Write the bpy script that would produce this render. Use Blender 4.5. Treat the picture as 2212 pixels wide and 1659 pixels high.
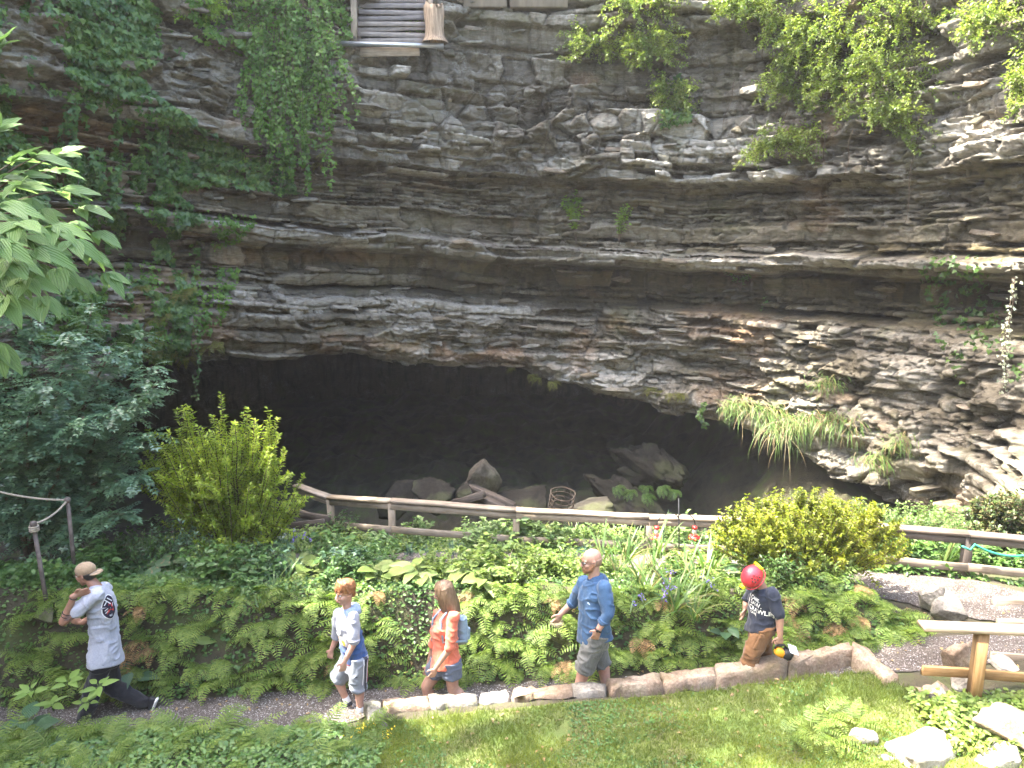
import bpy, bmesh, math, random
import numpy as np
from mathutils import Vector, Matrix, Euler

for o in list(bpy.data.objects):
    bpy.data.objects.remove(o)
random.seed(7)
rng = np.random.default_rng(11)
scene = bpy.context.scene
COL = scene.collection

# ------------------------------------------------------------ camera, sky, sun, exposure
CAM_Z, PITCH, FPX = 5.0, math.radians(12.0), 1640.0     # FPX: focal length for a frame 2212 wide
cam_data = bpy.data.cameras.new('camera')
cam_data.sensor_width = 36.0
cam_data.lens = 36.0 * FPX / 2212.0
cam_data.clip_start = 0.05
cam_data.clip_end = 500.0
cam = bpy.data.objects.new('camera', cam_data)
COL.objects.link(cam)
cam.location = (0, 0, CAM_Z)
cam.rotation_euler = (math.pi / 2 - PITCH, 0, 0)
scene.camera = cam

SUN = Vector((-0.47, 0.06, 0.88)).normalized()          # towards the sun
sun_data = bpy.data.lights.new('sun', 'SUN')
sun_data.energy = 2.9
sun_data.angle = math.radians(0.53)
sun_data.color = (1.0, 0.95, 0.86)
sun = bpy.data.objects.new('sun', sun_data)
COL.objects.link(sun)
sun.location = (-10, -8, 30)
sun.rotation_euler = SUN.to_track_quat('Z', 'Y').to_euler()

world = bpy.data.worlds.new('World')
scene.world = world
world.use_nodes = True
wn = world.node_tree.nodes
bg = wn['Background']
sky = wn.new('ShaderNodeTexSky')
sky.sky_type = 'NISHITA'
sky.sun_disc = False
sky.sun_elevation = math.asin(SUN.z)
sky.sun_rotation = math.atan2(SUN.x, SUN.y)
sky.dust_density = 4.5
sky.ozone_density = 0.6
world.node_tree.links.new(sky.outputs[0], bg.inputs[0])
bg.inputs[1].default_value = 0.15
scene.view_settings.view_transform = 'Standard'
scene.view_settings.look = 'None'
scene.view_settings.gamma = 1.0
scene.view_settings.exposure = 3.75
scene.cycles.max_bounces = 7
scene.cycles.diffuse_bounces = 4
scene.cycles.transparent_max_bounces = 8
scene.cycles.use_denoising = True

# ------------------------------------------------------------ helpers
def ray(px, py):
    r = (px - 1106) / FPX
    u = (829.5 - py) / FPX
    return Vector((r, math.cos(PITCH) + math.sin(PITCH) * u, -math.sin(PITCH) + math.cos(PITCH) * u))

def at_y(px, py, y):
    d = ray(px, py)
    return Vector((0, 0, CAM_Z)) + d * (y / d.y)

def at_z(px, py, z):
    d = ray(px, py)
    return Vector((0, 0, CAM_Z)) + d * ((z - CAM_Z) / d.z)

def project(P):
    P = np.asarray(P, float)
    x, y, z = P[..., 0], P[..., 1], P[..., 2] - CAM_Z
    f = y * math.cos(PITCH) - z * math.sin(PITCH)
    u = y * math.sin(PITCH) + z * math.cos(PITCH)
    f = np.where(f < 0.1, 0.1, f)
    return 1106 + FPX * x / f, 829.5 - FPX * u / f

def _h(ix, iy, iz, seed):
    h = (ix.astype(np.int64) * 374761393 + iy.astype(np.int64) * 668265263 + iz.astype(np.int64) * 2147483647 + seed * 1274126177) & 0xffffffff
    h = ((h ^ (h >> 13)) * 1274126177) & 0xffffffff
    h = ((h ^ (h >> 15)) * 2246822519) & 0xffffffff
    return ((h ^ (h >> 16)) & 0xffffff) / float(0xffffff)

def rnd(k, j=0, seed=0):
    k = np.asarray(k)
    j = np.asarray(j) + np.zeros_like(k)
    return _h(k, j, np.zeros_like(k), seed)

def noise(x, y, z=0.0, seed=0):
    x, y, z = np.broadcast_arrays(np.asarray(x, float), np.asarray(y, float), np.asarray(z, float))
    x0, y0, z0 = np.floor(x), np.floor(y), np.floor(z)
    fx, fy, fz = x - x0, y - y0, z - z0
    fx, fy, fz = [f * f * (3 - 2 * f) for f in (fx, fy, fz)]
    out = 0
    for a in (0, 1):
        for b in (0, 1):
            for c in ((0, 1) if fz.any() else (0,)):
                w = (fx if a else 1 - fx) * (fy if b else 1 - fy) * (fz if c else 1 - fz)
                out = out + w * _h(x0 + a, y0 + b, z0 + c, seed)
    return out * 2 - 1

def fbm(x, y, z=0.0, oct=4, seed=0, gain=0.5):
    s, a = 0, 1.0
    for i in range(oct):
        s = s + a * noise(np.asarray(x) * 2 ** i, np.asarray(y) * 2 ** i, np.asarray(z) * 2 ** i, seed + i)
        a *= gain
    return s

def sstep(a, b, x):
    t = np.clip((np.asarray(x, float) - a) / (b - a), 0, 1)
    return t * t * (3 - 2 * t)

# ---- mesh building
def make_mesh(name, V, F, smooth=False):
    """V (n,3); F: list of face index arrays, each (m,k)"""
    me = bpy.data.meshes.new(name)
    V = np.ascontiguousarray(V, np.float32)
    me.vertices.add(len(V))
    me.vertices.foreach_set('co', V.ravel())
    F = [np.asarray(f, np.int32) for f in F if len(f)]
    idx = np.concatenate([f.ravel() for f in F])
    tot = np.concatenate([np.full(len(f), f.shape[1], np.int32) for f in F])
    start = np.concatenate([[0], np.cumsum(tot)[:-1]]).astype(np.int32)
    me.loops.add(len(idx))
    me.loops.foreach_set('vertex_index', idx)
    me.polygons.add(len(tot))
    me.polygons.foreach_set('loop_start', start)
    me.polygons.foreach_set('loop_total', tot)
    if smooth:
        me.polygons.foreach_set('use_smooth', np.ones(len(tot), bool))
    me.update(calc_edges=True)
    return me

def link(name, me, mat=None, parent=None, loc=None):
    o = bpy.data.objects.new(name, me)
    COL.objects.link(o)
    if mat is not None and me is not None and len(me.materials) == 0:
        me.materials.append(mat)
    if parent is not None:
        o.parent = parent
    if loc is not None:
        o.location = loc
    return o

def tag(o, label=None, cat=None, group=None, kind=None):
    if label: o['label'] = label
    if cat: o['category'] = cat
    if group: o['group'] = group
    if kind: o['kind'] = kind
    return o

def empty(name, loc=(0, 0, 0), rz=0.0, label=None, cat=None, group=None):
    o = bpy.data.objects.new(name, None)
    COL.objects.link(o)
    o.location = loc
    o.rotation_euler = (0, 0, rz)
    return tag(o, label, cat, group)

class MB:
    """collects simple shapes into one mesh"""
    def __init__(self):
        self.V, self.F, self.n = [], [], 0
    def add(self, V, F):
        V = np.asarray(V, float).reshape(-1, 3)
        self.V.append(V)
        self.F += [np.asarray(f, int) + self.n for f in F]
        self.n += len(V)
        return self
    def box(self, c, s, R=None, ch=0.0, jit=0.0):
        """box of size s centred at c, edges chamfered by ch"""
        s = np.asarray(s, float) / 2
        if ch <= 0:
            V = np.array([[x, y, z] for x in (-1, 1) for y in (-1, 1) for z in (-1, 1)], float) * s
            F = [[0, 1, 3, 2], [4, 6, 7, 5], [0, 4, 5, 1], [2, 3, 7, 6], [0, 2, 6, 4], [1, 5, 7, 3]]
        else:
            bm = bmesh.new()
            bmesh.ops.create_cube(bm, size=2.0)
            for v in bm.verts: v.co = Vector((v.co.x * s[0], v.co.y * s[1], v.co.z * s[2]))
            bmesh.ops.bevel(bm, geom=bm.edges[:], offset=ch, segments=1, affect='EDGES')
            V = np.array([v.co[:] for v in bm.verts])
            bm.verts.index_update()
            F = [[v.index for v in f.verts] for f in bm.faces]
            bm.free()
        if jit:
            V = V + rng.normal(0, jit, V.shape)
        if R is not None:
            V = V @ np.array(R.to_3x3()).T
        return self.add(V + np.asarray(c, float), F)
    def beam(self, a, b, w, h, ch=0.006, up=(0, 0, 1), jit=0.0):
        """rectangular bar from a to b, w across, h along up"""
        a, b = Vector(a), Vector(b)
        x = (b - a)
        L = x.length
        x.normalize()
        y = Vector(up).cross(x).normalized()
        z = x.cross(y)
        R = Matrix((x, y, z)).transposed()
        return self.box((a + b) / 2, (L, w, h), R, ch, jit)
    def tube(self, pts, r, n=8, cap=True):
        pts = [Vector(p) for p in pts]
        rs = r if hasattr(r, '__len__') else [r] * len(pts)
        V, F = [], []
        prev = None
        for i, p in enumerate(pts):
            t = (pts[min(i + 1, len(pts) - 1)] - pts[max(i - 1, 0)]).normalized()
            if prev is None:
                prev = t.orthogonal().normalized()
            x = (prev - t * prev.dot(t)).normalized()
            prev = x
            y = t.cross(x)
            for k in range(n):
                a = 2 * math.pi * k / n
                V.append(p + (x * math.cos(a) + y * math.sin(a)) * rs[i])
        for i in range(len(pts) - 1):
            for k in range(n):
                F.append([i * n + k, i * n + (k + 1) % n, (i + 1) * n + (k + 1) % n, (i + 1) * n + k])
        if cap:
            F.append(list(range(n))[::-1])
            F.append([(len(pts) - 1) * n + k for k in range(n)])
        return self.add(np.array([v[:] for v in V]), F)
    def ball(self, c, r, n=10, m=7):
        r = np.asarray(r, float) * np.ones(3)
        V = [[0, 0, 1]]
        for i in range(1, m):
            th = math.pi * i / m
            for k in range(n):
                a = 2 * math.pi * k / n
                V.append([math.sin(th) * math.cos(a), math.sin(th) * math.sin(a), math.cos(th)])
        V.append([0, 0, -1])
        F = [[0, 1 + k, 1 + (k + 1) % n] for k in range(n)]
        for i in range(m - 2):
            for k in range(n):
                a, b = 1 + i * n + k, 1 + i * n + (k + 1) % n
                F.append([a, a + n, b + n, b])
        l = len(V) - 1
        F += [[l, l - n + (k + 1) % n, l - n + k] for k in range(n)]
        return self.add(np.array(V) * r + np.asarray(c, float), F)
    def lathe(self, prof, c, n=14):
        """prof: (r,z) list"""
        V, F = [], []
        for r, z in prof:
            for k in range(n):
                a = 2 * math.pi * k / n
                V.append([c[0] + r * math.cos(a), c[1] + r * math.sin(a), c[2] + z])
        for i in range(len(prof) - 1):
            for k in range(n):
                F.append([i * n + k, i * n + (k + 1) % n, (i + 1) * n + (k + 1) % n, (i + 1) * n + k])
        F.append(list(range(n))[::-1]); F.append([(len(prof) - 1) * n + k for k in range(n)])
        return self.add(V, F)
    def mesh(self, name, smooth=False):
        by = {}
        for f in self.F:
            by.setdefault(len(f), []).append(f)
        return make_mesh(name, np.concatenate(self.V), [np.array(v) for v in by.values()], smooth)
    def build(self, name, mat, parent=None, smooth=False, loc=None):
        return link(name, self.mesh(name, smooth), mat, parent, loc)

def ico(sub=2):
    bm = bmesh.new()
    bmesh.ops.create_icosphere(bm, subdivisions=sub, radius=1.0)
    V = np.array([v.co[:] for v in bm.verts])
    bm.verts.index_update()
    F = np.array([[v.index for v in f.verts] for f in bm.faces])
    bm.free()
    return V, F

def rock_mesh(name, size, seed, sub=3, flat=0.0, planes=9, cut=(.45, .8)):
    """angular boulder: a sphere cut by random planes, then roughened"""
    r = np.random.default_rng(seed)
    V, F = ico(sub)
    V = V / np.abs(V).max(1, keepdims=True) * 0.55 + V * 0.45
    for i in range(planes):
        n = r.normal(size=3); n /= np.linalg.norm(n)
        d = r.uniform(*cut)
        k = V @ n - d
        V = V - np.where(k > 0, k, 0)[:, None] * n
    V = V + V * (fbm(V[:, 0] * 2.2 + seed, V[:, 1] * 2.2, V[:, 2] * 2.2, 3, seed) * 0.10)[:, None]
    V = V * np.asarray(size)
    return make_mesh(name, V, [F])

# ---- leaves: many small faces placed in the world
def frames(d, n):
    """rows: x along d, z near n"""
    d = d / (np.linalg.norm(d, axis=1, keepdims=True) + 1e-9)
    y = np.cross(n, d)
    y /= (np.linalg.norm(y, axis=1, keepdims=True) + 1e-9)
    z = np.cross(d, y)
    return np.stack([d, y, z], 1)

def place(T, TF, pos, fr, sc):
    """template verts T (t,3), faces TF -> all verts, faces"""
    sc = np.asarray(sc, float)
    if sc.ndim == 1: sc = sc[:, None] * np.ones(3)
    L = T[None] * sc[:, None, :]
    V = np.einsum('ntk,nkj->ntj', L, fr) + pos[:, None, :]
    n, t = len(pos), len(T)
    F = [(np.asarray(f)[None] + (np.arange(n) * t)[:, None, None]).reshape(-1, np.asarray(f).shape[1]) for f in TF]
    return V.reshape(-1, 3), F

LEAF2 = (np.array([[0, 0, 0], [.45, -.5, .12], [1, 0, -.08], [.45, .5, .12]]), [np.array([[0, 1, 2], [0, 2, 3]])])      # folded rhomb
LEAF6 = (np.array([[0, 0, 0], [.22, -.38, .06], [.58, -.45, .05], [1, 0, -.16], [.58, .45, .05], [.22, .38, .06], [.4, 0, -.03], [.7, 0, -.07]]),
         [np.array([[0, 1, 6], [0, 6, 5]]), np.array([[1, 2, 7, 6], [5, 6, 7, 4]]), np.array([[2, 3, 7], [7, 3, 4]])])
IVY = (np.array([[0, 0, 0], [-.12, -.42, .03], [.28, -.55, .0], [.42, -.3, .06], [1, 0, -.1], [.42, .3, .06], [.28, .55, 0], [-.12, .42, .03]]),
       [np.array([[0, 1, 2, 3], [0, 5, 6, 7]]), np.array([[0, 3, 4], [0, 4, 5]])])

def rand_unit(n, r=None):
    r = r or rng
    v = r.normal(size=(n, 3))
    return v / np.linalg.norm(v, axis=1, keepdims=True)

class Leaves:
    def __init__(self): self.V, self.F, self.n = [], {}, 0
    def add(self, tpl, pos, d, nrm, sc):
        pos = np.asarray(pos, float)
        if len(pos) == 0: return self
        V, F = place(tpl[0], tpl[1], pos, frames(np.asarray(d, float), np.asarray(nrm, float)), sc)
        self.V.append(V)
        for f in F: self.F.setdefault(f.shape[1], []).append(f + self.n)
        self.n += len(V)
        return self
    def raw(self, V, F):
        V = np.asarray(V, float)
        self.V.append(V)
        for f in F:
            f = np.asarray(f)
            self.F.setdefault(f.shape[1], []).append(f + self.n)
        self.n += len(V)
    def mesh(self, name, smooth=False):
        return make_mesh(name, np.concatenate(self.V), [np.concatenate(v) for v in self.F.values()], smooth)
    def build(self, name, mat, parent=None, loc=None, smooth=False):
        return link(name, self.mesh(name, smooth), mat, parent, loc)

# ------------------------------------------------------------ materials
MATS = {}
def new_mat(name):
    m = bpy.data.materials.new(name)
    m.use_nodes = True
    nt = m.node_tree
    p = nt.nodes['Principled BSDF']
    MATS[name] = m
    return m, nt, p

def N(nt, t, **kw):
    n = nt.nodes.new(t)
    for k, v in kw.items():
        if k in n.inputs: n.inputs[k].default_value = v
        else: setattr(n, k, v)
    return n

def ramp(nt, fac, stops):
    r = nt.nodes.new('ShaderNodeValToRGB')
    e = r.color_ramp.elements
    while len(e) < len(stops): e.new(0.5)
    for s, (p, c) in zip(e, stops):
        s.position = p
        s.color = (*c, 1) if len(c) == 3 else c
    nt.links.new(fac, r.inputs[0])
    return r.outputs[0]

def mixc(nt, fac, a, b, mode='MIX'):
    m = nt.nodes.new('ShaderNodeMix')
    m.data_type = 'RGBA'
    m.blend_type = mode
    for k, v in ((0, fac), (6, a), (7, b)):
        if hasattr(v, 'is_output') or isinstance(v, bpy.types.NodeSocket): nt.links.new(v, m.inputs[k])
        elif k == 0: m.inputs[0].default_value = v
        else: m.inputs[k].default_value = (*v, 1)
    return m.outputs[2]

def noise_tex(nt, scale, detail=4, rough=0.55, coords='Object', stretch=None):
    tc = nt.nodes.new('ShaderNodeTexCoord')
    n = N(nt, 'ShaderNodeTexNoise', Scale=scale, Detail=detail, Roughness=rough)
    src = tc.outputs[coords]
    if stretch:
        mp = nt.nodes.new('ShaderNodeMapping')
        mp.inputs['Scale'].default_value = stretch
        nt.links.new(src, mp.inputs[0])
        src = mp.outputs[0]
    nt.links.new(src, n.inputs['Vector'])
    return n

def bump(nt, p, h, strength=0.4, dist=0.01):
    b = N(nt, 'ShaderNodeBump', Strength=strength, Distance=dist)
    nt.links.new(h, b.inputs['Height'])
    nt.links.new(b.outputs[0], p.inputs['Normal'])

def leaf_mat(name, cols, trans=0.35, rough=0.45, spec=0.35, per_obj=False):
    """leaf colour varies from leaf to leaf; light passes through"""
    m, nt, p = new_mat(name)
    g = nt.nodes.new('ShaderNodeNewGeometry')
    n = len(cols)
    c = ramp(nt, g.outputs['Random Per Island'], [(i / max(1, n - 1), cc) for i, cc in enumerate(cols)])
    nz = noise_tex(nt, 1.3, 2)
    v = ramp(nt, nz.outputs['Fac'], [(0.35, (.72, .78, .8)), (0.65, (1.2, 1.15, 1.0))])
    c = mixc(nt, 1.0, c, v, 'MULTIPLY')
    nt.links.new(c, p.inputs['Base Color'])
    p.inputs['Roughness'].default_value = rough
    p.inputs['Specular IOR Level'].default_value = spec
    t = nt.nodes.new('ShaderNodeBsdfTranslucent')
    tc = mixc(nt, 1.0, c, (1.15, 1.25, 0.55), 'MULTIPLY')
    nt.links.new(tc, t.inputs['Color'])
    mx = nt.nodes.new('ShaderNodeMixShader')
    mx.inputs[0].default_value = trans
    nt.links.new(p.outputs[0], mx.inputs[1])
    nt.links.new(t.outputs[0], mx.inputs[2])
    nt.links.new(mx.outputs[0], nt.nodes['Material Output'].inputs['Surface'])
    return m

def plain(name, col, rough=0.7, var=0.15, scale=12.0, metal=0.0, spec=0.3, bmp=0.0, stretch=None):
    m, nt, p = new_mat(name)
    nz = noise_tex(nt, scale, 4, 0.6, stretch=stretch)
    lo = tuple(c * (1 - var) for c in col)
    hi = tuple(min(1, c * (1 + var)) for c in col)
    c = ramp(nt, nz.outputs['Fac'], [(0.3, lo), (0.7, hi)])
    nt.links.new(c, p.inputs['Base Color'])
    p.inputs['Roughness'].default_value = rough
    p.inputs['Metallic'].default_value = metal
    p.inputs['Specular IOR Level'].default_value = spec
    if bmp:
        bump(nt, p, nz.outputs['Fac'], bmp, 0.01)
    return m

def wood(name, c1, c2, c3, rough=0.75):
    """grain runs along the object's local x; boards differ by island"""
    m, nt, p = new_mat(name)
    nz = noise_tex(nt, 9.0, 6, 0.65, stretch=(0.35, 6, 6))
    g = nt.nodes.new('ShaderNodeNewGeometry')
    oi = nt.nodes.new('ShaderNodeObjectInfo')
    c = ramp(nt, nz.outputs['Fac'], [(0.25, c1), (0.5, c2), (0.75, c3)])
    b = ramp(nt, oi.outputs['Random'], [(0, (.72, .72, .74)), (1, (1.2, 1.16, 1.1))])
    c = mixc(nt, 1.0, c, b, 'MULTIPLY')
    st = noise_tex(nt, 2.5, 3, 0.6)
    s = ramp(nt, st.outputs['Fac'], [(0.4, (.75, .74, .72)), (0.62, (1.08, 1.07, 1.05))])
    c = mixc(nt, 0.8, c, s, 'MULTIPLY')
    nt.links.new(c, p.inputs['Base Color'])
    p.inputs['Roughness'].default_value = rough
    p.inputs['Specular IOR Level'].default_value = 0.25
    bump(nt, p, nz.outputs['Fac'], 0.35, 0.006)
    return m
# ------------------------------------------------------------ materials of the rock and ground
def rock_cliff_mat():
    m, nt, p = new_mat('layered_limestone')
    L = nt.links.new
    tint = nt.nodes.new('ShaderNodeAttribute'); tint.attribute_name = 'tint'
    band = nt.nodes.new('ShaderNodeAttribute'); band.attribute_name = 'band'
    rust = nt.nodes.new('ShaderNodeAttribute'); rust.attribute_name = 'rust'
    grey = ramp(nt, tint.outputs['Fac'], [(0.0, (.09, .077, .057)), (0.45, (.185, .167, .133)), (0.75, (.28, .26, .215)), (1.0, (.39, .37, .32))])
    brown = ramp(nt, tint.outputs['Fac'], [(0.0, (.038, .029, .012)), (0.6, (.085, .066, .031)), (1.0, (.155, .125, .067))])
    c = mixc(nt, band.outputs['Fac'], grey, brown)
    c = mixc(nt, rust.outputs['Fac'], c, (.27, .155, .075))
    # pale lichen and mineral bloom
    n1 = noise_tex(nt, 2.2, 8, 0.68)
    f1 = ramp(nt, n1.outputs['Fac'], [(0.50, (0, 0, 0)), (0.68, (1, 1, 1))])
    n1b = noise_tex(nt, 22.0, 4, 0.7)
    f1b = ramp(nt, n1b.outputs['Fac'], [(0.42, (0, 0, 0)), (0.66, (1, 1, 1))])
    f = mixc(nt, 1.0, f1, f1b, 'MULTIPLY')
    inv = ramp(nt, band.outputs['Fac'], [(0, (.85, .85, .85)), (1, (.12, .12, .12))])
    f = mixc(nt, 1.0, f, inv, 'MULTIPLY')
    c = mixc(nt, f, c, (.44, .43, .38))
    # water streaks running down
    n2 = noise_tex(nt, 3.2, 5, 0.6, stretch=(1.6, 1.6, 0.16))
    f2 = ramp(nt, n2.outputs['Fac'], [(0.5, (1, 1, 1)), (0.66, (.42, .39, .34))])
    c = mixc(nt, 0.8, c, f2, 'MULTIPLY')
    # fine grain in thin beds
    n3 = noise_tex(nt, 5.0, 7, 0.7, stretch=(1, 1, 7))
    f3 = ramp(nt, n3.outputs['Fac'], [(0.32, (.60, .58, .55)), (0.66, (1.22, 1.22, 1.22))])
    c = mixc(nt, 0.9, c, f3, 'MULTIPLY')
    # green algae film
    n4 = noise_tex(nt, 0.9, 5, 0.6)
    f4 = ramp(nt, n4.outputs['Fac'], [(0.54, (0, 0, 0)), (0.72, (.55, .55, .55))])
    c = mixc(nt, f4, c, (.075, .075, .022))
    L(c, p.inputs['Base Color'])
    p.inputs['Roughness'].default_value = 0.85
    p.inputs['Specular IOR Level'].default_value = 0.25
    n5 = noise_tex(nt, 16.0, 8, 0.7, stretch=(1, 1, 2.4))
    bump(nt, p, n5.outputs['Fac'], 0.9, 0.035)
    return m

def rock_mat(name, lo, mid, hi, scale=3.0, bmp=0.7, moss=0.0):
    m, nt, p = new_mat(name)
    n1 = noise_tex(nt, scale, 8, 0.65)
    c = ramp(nt, n1.outputs['Fac'], [(0.3, lo), (0.5, mid), (0.7, hi)])
    n2 = noise_tex(nt, scale * 9, 4, 0.7)
    f = ramp(nt, n2.outputs['Fac'], [(0.35, (.66, .65, .63)), (0.65, (1.18, 1.17, 1.15))])
    c = mixc(nt, 0.85, c, f, 'MULTIPLY')
    if moss:
        n3 = noise_tex(nt, scale * 0.8, 5, 0.6)
        f3 = ramp(nt, n3.outputs['Fac'], [(0.5, (0, 0, 0)), (0.62, (moss, moss, moss))])
        c = mixc(nt, f3, c, (.07, .085, .02))
    nt.links.new(c, p.inputs['Base Color'])
    p.inputs['Roughness'].default_value = 0.88
    p.inputs['Specular IOR Level'].default_value = 0.2
    n4 = noise_tex(nt, scale * 5, 8, 0.7)
    bump(nt, p, n4.outputs['Fac'], bmp, 0.03)
    return m

M_CLIFF = rock_cliff_mat()
M_SAND = rock_mat('tan_sandstone', (.17, .12, .08), (.27, .20, .145), (.36, .30, .23), 4.0, 1.0, .25)
M_GREY = rock_mat('grey_limestone', (.12, .108, .09), (.22, .20, .17), (.34, .32, .28), 4.0, 1.0, .35)
M_PALE = rock_mat('pale_limestone', (.20, .17, .14), (.34, .31, .27), (.48, .455, .42), 3.0, 0.9)
M_CAVE = rock_mat('shaded_cave_rock', (.055, .046, .034), (.10, .086, .066), (.17, .15, .12), 1.6, 1.0, 0.25)  # rock colour darkened to carry the cave's shade
M_MOSSROCK = rock_mat('mossy_rock', (.07, .06, .04), (.13, .115, .08), (.2, .18, .13), 4.0, 0.8, 0.9)

def soil_mat():
    m, nt, p = new_mat('mossy_soil')
    n1 = noise_tex(nt, 1.7, 8, 0.65)
    c = ramp(nt, n1.outputs['Fac'], [(0.32, (.030, .024, .014)), (0.5, (.055, .046, .024)), (0.62, (.055, .066, .018)), (0.75, (.085, .10, .025))])
    nt.links.new(c, p.inputs['Base Color'])
    p.inputs['Roughness'].default_value = 0.95
    n2 = noise_tex(nt, 30.0, 6, 0.7)
    bump(nt, p, n2.outputs['Fac'], 0.9, 0.03)
    return m

def gravel_mat():
    m, nt, p = new_mat('pebble_gravel')
    tc = nt.nodes.new('ShaderNodeTexCoord')
    v = N(nt, 'ShaderNodeTexVoronoi', Scale=62.0)
    nt.links.new(tc.outputs['Object'], v.inputs['Vector'])
    sp = nt.nodes.new('ShaderNodeSeparateColor')
    nt.links.new(v.outputs['Color'], sp.inputs[0])
    peb = ramp(nt, sp.outputs[0], [(0.0, (.055, .047, .04)), (0.4, (.115, .098, .084)), (0.7, (.18, .16, .145)), (0.88, (.28, .265, .25)), (1.0, (.46, .45, .44))])
    edge = ramp(nt, v.outputs['Distance'], [(0.35, (1, 1, 1)), (0.62, (0, 0, 0))])
    c = mixc(nt, edge, (.06, .047, .038), peb)
    n1 = noise_tex(nt, 1.8, 4, 0.6)
    f = ramp(nt, n1.outputs['Fac'], [(0.4, (.74, .7, .66)), (0.62, (1.08, 1.08, 1.08))])
    c = mixc(nt, 0.8, c, f, 'MULTIPLY')
    nt.links.new(c, p.inputs['Base Color'])
    p.inputs['Roughness'].default_value = 0.85
    h = ramp(nt, v.outputs['Distance'], [(0.0, (1, 1, 1)), (0.6, (0, 0, 0))])
    bump(nt, p, h, 1.0, 0.012)
    return m

M_SOIL = soil_mat()
M_GRAVEL = gravel_mat()

# ------------------------------------------------------------ the cliff: a bowl of bedded rock round the pit
_cp = [-2000, -900, -500, -200, 0, 300, 700, 1100, 1500, 1900, 2212, 2450, 2800]
_cy = [4.5, 7.0, 9.3, 11.5, 13.0, 15.5, 18.0, 19.5, 19.0, 16.0, 13.0, 11.0, 8.0]
_pp = np.linspace(-2000, 2800, 520)
def _smooth_interp(x, xp, yp):
    y = np.interp(x, xp, yp)
    return y
_yy = _smooth_interp(_pp, _cp, _cy)
_k = np.exp(-0.5 * (np.arange(-24, 25) / 10.0) ** 2); _k /= _k.sum()
_yy = np.convolve(np.pad(_yy, 24, mode='edge'), _k, 'valid')
_xx = (_pp - 1106) / FPX * _yy * 1.0
_s = np.concatenate([[0], np.cumsum(np.hypot(np.diff(_xx), np.diff(_yy)))])
# columns: dense where the camera looks
pc = np.concatenate([np.arange(-2000, -60, 14.0), np.arange(-60, 2272, 2.15), np.arange(2272, 2800, 14.0)])
NCOL = len(pc)
cx = np.interp(pc, _pp, _xx); cyy = np.interp(pc, _pp, _yy); cs = np.interp(pc, _pp, _s)
tx = np.gradient(cx); ty = np.gradient(cyy); tl = np.hypot(tx, ty)
nx, ny = ty / tl, -tx / tl                # towards the pit
dip = np.interp(pc, [-900, 0, 350, 700, 1100, 1500, 1900, 2212, 2800], [1.5, 1.05, 0.85, .40, 0.0, -.16, -.16, -.05, .1])
lip = np.interp(pc, [-900, -200, 250, 400, 700, 900, 1100, 1500, 1750, 1960, 2212, 2800],
                [2.6, 2.3, 1.95, 2.02, 1.85, 1.55, 1.22, .28, -.25, -.66, -1.1, -1.6])
lip = lip + 0.10 * fbm(cs * 0.9, 3.3, 0, 3, 5) + .04 * np.round(2 * noise(cs * 2.3, 9.1, 0, 8))
ZTOP = 12.6
NR = 500
# rows: dense in view
w = np.concatenate([np.linspace(0, 0.86, NR - 24), np.linspace(0.86, 1, 25)[1:]])
w = np.concatenate([np.linspace(0, 1, NR - 1), [1.0]])
Zg = lip[None, :] + (ZTOP - lip[None, :]) * (np.linspace(0, 1, NR)[:, None] ** 1.0)
S = np.broadcast_to(cs[None, :], Zg.shape)
zs = Zg - dip[None, :] + 0.07 * fbm(S * 0.35, Zg * 0.25, 0, 3, 21) + 0.025 * noise(S * 2.1, Zg * 1.0, 0, 33)

# macro profile by stratigraphic height: ledges and recesses
_mz = [-3, 1.0, 1.25, 1.9, 2.35, 2.75, 3.0, 3.1, 3.55, 3.95, 4.05, 4.40, 4.46, 4.9, 5.15, 5.2, 5.75, 6.02, 6.12, 6.9, 7.7, 8.0, 8.6, 9.4, 9.5, 10.4, 11.5, 13.5]
_mo = [.55, .55, .38, .30, .42, .34, .18, -.42, -.50, -.40, .30, .62, .10, -.02, .06, -.12, -.10, .02, .52, .46, .26, .30, .10, .18, .42, .30, .40, .5]
macro = np.interp(zs, _mz, _mo)
fade = np.interp(pc, [0, 450, 1250, 1700, 1950, 2212], [.55, .8, 1.0, 1.0, .8, .7])[None, :]
side = np.interp(pc, [-900, 200, 600, 2800], [0, 0, 0, 0])[None, :]
D = macro * fade + 0.30 * fbm(S * 0.22, Zg * 0.35, 0, 3, 41) + side

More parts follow.
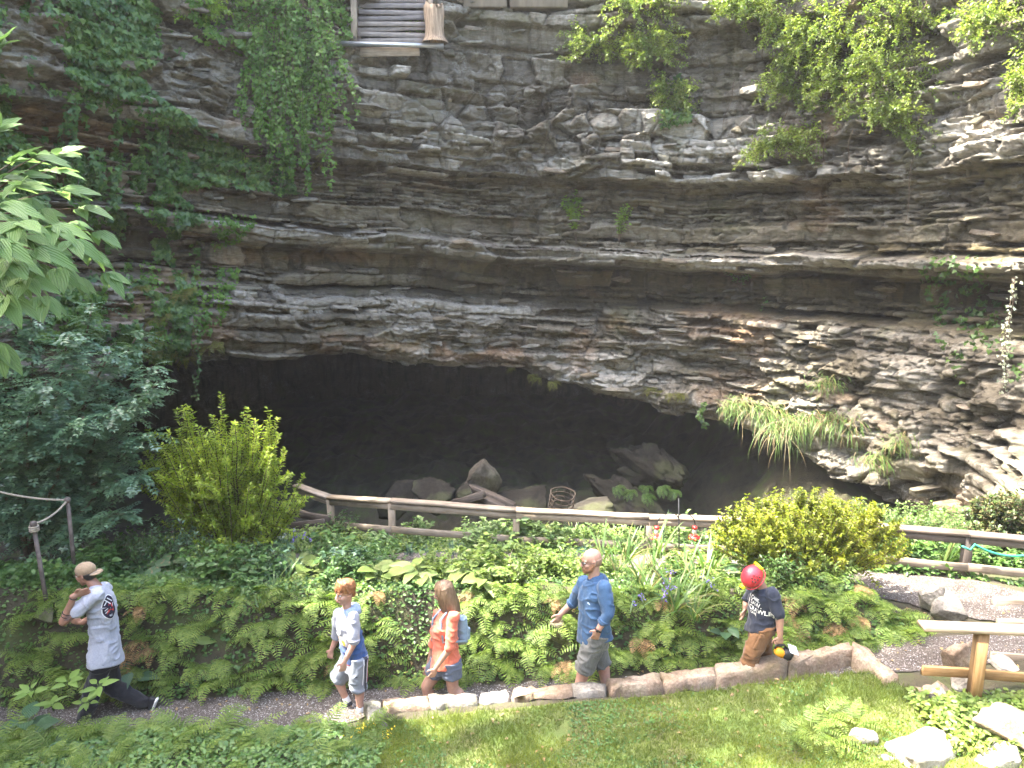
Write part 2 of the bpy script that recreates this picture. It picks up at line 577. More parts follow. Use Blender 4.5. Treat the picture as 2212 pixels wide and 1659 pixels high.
# beds: two stacks that trade places along the wall, and massive lenses where the bedding dies out
rg = np.random.default_rng(5)
def bed_stack(seed, scale, zs_):
    r = np.random.default_rng(seed)
    th, z = [], -5.0
    while z < 16:
        t = r.choice([.045, .07, .11, .16, .26, .42], p=[.22, .22, .20, .16, .12, .08]) * r.uniform(.75, 1.3) * scale
        th.append(z); z += t
    th = np.array(th)
    K = np.clip(np.searchsorted(th, zs_) - 1, 0, len(th) - 2)
    T0 = th[K]; TH = th[K + 1] - T0
    fr_ = (zs_ - T0) / TH
    blen = (0.22 + 2.4 * rnd(K, 1, 3 + seed) ** 2.0) * np.clip(TH / .10, .7, 1.6)
    bpos = S / blen + 7.7 * rnd(K, 2, 3 + seed) + 0.45 * noise(S * 1.3, K * 1.0 + zs_ * 2, 0, 12 + seed) + .12 * noise(S * 5, zs_ * 9, 0, 14)
    B = np.floor(bpos).astype(int)
    bf = bpos - B
    r1 = rnd(K, B, 17 + seed); r2 = rnd(K, B, 19 + seed); r3 = rnd(K, B, 23 + seed)
    bed_off = (rnd(K, 5, 7 + seed) - .5) * .30
    blk = (r1 - .5) * .34 * np.clip(TH / .10, .5, 1.5) + np.where(r2 > .9, .16, 0) - np.where(r2 < .12, .22, 0)
    ev = np.minimum(fr_, 1 - fr_) * TH
    eh = np.minimum(bf, 1 - bf) * blen
    keep = rnd(K, 11, 5 + seed)
    crack = -.10 * np.exp(-(ev / .012) ** 2) * (.25 + .75 * (keep > .45)) - .045 * np.exp(-(eh / .018) ** 2) * (r3 > .5)
    edge = -.06 * np.exp(-(1 - fr_) * TH / .04) - .02 * np.exp(-fr_ * TH / .02) - .05 * np.exp(-eh / .06)
    tilt = (r3 - .5) * .22 * (bf - .5) + (fr_ - .5) * TH * (r1 - .35) * 1.1
    return bed_off + blk + crack + edge + tilt, r1, rnd(K, 9, 3 + seed)
def facets(x, z, seed, gx_=1.0, gz_=1.0):
    """angular broken faces: cells with their own tilt"""
    x0, z0 = np.floor(x), np.floor(z)
    best = np.full(x.shape, 9.0); second = np.full(x.shape, 9.0); val = np.zeros(x.shape); idv = np.zeros(x.shape)
    for a in (-1, 0, 1):
        for b in (-1, 0, 1):
            cx_, cz_ = x0 + a, z0 + b
            jx, jz = cx_ + _h(cx_, cz_, cx_ * 0, seed), cz_ + _h(cx_, cz_, cx_ * 0, seed + 1)
            dd = np.hypot(x - jx, z - jz)
            v = (_h(cx_, cz_, cx_ * 0, seed + 2) - .5) + (x - jx) * (_h(cx_, cz_, cx_ * 0, seed + 3) - .5) * 1.5 + (z - jz) * (_h(cx_, cz_, cx_ * 0, seed + 4) - .35) * 1.5
            m_ = dd < best
            second = np.where(m_, best, np.minimum(second, dd))
            val = np.where(m_, v, val); idv = np.where(m_, _h(cx_, cz_, cx_ * 0, seed + 5), idv)
            best = np.where(m_, dd, best)
    return val, second - best, idv
zw = zs + .035 * fbm(S * .6, Zg * .8, 0, 3, 43)
dA, r1A, rbA = bed_stack(1, .92, zs + .015 * noise(S * .9, Zg * 2.0, 0, 45))
dB, r1B, rbB = bed_stack(2, 1.7, zw)
swap = sstep(-.06, .06, fbm(S * .22, zs * .55, 0, 3, 47) + np.interp(zs, [1.2, 2.4, 3.2, 6.0, 6.4, 8.5, 10], [.25, .1, -.45, -.45, .1, .3, .3]))
beds = dA * (1 - swap) + dB * swap
wx = S + .12 * fbm(S * 1.6, Zg * 1.6, 0, 3, 51); wz = zs + .05 * fbm(S * 1.1 + 9, Zg * 1.1, 0, 3, 53)
f1, e1, id1 = facets(wx / .85, wz / .36, 301)
f2, e2, id2 = facets(wx / .30, wz / .11, 331)
fac = f1 * .40 + f2 * .17 - .10 * np.exp(-e1 / .04) - .05 * np.exp(-e2 / .06)
jp = S / 1.3 + .22 * noise(zs * 1.2, S * .3, 0, 63)
jf = np.abs(jp - np.round(jp)) * 1.3
joint = -.11 * np.exp(-(jf / .022) ** 2) * sstep(.0, .25, noise(np.round(jp) * 3.7, zs * .9, 0, 65))
massive = sstep(.02, .22, fbm(S * .33, zs * .7, 0, 3, 57) + np.interp(zs, [.5, 1.4, 2.3, 2.9, 6.1, 6.6, 8.2, 9, 11], [.05, .12, .12, -.5, -.5, .12, .22, .1, .15])
                + np.interp(pc, [0, 700, 1000, 1500, 2212], [-.1, -.05, .06, .06, .05])[None, :])
D = D + beds * (1 - .55 * massive) + fac * (.12 + .62 * massive) + joint
chunk = np.exp(-((pc[None, :] - 1180) / 280) ** 2 - ((zs - 7.35) / .75) ** 2)
f3, e3, id3 = facets(wx / .62 + 4.3, wz / .58 + wx * .12, 361)
D = D + chunk * (f3 * .75 - .22 * np.exp(-e3 / .05) + .10)
r1 = r1A * (1 - swap) + r1B * swap
r1 = r1 * (1 - .7 * massive) + id1 * .7 * massive
rb = rbA * (1 - swap) + rbB * swap
D = D + .030 * fbm(S * 3.2, Zg * 4.2, 0, 3, 71) + .020 * fbm(S * 12, Zg * 24, 0, 3, 81)
# the lip is undercut
under = Zg - lip[None, :]
D = D - .55 * np.exp(-under / .16) + .12 * np.exp(-((under - .35) / .2) ** 2)
# rugged spur on the right, lower half steps towards the viewer
D = D + np.interp(pc, [1750, 2050, 2212, 2400], [0, .35, .6, .8])[None, :] * (1 - sstep(1.2, 3.2, Zg))
face = np.stack([cx[None, :] + nx[None, :] * D, cyy[None, :] + ny[None, :] * D, Zg + 0 * D], -1)

# roof of the cave and its back wall, carried on from the lip
CR = 70
cave = np.zeros((CR, NCOL, 3))
depth = np.interp(pc, [-900, 0, 400, 900, 1500, 1900, 2100, 2800], [2, 6, 14, 17, 14, 7, 2.5, 1.5])
for i in range(CR):
    q = (i + 1) / CR
    a = min(1, q / .62)
    dep = depth * (a ** 1.3)
    zz = lip + .25 * np.sin(a * math.pi) * 2 - a * a * (1.0 + .0 * depth)
    if q > .62:
        b = (q - .62) / .38
        zz = zz - b * 5.5
        dep = dep + .8 * math.sin(b * math.pi) - b * 1.0
    D0s = np.convolve(np.pad(D[0], 40, mode='edge'), np.ones(81) / 81, 'valid')
    dd = D[0] * (1 - min(1, q * 6)) + D0s * min(1, q * 6) - dep
    nz_ = fbm(cs * .5, q * 9, 0, 4, 111) * .6 * min(1, q * 8)
    cave[i, :, 0] = cx + nx * dd * .8 + nz_ * nx
    cave[i, :, 1] = cyy - dd * -1 * ny + nz_ * ny
    cave[i, :, 2] = zz + nz_ * .5
    if q > .0:
        cave[i, :, 0] = np.where(depth > 3, cave[i, :, 0], cave[i, :, 0])
rim = []
for off, zz_ in ((.3, 12.75), (1.2, 12.9), (4, 13.1), (12, 13.4), (30, 13.8)):
    dd = D[-1] - off
    rim.append(np.stack([cx + nx * dd, cyy + ny * dd, zz_ + .15 * fbm(cs * .5, off, 0, 3, 171)], -1))
RIM = np.array(rim)
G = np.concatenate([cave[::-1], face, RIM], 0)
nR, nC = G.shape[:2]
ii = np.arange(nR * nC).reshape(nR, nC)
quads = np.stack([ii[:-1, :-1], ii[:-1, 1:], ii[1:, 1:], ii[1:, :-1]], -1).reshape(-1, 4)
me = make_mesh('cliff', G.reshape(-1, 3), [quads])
tint = np.clip(.47 + (r1 - .5) * .75 + (rb - .5) * .4 + .22 * fbm(S * .6, Zg * .7, 0, 3, 131), 0, 1)
# brown shaly bands, painted darker in recesses, and clean grey bands follow the bedding
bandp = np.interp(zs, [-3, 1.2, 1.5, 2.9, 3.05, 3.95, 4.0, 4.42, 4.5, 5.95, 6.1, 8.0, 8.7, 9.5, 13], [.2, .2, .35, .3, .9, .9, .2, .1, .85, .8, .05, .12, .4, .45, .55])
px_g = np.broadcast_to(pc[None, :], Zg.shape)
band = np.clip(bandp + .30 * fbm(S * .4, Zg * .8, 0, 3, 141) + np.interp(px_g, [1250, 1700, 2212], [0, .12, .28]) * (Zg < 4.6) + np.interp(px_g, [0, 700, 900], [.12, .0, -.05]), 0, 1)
rustv = np.exp(-((px_g - 900) / 330) ** 2 - ((zs - 1.75) / .28) ** 2) * .75 * sstep(-.25, .35, fbm(S * 1.1, Zg * 2.5, 0, 3, 151))
rustv = rustv + .35 * sstep(.5, .95, fbm(S * .55 + 30, Zg * 1.2, 0, 4, 161))
rustv = np.clip(rustv, 0, .8)
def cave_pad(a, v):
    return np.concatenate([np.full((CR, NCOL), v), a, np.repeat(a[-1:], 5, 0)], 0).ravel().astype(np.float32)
for nm, arr, v in (('tint', tint, .25), ('band', band, .7), ('rust', rustv, 0.0)):  # cave rows tinted darker so their colour deepens the shade
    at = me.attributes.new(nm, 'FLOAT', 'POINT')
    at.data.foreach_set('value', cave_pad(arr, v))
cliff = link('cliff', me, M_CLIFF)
tag(cliff, 'tall curved cliff of bedded grey and brown limestone above the cave', 'cliff', kind='structure')

# screen position and normal of every face vertex, to grow plants on the rock
FP = face.reshape(-1, 3)
FPX_, FPY_ = [a.ravel() for a in project(face)]
FN = np.stack([np.broadcast_to(nx[None, :], Zg.shape), np.broadcast_to(ny[None, :], Zg.shape), 0 * Zg + .15], -1).reshape(-1, 3)
def on_cliff(px, py):
    k = np.argmin((FPX_ - px) ** 2 + (FPY_ - py) ** 2)
    return Vector(FP[k]), Vector(FN[k])
def cliff_points(poly, n, r=None):
    """n random rock points inside a polygon of the view"""
    r = r or rng
    poly = np.asarray(poly, float)
    inside = np.zeros(len(FPX_), bool)
    j = len(poly) - 1
    for i in range(len(poly)):
        xi, yi = poly[i]; xj, yj = poly[j]
        if yi != yj:
            c = ((yi > FPY_) != (yj > FPY_)) & (FPX_ < (xj - xi) * (FPY_ - yi) / (yj - yi) + xi)
            inside ^= c
        j = i
    k = np.nonzero(inside)[0]
    if len(k) == 0: return np.zeros((0, 3)), np.zeros((0, 3)), np.zeros(0), np.zeros(0)
    k = r.choice(k, n)
    return FP[k], FN[k], FPX_[k], FPY_[k]

# ------------------------------------------------------------ ground: one sheet, lawn bank, path, terrace, pit
def path_z(x): return np.interp(x, [-7, -4.5, -1.7, 0, .9, 2.6, 4.0, 5.5, 7], [-.42, -.33, -.18, -.13, -.08, .07, .22, .38, .48])
def lawn_z(x): return np.interp(x, [-3, -1.5, 0, 1, 2, 3, 3.8, 5], [-.05, 0.02, .07, .13, .20, .28, .36, .42])
def kerb_y(x): return np.interp(x, [-1.6, -.5, .7, 1.9, 2.9, 3.7], [6.88, 6.93, 7.02, 7.06, 7.2, 7.4])
def path_yc(x): return np.interp(x, [-8, -4.5, -1.5, 0, 2, 3.2, 4.2, 5.0, 6], [7.3, 7.3, 7.36, 7.42, 7.42, 7.5, 7.5, 7.55, 7.7])
def upper_z(x): return np.interp(x, [-6, -2, 2, 5, 7], [.32, .26, .26, .32, .42])
def ground_z(x, y):
    x = np.asarray(x, float); y = np.asarray(y, float)
    zp = path_z(x); yc = path_yc(x)
    # in front of the path: verge and lawn, climbing behind the frame to where the viewer stands
    lawn_on = sstep(-1.75, -1.35, x)
    gate = sstep(3.75, 3.95, x)
    lawn = zp + (lawn_z(x) - zp) * sstep(yc - .20, yc - .30, y)
    verge = zp + .10 * sstep(yc - .34, yc - .5, y) + (.08 + .16 * sstep(-2.8, -3.6, x)) * sstep(yc - .42, yc - .8, y)
    front = lawn_on * lawn + (1 - lawn_on) * verge
    front = front + np.clip(5.7 - y, 0, 6) * .58
    # behind: steep ferny bank, then the terrace falling gently to the fence
    bank_on = 1 - sstep(4.0, 4.7, x)
    top = .74 + .05 * noise(x * .7, 2.2, 0, 3)
    up = zp + (top - zp) * sstep(yc + .36, yc + .95, y)
    terr = np.interp(y, [8.2, 9.4, 10.6, 11.2], [.76, .45, .16, .08])
    hump = np.where(y < yc + .95, up, terr + (top - .76) * sstep(9.5, 8.3, y))
    flat = np.interp(y, [7.2, 9.0, 10.6], [.38, .33, .16]) + .0 * x
    back = bank_on * hump + (1 - bank_on) * flat
    z = np.where(y < yc, front, back)
    pit = np.interp(y, [11.2, 11.9, 13.0, 14.5, 18, 24, 40], [0, -.5, -1.7, -2.2, -2.5, -3.0, -3.2])
    ridge = np.interp(x, [5.0, 7.2], [0, 1]) * np.interp(y, [11.2, 12, 15, 17], [0, .7, 1.5, 1.9])
    z = np.where(y >= 11.2, .08 + pit + ridge, z)
    z = z + sstep(12.2, 13.5, y) * (.30 * fbm(x * .9, y * .9, 0, 4, 205) + .10 * np.abs(fbm(x * 3, y * 3, 0, 3, 206)))
    z = z + .035 * fbm(x * 1.3, y * 1.3, 0, 3, 201) * sstep(.35, .6, np.abs(y - yc)) + .012 * fbm(x * 7, y * 7, 0, 3, 202)
    return z
def gz(x, y): return float(ground_z(np.array([x]), np.array([y]))[0])
gx = np.concatenate([np.arange(-40, -9, 1.0), np.arange(-9, 9, .06), np.arange(9, 41, 1.0)])
gy = np.concatenate([np.arange(-30, 4, 1.0), np.arange(4, 12, .05), np.arange(12, 45, .35)])
X, Y = np.meshgrid(gx, gy)
Zt = ground_z(X, Y)
# the far side of the sinkhole climbs steeply behind the viewer
Zt = np.where(Y < 0.5, 3.0 + np.clip(.5 - Y, 0, 1.5) * .25 + np.clip(-1.0 - Y, 0, 9) * 1.15, Zt)
Zt = np.maximum(Zt, np.where((np.abs(X) > 8.5) & (Y < 9), np.clip((np.abs(X) - 8.5) * 1.4, 0, 12), -99))
Vg = np.stack([X, Y, Zt], -1)
gi = np.arange(X.size).reshape(X.shape)
gq = np.stack([gi[:-1, :-1], gi[:-1, 1:], gi[1:, 1:], gi[1:, :-1]], -1).reshape(-1, 4)
ground = link('ground', make_mesh('ground', Vg.reshape(-1, 3), [gq], smooth=True), M_SOIL)
tag(ground, 'mossy dark soil of the sinkhole garden', 'ground', kind='structure')

def ribbon(name, pts, w0, w1, mat, label, lift=.012, step=.08, nw=14):
    """gravel sheet following a centre line; widths left and right"""
    P = [Vector((*p, 0)) for p in pts]
    L = [0]
    for a, b in zip(P, P[1:]): L.append(L[-1] + (b - a).length)
    n = int(L[-1] / step)
    tt = np.linspace(0, L[-1], n)
    xs = np.interp(tt, L, [p.x for p in P]); ys = np.interp(tt, L, [p.y for p in P])
    k = np.ones(9) / 9
    xs = np.convolve(np.pad(xs, 4, mode='edge'), k, 'valid'); ys = np.convolve(np.pad(ys, 4, mode='edge'), k, 'valid')
    dx, dy = np.gradient(xs), np.gradient(ys); l = np.hypot(dx, dy)
    ox, oy = -dy / l, dx / l
    jl = .06 * fbm(tt * 2.0, 1.1, 0, 3, 301); jr = .06 * fbm(tt * 2.0, 5.1, 0, 3, 302)
    q = np.linspace(0, 1, nw)
    off = (-(w0 + jl))[:, None] * (1 - q)[None] + (w1 + jr)[:, None] * q[None]
    XX = xs[:, None] + ox[:, None] * off; YY = ys[:, None] + oy[:, None] * off
    ZZ = ground_z(XX, YY) + lift
    ii = np.arange(XX.size).reshape(XX.shape)
    qd = np.stack([ii[:-1, :-1], ii[1:, :-1], ii[1:, 1:], ii[:-1, 1:]], -1).reshape(-1, 4)
    o = link(name, make_mesh(name, np.stack([XX, YY, ZZ], -1).reshape(-1, 3), [qd], smooth=True), mat)
    return tag(o, label, 'path', kind='structure')
ribbon('footpath', [(x, float(path_yc(x))) for x in np.linspace(-8, 5.2, 40)] + [(6.2, 7.8), (7.0, 8.3)], .30, .34, M_GRAVEL, 'pebble gravel footpath the five people walk along')
ribbon('upper_footpath', [(7.2, 8.2), (6.2, 8.6), (5.2, 9.15), (4.2, 9.6), (3, 9.95), (1, 10.05), (-1, 10.0), (-3, 9.9), (-6, 9.7)], .55, .5, M_GRAVEL, 'upper gravel path along the terrace in front of the fence', lift=.02)
# ------------------------------------------------------------ wooden fences, stones, platform and other built things
M_OLDWOOD = wood('weathered_fence_wood', (.17, .135, .095), (.30, .245, .18), (.42, .36, .285))
M_DARKWOOD = wood('dark_old_rail_wood', (.07, .055, .043), (.115, .093, .075), (.175, .15, .125))
M_NEWWOOD = wood('yellow_pine', (.22, .125, .048), (.32, .195, .085), (.41, .275, .14))
M_GREYWOOD = wood('silvered_planks', (.10, .088, .08), (.19, .172, .158), (.29, .27, .25))
M_BARK = plain('rough_bark', (.10, .075, .05), 0.9, .45, 9, bmp=.9)
M_STUMP = plain('split_stump_wood', (.26, .19, .125), 0.9, .5, 7, bmp=1.0, stretch=(4, 4, .4))
M_STEEL = plain('galvanised_steel', (.46, .47, .49), 0.42, .12, 8, metal=.85)
M_IRON = plain('rusty_iron', (.13, .105, .09), 0.7, .4, 14, metal=.3, bmp=.4)
M_ROPE = plain('frayed_rope', (.30, .26, .20), 0.9, .2, 40, bmp=.5)
M_CONC = plain('stained_concrete', (.20, .165, .12), 0.9, .35, 2.2, bmp=.3, stretch=(1.4, 1.4, .35))
M_BLACK = plain('black_metal', (.018, .018, .018), 0.5, .2, 10)

def plank(name, mat, a, b, w, h, parent=None, up=(0, 0, 1), ch=.006):
    """board with its own local axes so that the grain runs along it"""
    a, b = Vector(a), Vector(b)
    x = (b - a); L = x.length; x.normalize()
    y = Vector(up).cross(x).normalized(); z = x.cross(y)
    mb = MB()
    n = max(1, int(L / .35))
    # several stations along the board, slightly uneven
    hw, hh = w / 2, h / 2
    prof = [(-hw + ch, -hh), (hw - ch, -hh), (hw, -hh + ch), (hw, hh - ch), (hw - ch, hh), (-hw + ch, hh), (-hw, hh - ch), (-hw, -hh + ch)]
    V, F = [], []
    for i in range(n + 1):
        t = -L / 2 + L * i / n
        dy, dz = rng.normal(0, .003, 2)
        for p in prof: V.append((t, p[0] + dy, p[1] + dz))
    for i in range(n):
        for k in range(8): F.append([i * 8 + k, (i + 1) * 8 + k, (i + 1) * 8 + (k + 1) % 8, i * 8 + (k + 1) % 8])
    F.append(list(range(8))); F.append([n * 8 + k for k in range(8)][::-1])
    mb.add(V, F)
    o = mb.build(name, mat)
    M = Matrix((x, y, z)).transposed().to_4x4()
    M.translation = (a + b) / 2
    o.matrix_world = M
    if parent is not None:
        o.parent = parent
        o.matrix_parent_inverse = Matrix.Translation(parent.location).inverted() if parent.rotation_euler.z == 0 else parent.matrix_basis.inverted()
    return o

# fence along the edge of the pit
fa = empty('wooden_fence', (-1.84, 10.78, .15), label='long weathered post and rail fence along the dark cave mouth', cat='fence')
posts = [(713, 1078, 1150, 11.66), (845, 1086, 1190, 10.78), (1115, 1106, 1200, 10.68), (1402, 1121, 1205, 10.6)]
tops = []
for px, t, b, Y_ in posts:
    top = at_y(px, t, Y_)
    base = Vector((top.x, Y_, gz(top.x, Y_) - .15))
    tops.append(top)
    plank('post', M_OLDWOOD, base, top, .10, .10, fa, up=(0, 1, 0))
left_end = at_y(640, 1052, 12.3); right_end = at_y(1640, 1128, 10.45)
line = [left_end] + tops + [right_end]
for a, b in zip(line, line[1:]):
    up_ = Vector((0, 0, .035))
    plank('top_rail', M_OLDWOOD, a + up_, b + up_, .15, .04, fa)
    plank('rail_bearer', M_OLDWOOD, a - Vector((0, .035, .045)), b - Vector((0, .035, .045)), .04, .09, fa)
    d = Vector((0, -.072, -.40))
    plank('middle_rail', M_OLDWOOD, a + d, b + d, .04, .10, fa)
for k, (p1, p2, y1, y2) in enumerate([((585, 1100), (713, 1122), 12.6, 11.5), ((600, 1140), (700, 1128), 12.2, 11.5)]):
    plank('brace_rail', M_DARKWOOD, at_y(*p1, y1), at_y(*p2, y2), .05, .12, fa)

# darker fence continuing on the right
fb = empty('wooden_fence', (6.21, 9.54, .2), label='dark weathered fence length with green hose behind the yellow shrub', cat='fence')
t0 = at_y(2092, 1158, 9.54)
plank('post', M_DARKWOOD, (t0.x, 9.54, gz(t0.x, 9.54) - .15), t0, .11, .11, fb, up=(0, 1, 0))
lr = [at_y(1700, 1126, 10.3), t0, at_y(2330, 1180, 9.2)]
for a, b in zip(lr, lr[1:]):
    plank('top_rail', M_DARKWOOD, a + Vector((0, 0, .035)), b + Vector((0, 0, .035)), .17, .045, fb)
    plank('rail_bearer', M_DARKWOOD, a - Vector((0, .04, .045)), b - Vector((0, .04, .045)), .04, .09, fb)
    plank('middle_rail', M_OLDWOOD, a + Vector((0, -.076, -.42)), b + Vector((0, -.076, -.42)), .04, .11, fb)

# new yellow fence in front on the right
fc = empty('wooden_fence', (4.55, 6.75, .35), label='new yellow pine fence end beside the lower right path', cat='fence')
YF = 6.78
pt = at_y(2122, 1366, YF)
plank('post', M_NEWWOOD, (pt.x, YF, gz(pt.x, YF) - .1), pt, .105, .105, fc, up=(0, 1, 0))
plank('post_board', M_NEWWOOD, (pt.x - .03, YF - .075, gz(pt.x, YF) - .1), (pt.x - .03, YF - .075, pt.z - .07), .10, .04, fc, up=(0, 1, 0))
a, b = at_y(1990, 1352, YF), at_y(2330, 1366, YF)
plank('top_rail', M_OLDWOOD, a + Vector((0, 0, .0)), b + Vector((0, 0, .0)), .16, .045, fc)
plank('middle_rail', M_NEWWOOD, at_y(1992, 1447, YF + .08), at_y(2330, 1472, YF + .08), .04, .10, fc)
fd = empty('wooden_fence', (5.6, 7.6, .4), label='short pine rail piece behind the new fence post', cat='fence')
plank('rail', M_OLDWOOD, at_y(2138, 1419, 7.35), at_y(2330, 1432, 7.35), .04, .12, fd)
plank('post', M_OLDWOOD, at_y(2300, 1395, 7.42), at_y(2302, 1500, 7.42), .1, .1, fd, up=(0, 1, 0))
# timber step edges in the path
for i, (p1, p2, y_) in enumerate([((2146, 1304), (2320, 1306), 8.52), ((2155, 1352), (2320, 1356), 7.95)]):
    a, b = at_z(*p1, .37 - .02 * i), at_z(*p2, .37 - .02 * i)
    o = plank('step_timber', M_OLDWOOD, a, b, .09, .16)
    tag(o, ['upper timber step edge set across the gravel path', 'lower timber step edge just behind the new fence rail'][i], 'step', 'timber steps in the path')

# ---- stones
def slab_mesh(name, poly, z0, z1, seed, bev=.035, rough=.018):
    """irregular quarried slab: outline poly (xy), bottom z0, top z1 (numbers or functions)"""
    r = np.random.default_rng(seed)
    P = [Vector(p) for p in poly]
    ring = []
    for a, b in zip(P, P[1:] + P[:1]):
        n = max(2, int((b - a).length / .07))
        for i in range(n):
            q = a.lerp(b, i / n)
            ring.append(q + Vector((r.normal(0, rough), r.normal(0, rough))))
    c = sum(ring, Vector((0, 0))) / len(ring)
    n = len(ring)
    zt = z1 if callable(z1) else (lambda x, y: z1)
    levels = [(1.0, 0.0), (1.02, .5), (1.0, .8), (.90, 1.0), (.62, 1.02), (.30, 1.03)]
    V, F = [], []
    for s_, t in levels:
        for k, p in enumerate(ring):
            d = (p - c)
            q = c + d * (1 - (1 - s_) * min(1.0, 1 if s_ < .85 else bev * 10 / max(.1, d.length) * .5))
            if s_ < .85: q = c + d * s_
            z = z0 + (zt(q.x, q.y) - z0) * t + r.normal(0, rough * .55)
            V.append((q.x, q.y, z))
    for i in range(len(levels) - 1):
        for k in range(n): F.append([i * n + k, i * n + (k + 1) % n, (i + 1) * n + (k + 1) % n, (i + 1) * n + k])
    V.append((c.x, c.y, zt(c.x, c.y) + .005)); l = len(V) - 1
    F += [[(len(levels) - 1) * n + k, (len(levels) - 1) * n + (k + 1) % n, l] for k in range(n)]
    mb = MB().add(V, F)
    return mb.mesh(name)

def kerb_top(x): return lawn_z(x) + .055
KERB = [  # far-left, far-right, near-right, near-left corners in the view, material, label
    ([(788, 1512), (822, 1508), (838, 1566), (800, 1572)], M_GREY, 'pale grey end stone of the kerb at the boy\'s heel'),
    ([(826, 1512), (925, 1500), (930, 1530), (836, 1538)], M_SAND, 'grass fringed low kerb stone beside the end stone'),
    ([(922, 1499), (1030, 1494), (1032, 1522), (926, 1530)], M_GREY, 'grey kerb stone in front of the woman\'s legs'),
    ([(1036, 1493), (1098, 1487), (1100, 1512), (1040, 1520)], M_PALE, 'small pale kerb stone between the woman and the bald man'),
    ([(1102, 1484), (1236, 1476), (1240, 1502), (1104, 1511)], M_SAND, 'long pinkish kerb slab left of the bald man\'s legs'),
    ([(1232, 1472), (1312, 1470), (1312, 1496), (1238, 1502)], M_GREY, 'short rough grey kerb stone in front of the bald man'),
    ([(1310, 1466), (1426, 1452), (1432, 1480), (1318, 1496)], M_SAND, 'tan kerb slab just right of the bald man'),
    ([(1424, 1450), (1540, 1436), (1548, 1464), (1434, 1482)], M_SAND, 'tan kerb slab with dark cracked end before the guide'),
    ([(1544, 1434), (1700, 1412), (1702, 1446), (1552, 1464)], M_SAND, 'broad pink kerb slab in front of the helmeted guide'),
    ([(1704, 1411), (1832, 1388), (1848, 1408), (1706, 1445)], M_SAND, 'long tan kerb slab right of the helmeted guide'),
    ([(1838, 1388), (1870, 1398), (1944, 1462), (1912, 1470), (1844, 1410)], M_SAND, 'wedge shaped tan corner stone where the kerb turns'),
]
for i, (cs_, mt, lb) in enumerate(KERB):
    pts = []
    n_far = 2
    for j_, (px, py) in enumerate(cs_):
        if j_ >= 2 and 0 < i < 10: py -= 6
        p = at_z(px, py, .2)
        for _ in range(4): p = at_z(px, py, float(kerb_top(p.x)))
        pts.append((p.x, p.y))
    cxm = sum(p[0] for p in pts) / len(pts)
    zb = float(path_z(cxm)) - .12
    o = link('kerb_stone', slab_mesh('kerb_stone', pts, zb, lambda x, y, d_=random.uniform(-.025, .025), sl=random.uniform(-.08, .08), c0=cxm: float(kerb_top(x)) + d_ * .7 + sl * .5 * (x - c0), 40 + i, rough=.015), mt)
    tag(o, lb, 'stone', 'kerb stones along the path')
# flagstone at the path end
pts = []
for px, py in [(1962, 1484), (2030, 1476), (2068, 1500), (2060, 1516), (1990, 1520)]:
    p = at_z(px, py, .40); pts.append((p.x, p.y))
tag(link('flagstone', slab_mesh('flagstone', pts, .2, .41, 77), M_SAND), 'flat tan flagstone at the end of the path by the new fence', 'stone')

def rock(px, py, z, size, seed, mat, label, name='boulder', rz=0.0, group=None, y=None, sub=4, planes=9, sink=.25):
    p = at_y(px, py, y) if y else at_z(px, py, z)
    o = link(name, rock_mesh(name, size, seed, sub, planes=planes), mat, loc=(p.x, p.y, p.z))
    o.rotation_euler = (0.1 * math.sin(seed), .1 * math.cos(seed), rz)
    return tag(o, label, 'rock', group)
rock(2010, 1625, .30, (.42, .27, .27), 3, M_PALE, 'large sunlit white rock in the lower right corner', rz=.3)
rock(2112, 1655, .28, (.34, .22, .22), 4, M_PALE, 'sunlit tan rock leaning on the large white corner rock', rz=-.4)
rock(1860, 1604, .30, (.15, .11, .12), 5, M_PALE, 'small bright white rock left of the large corner rock')
rock(1925, 1652, .24, (.26, .16, .14), 15, M_PALE, 'low pale rock at the foot of the large white corner rock')
rock(1776, 1648, .15, (.14, .11, .09), 6, M_PALE, 'white rock at the bottom edge below the lawn')
rock(2195, 1590, .45, (.28, .32, .17), 7, M_SAND, 'pinkish brown rock at the right edge under the new fence', rz=.6)
rock(362, 1655, -.12, (.10, .08, .07), 8, M_PALE, 'pale rock among ferns at the bottom edge')
rock(2050, 1325, .46, (.24, .26, .24), 9, M_GREY, 'jagged grey rock between the ferns and the upper path', rz=.7, planes=18)
rock(2012, 1296, .5, (.17, .15, .17), 10, M_GREY, 'pointed grey rock on top of the jagged rock by the path', rz=.2, planes=14)
rock(2068, 1424, .44, (.20, .16, .19), 12, M_SAND, 'brown layered rock behind the new fence rail', rz=.4)
rock(2085, 1475, .40, (.15, .18, .10), 13, M_GREY, 'rough rock beside the foot of the new fence post', rz=.9)
rock(2170, 1437, .42, (.16, .13, .10), 14, M_PALE, 'bright white rock under the short rail piece')
rock(2020, 1500, .42, (.16, .10, .09), 16, M_GREY, 'grey lichen rock in front of the flagstone', rz=.3)
rock(1216, 1370, .25, (.17, .13, .19), 17, M_MOSSROCK, 'mossy grey rock in the bank below the bald man\'s hand', y=8.05)
rock(1082, 1216, .36, (.20, .13, .07), 18, M_PALE, 'pale flat stone lying on the terrace above the woman')
rock(760, 1425, 0, (.42, .20, .22), 19, M_MOSSROCK, 'dark mossy rock face in the bank behind the boy', y=8.15)
rock(1596, 1290, .45, (.16, .12, .16), 20, M_MOSSROCK, 'brown rock in the bank beside the guide\'s helmet', y=8.35)
rock(100, 1330, 0, (.14, .12, .1), 23, M_MOSSROCK, 'mossy rock beside the walker\'s elbow', y=8.0)

M_CAVED = rock_mat('dark_inner_cave_rock', (.014, .012, .009), (.028, .024, .018), (.055, .05, .038), 1.6, 1.0, 0.3)  # darker still, the inner cave's shade painted into the rock
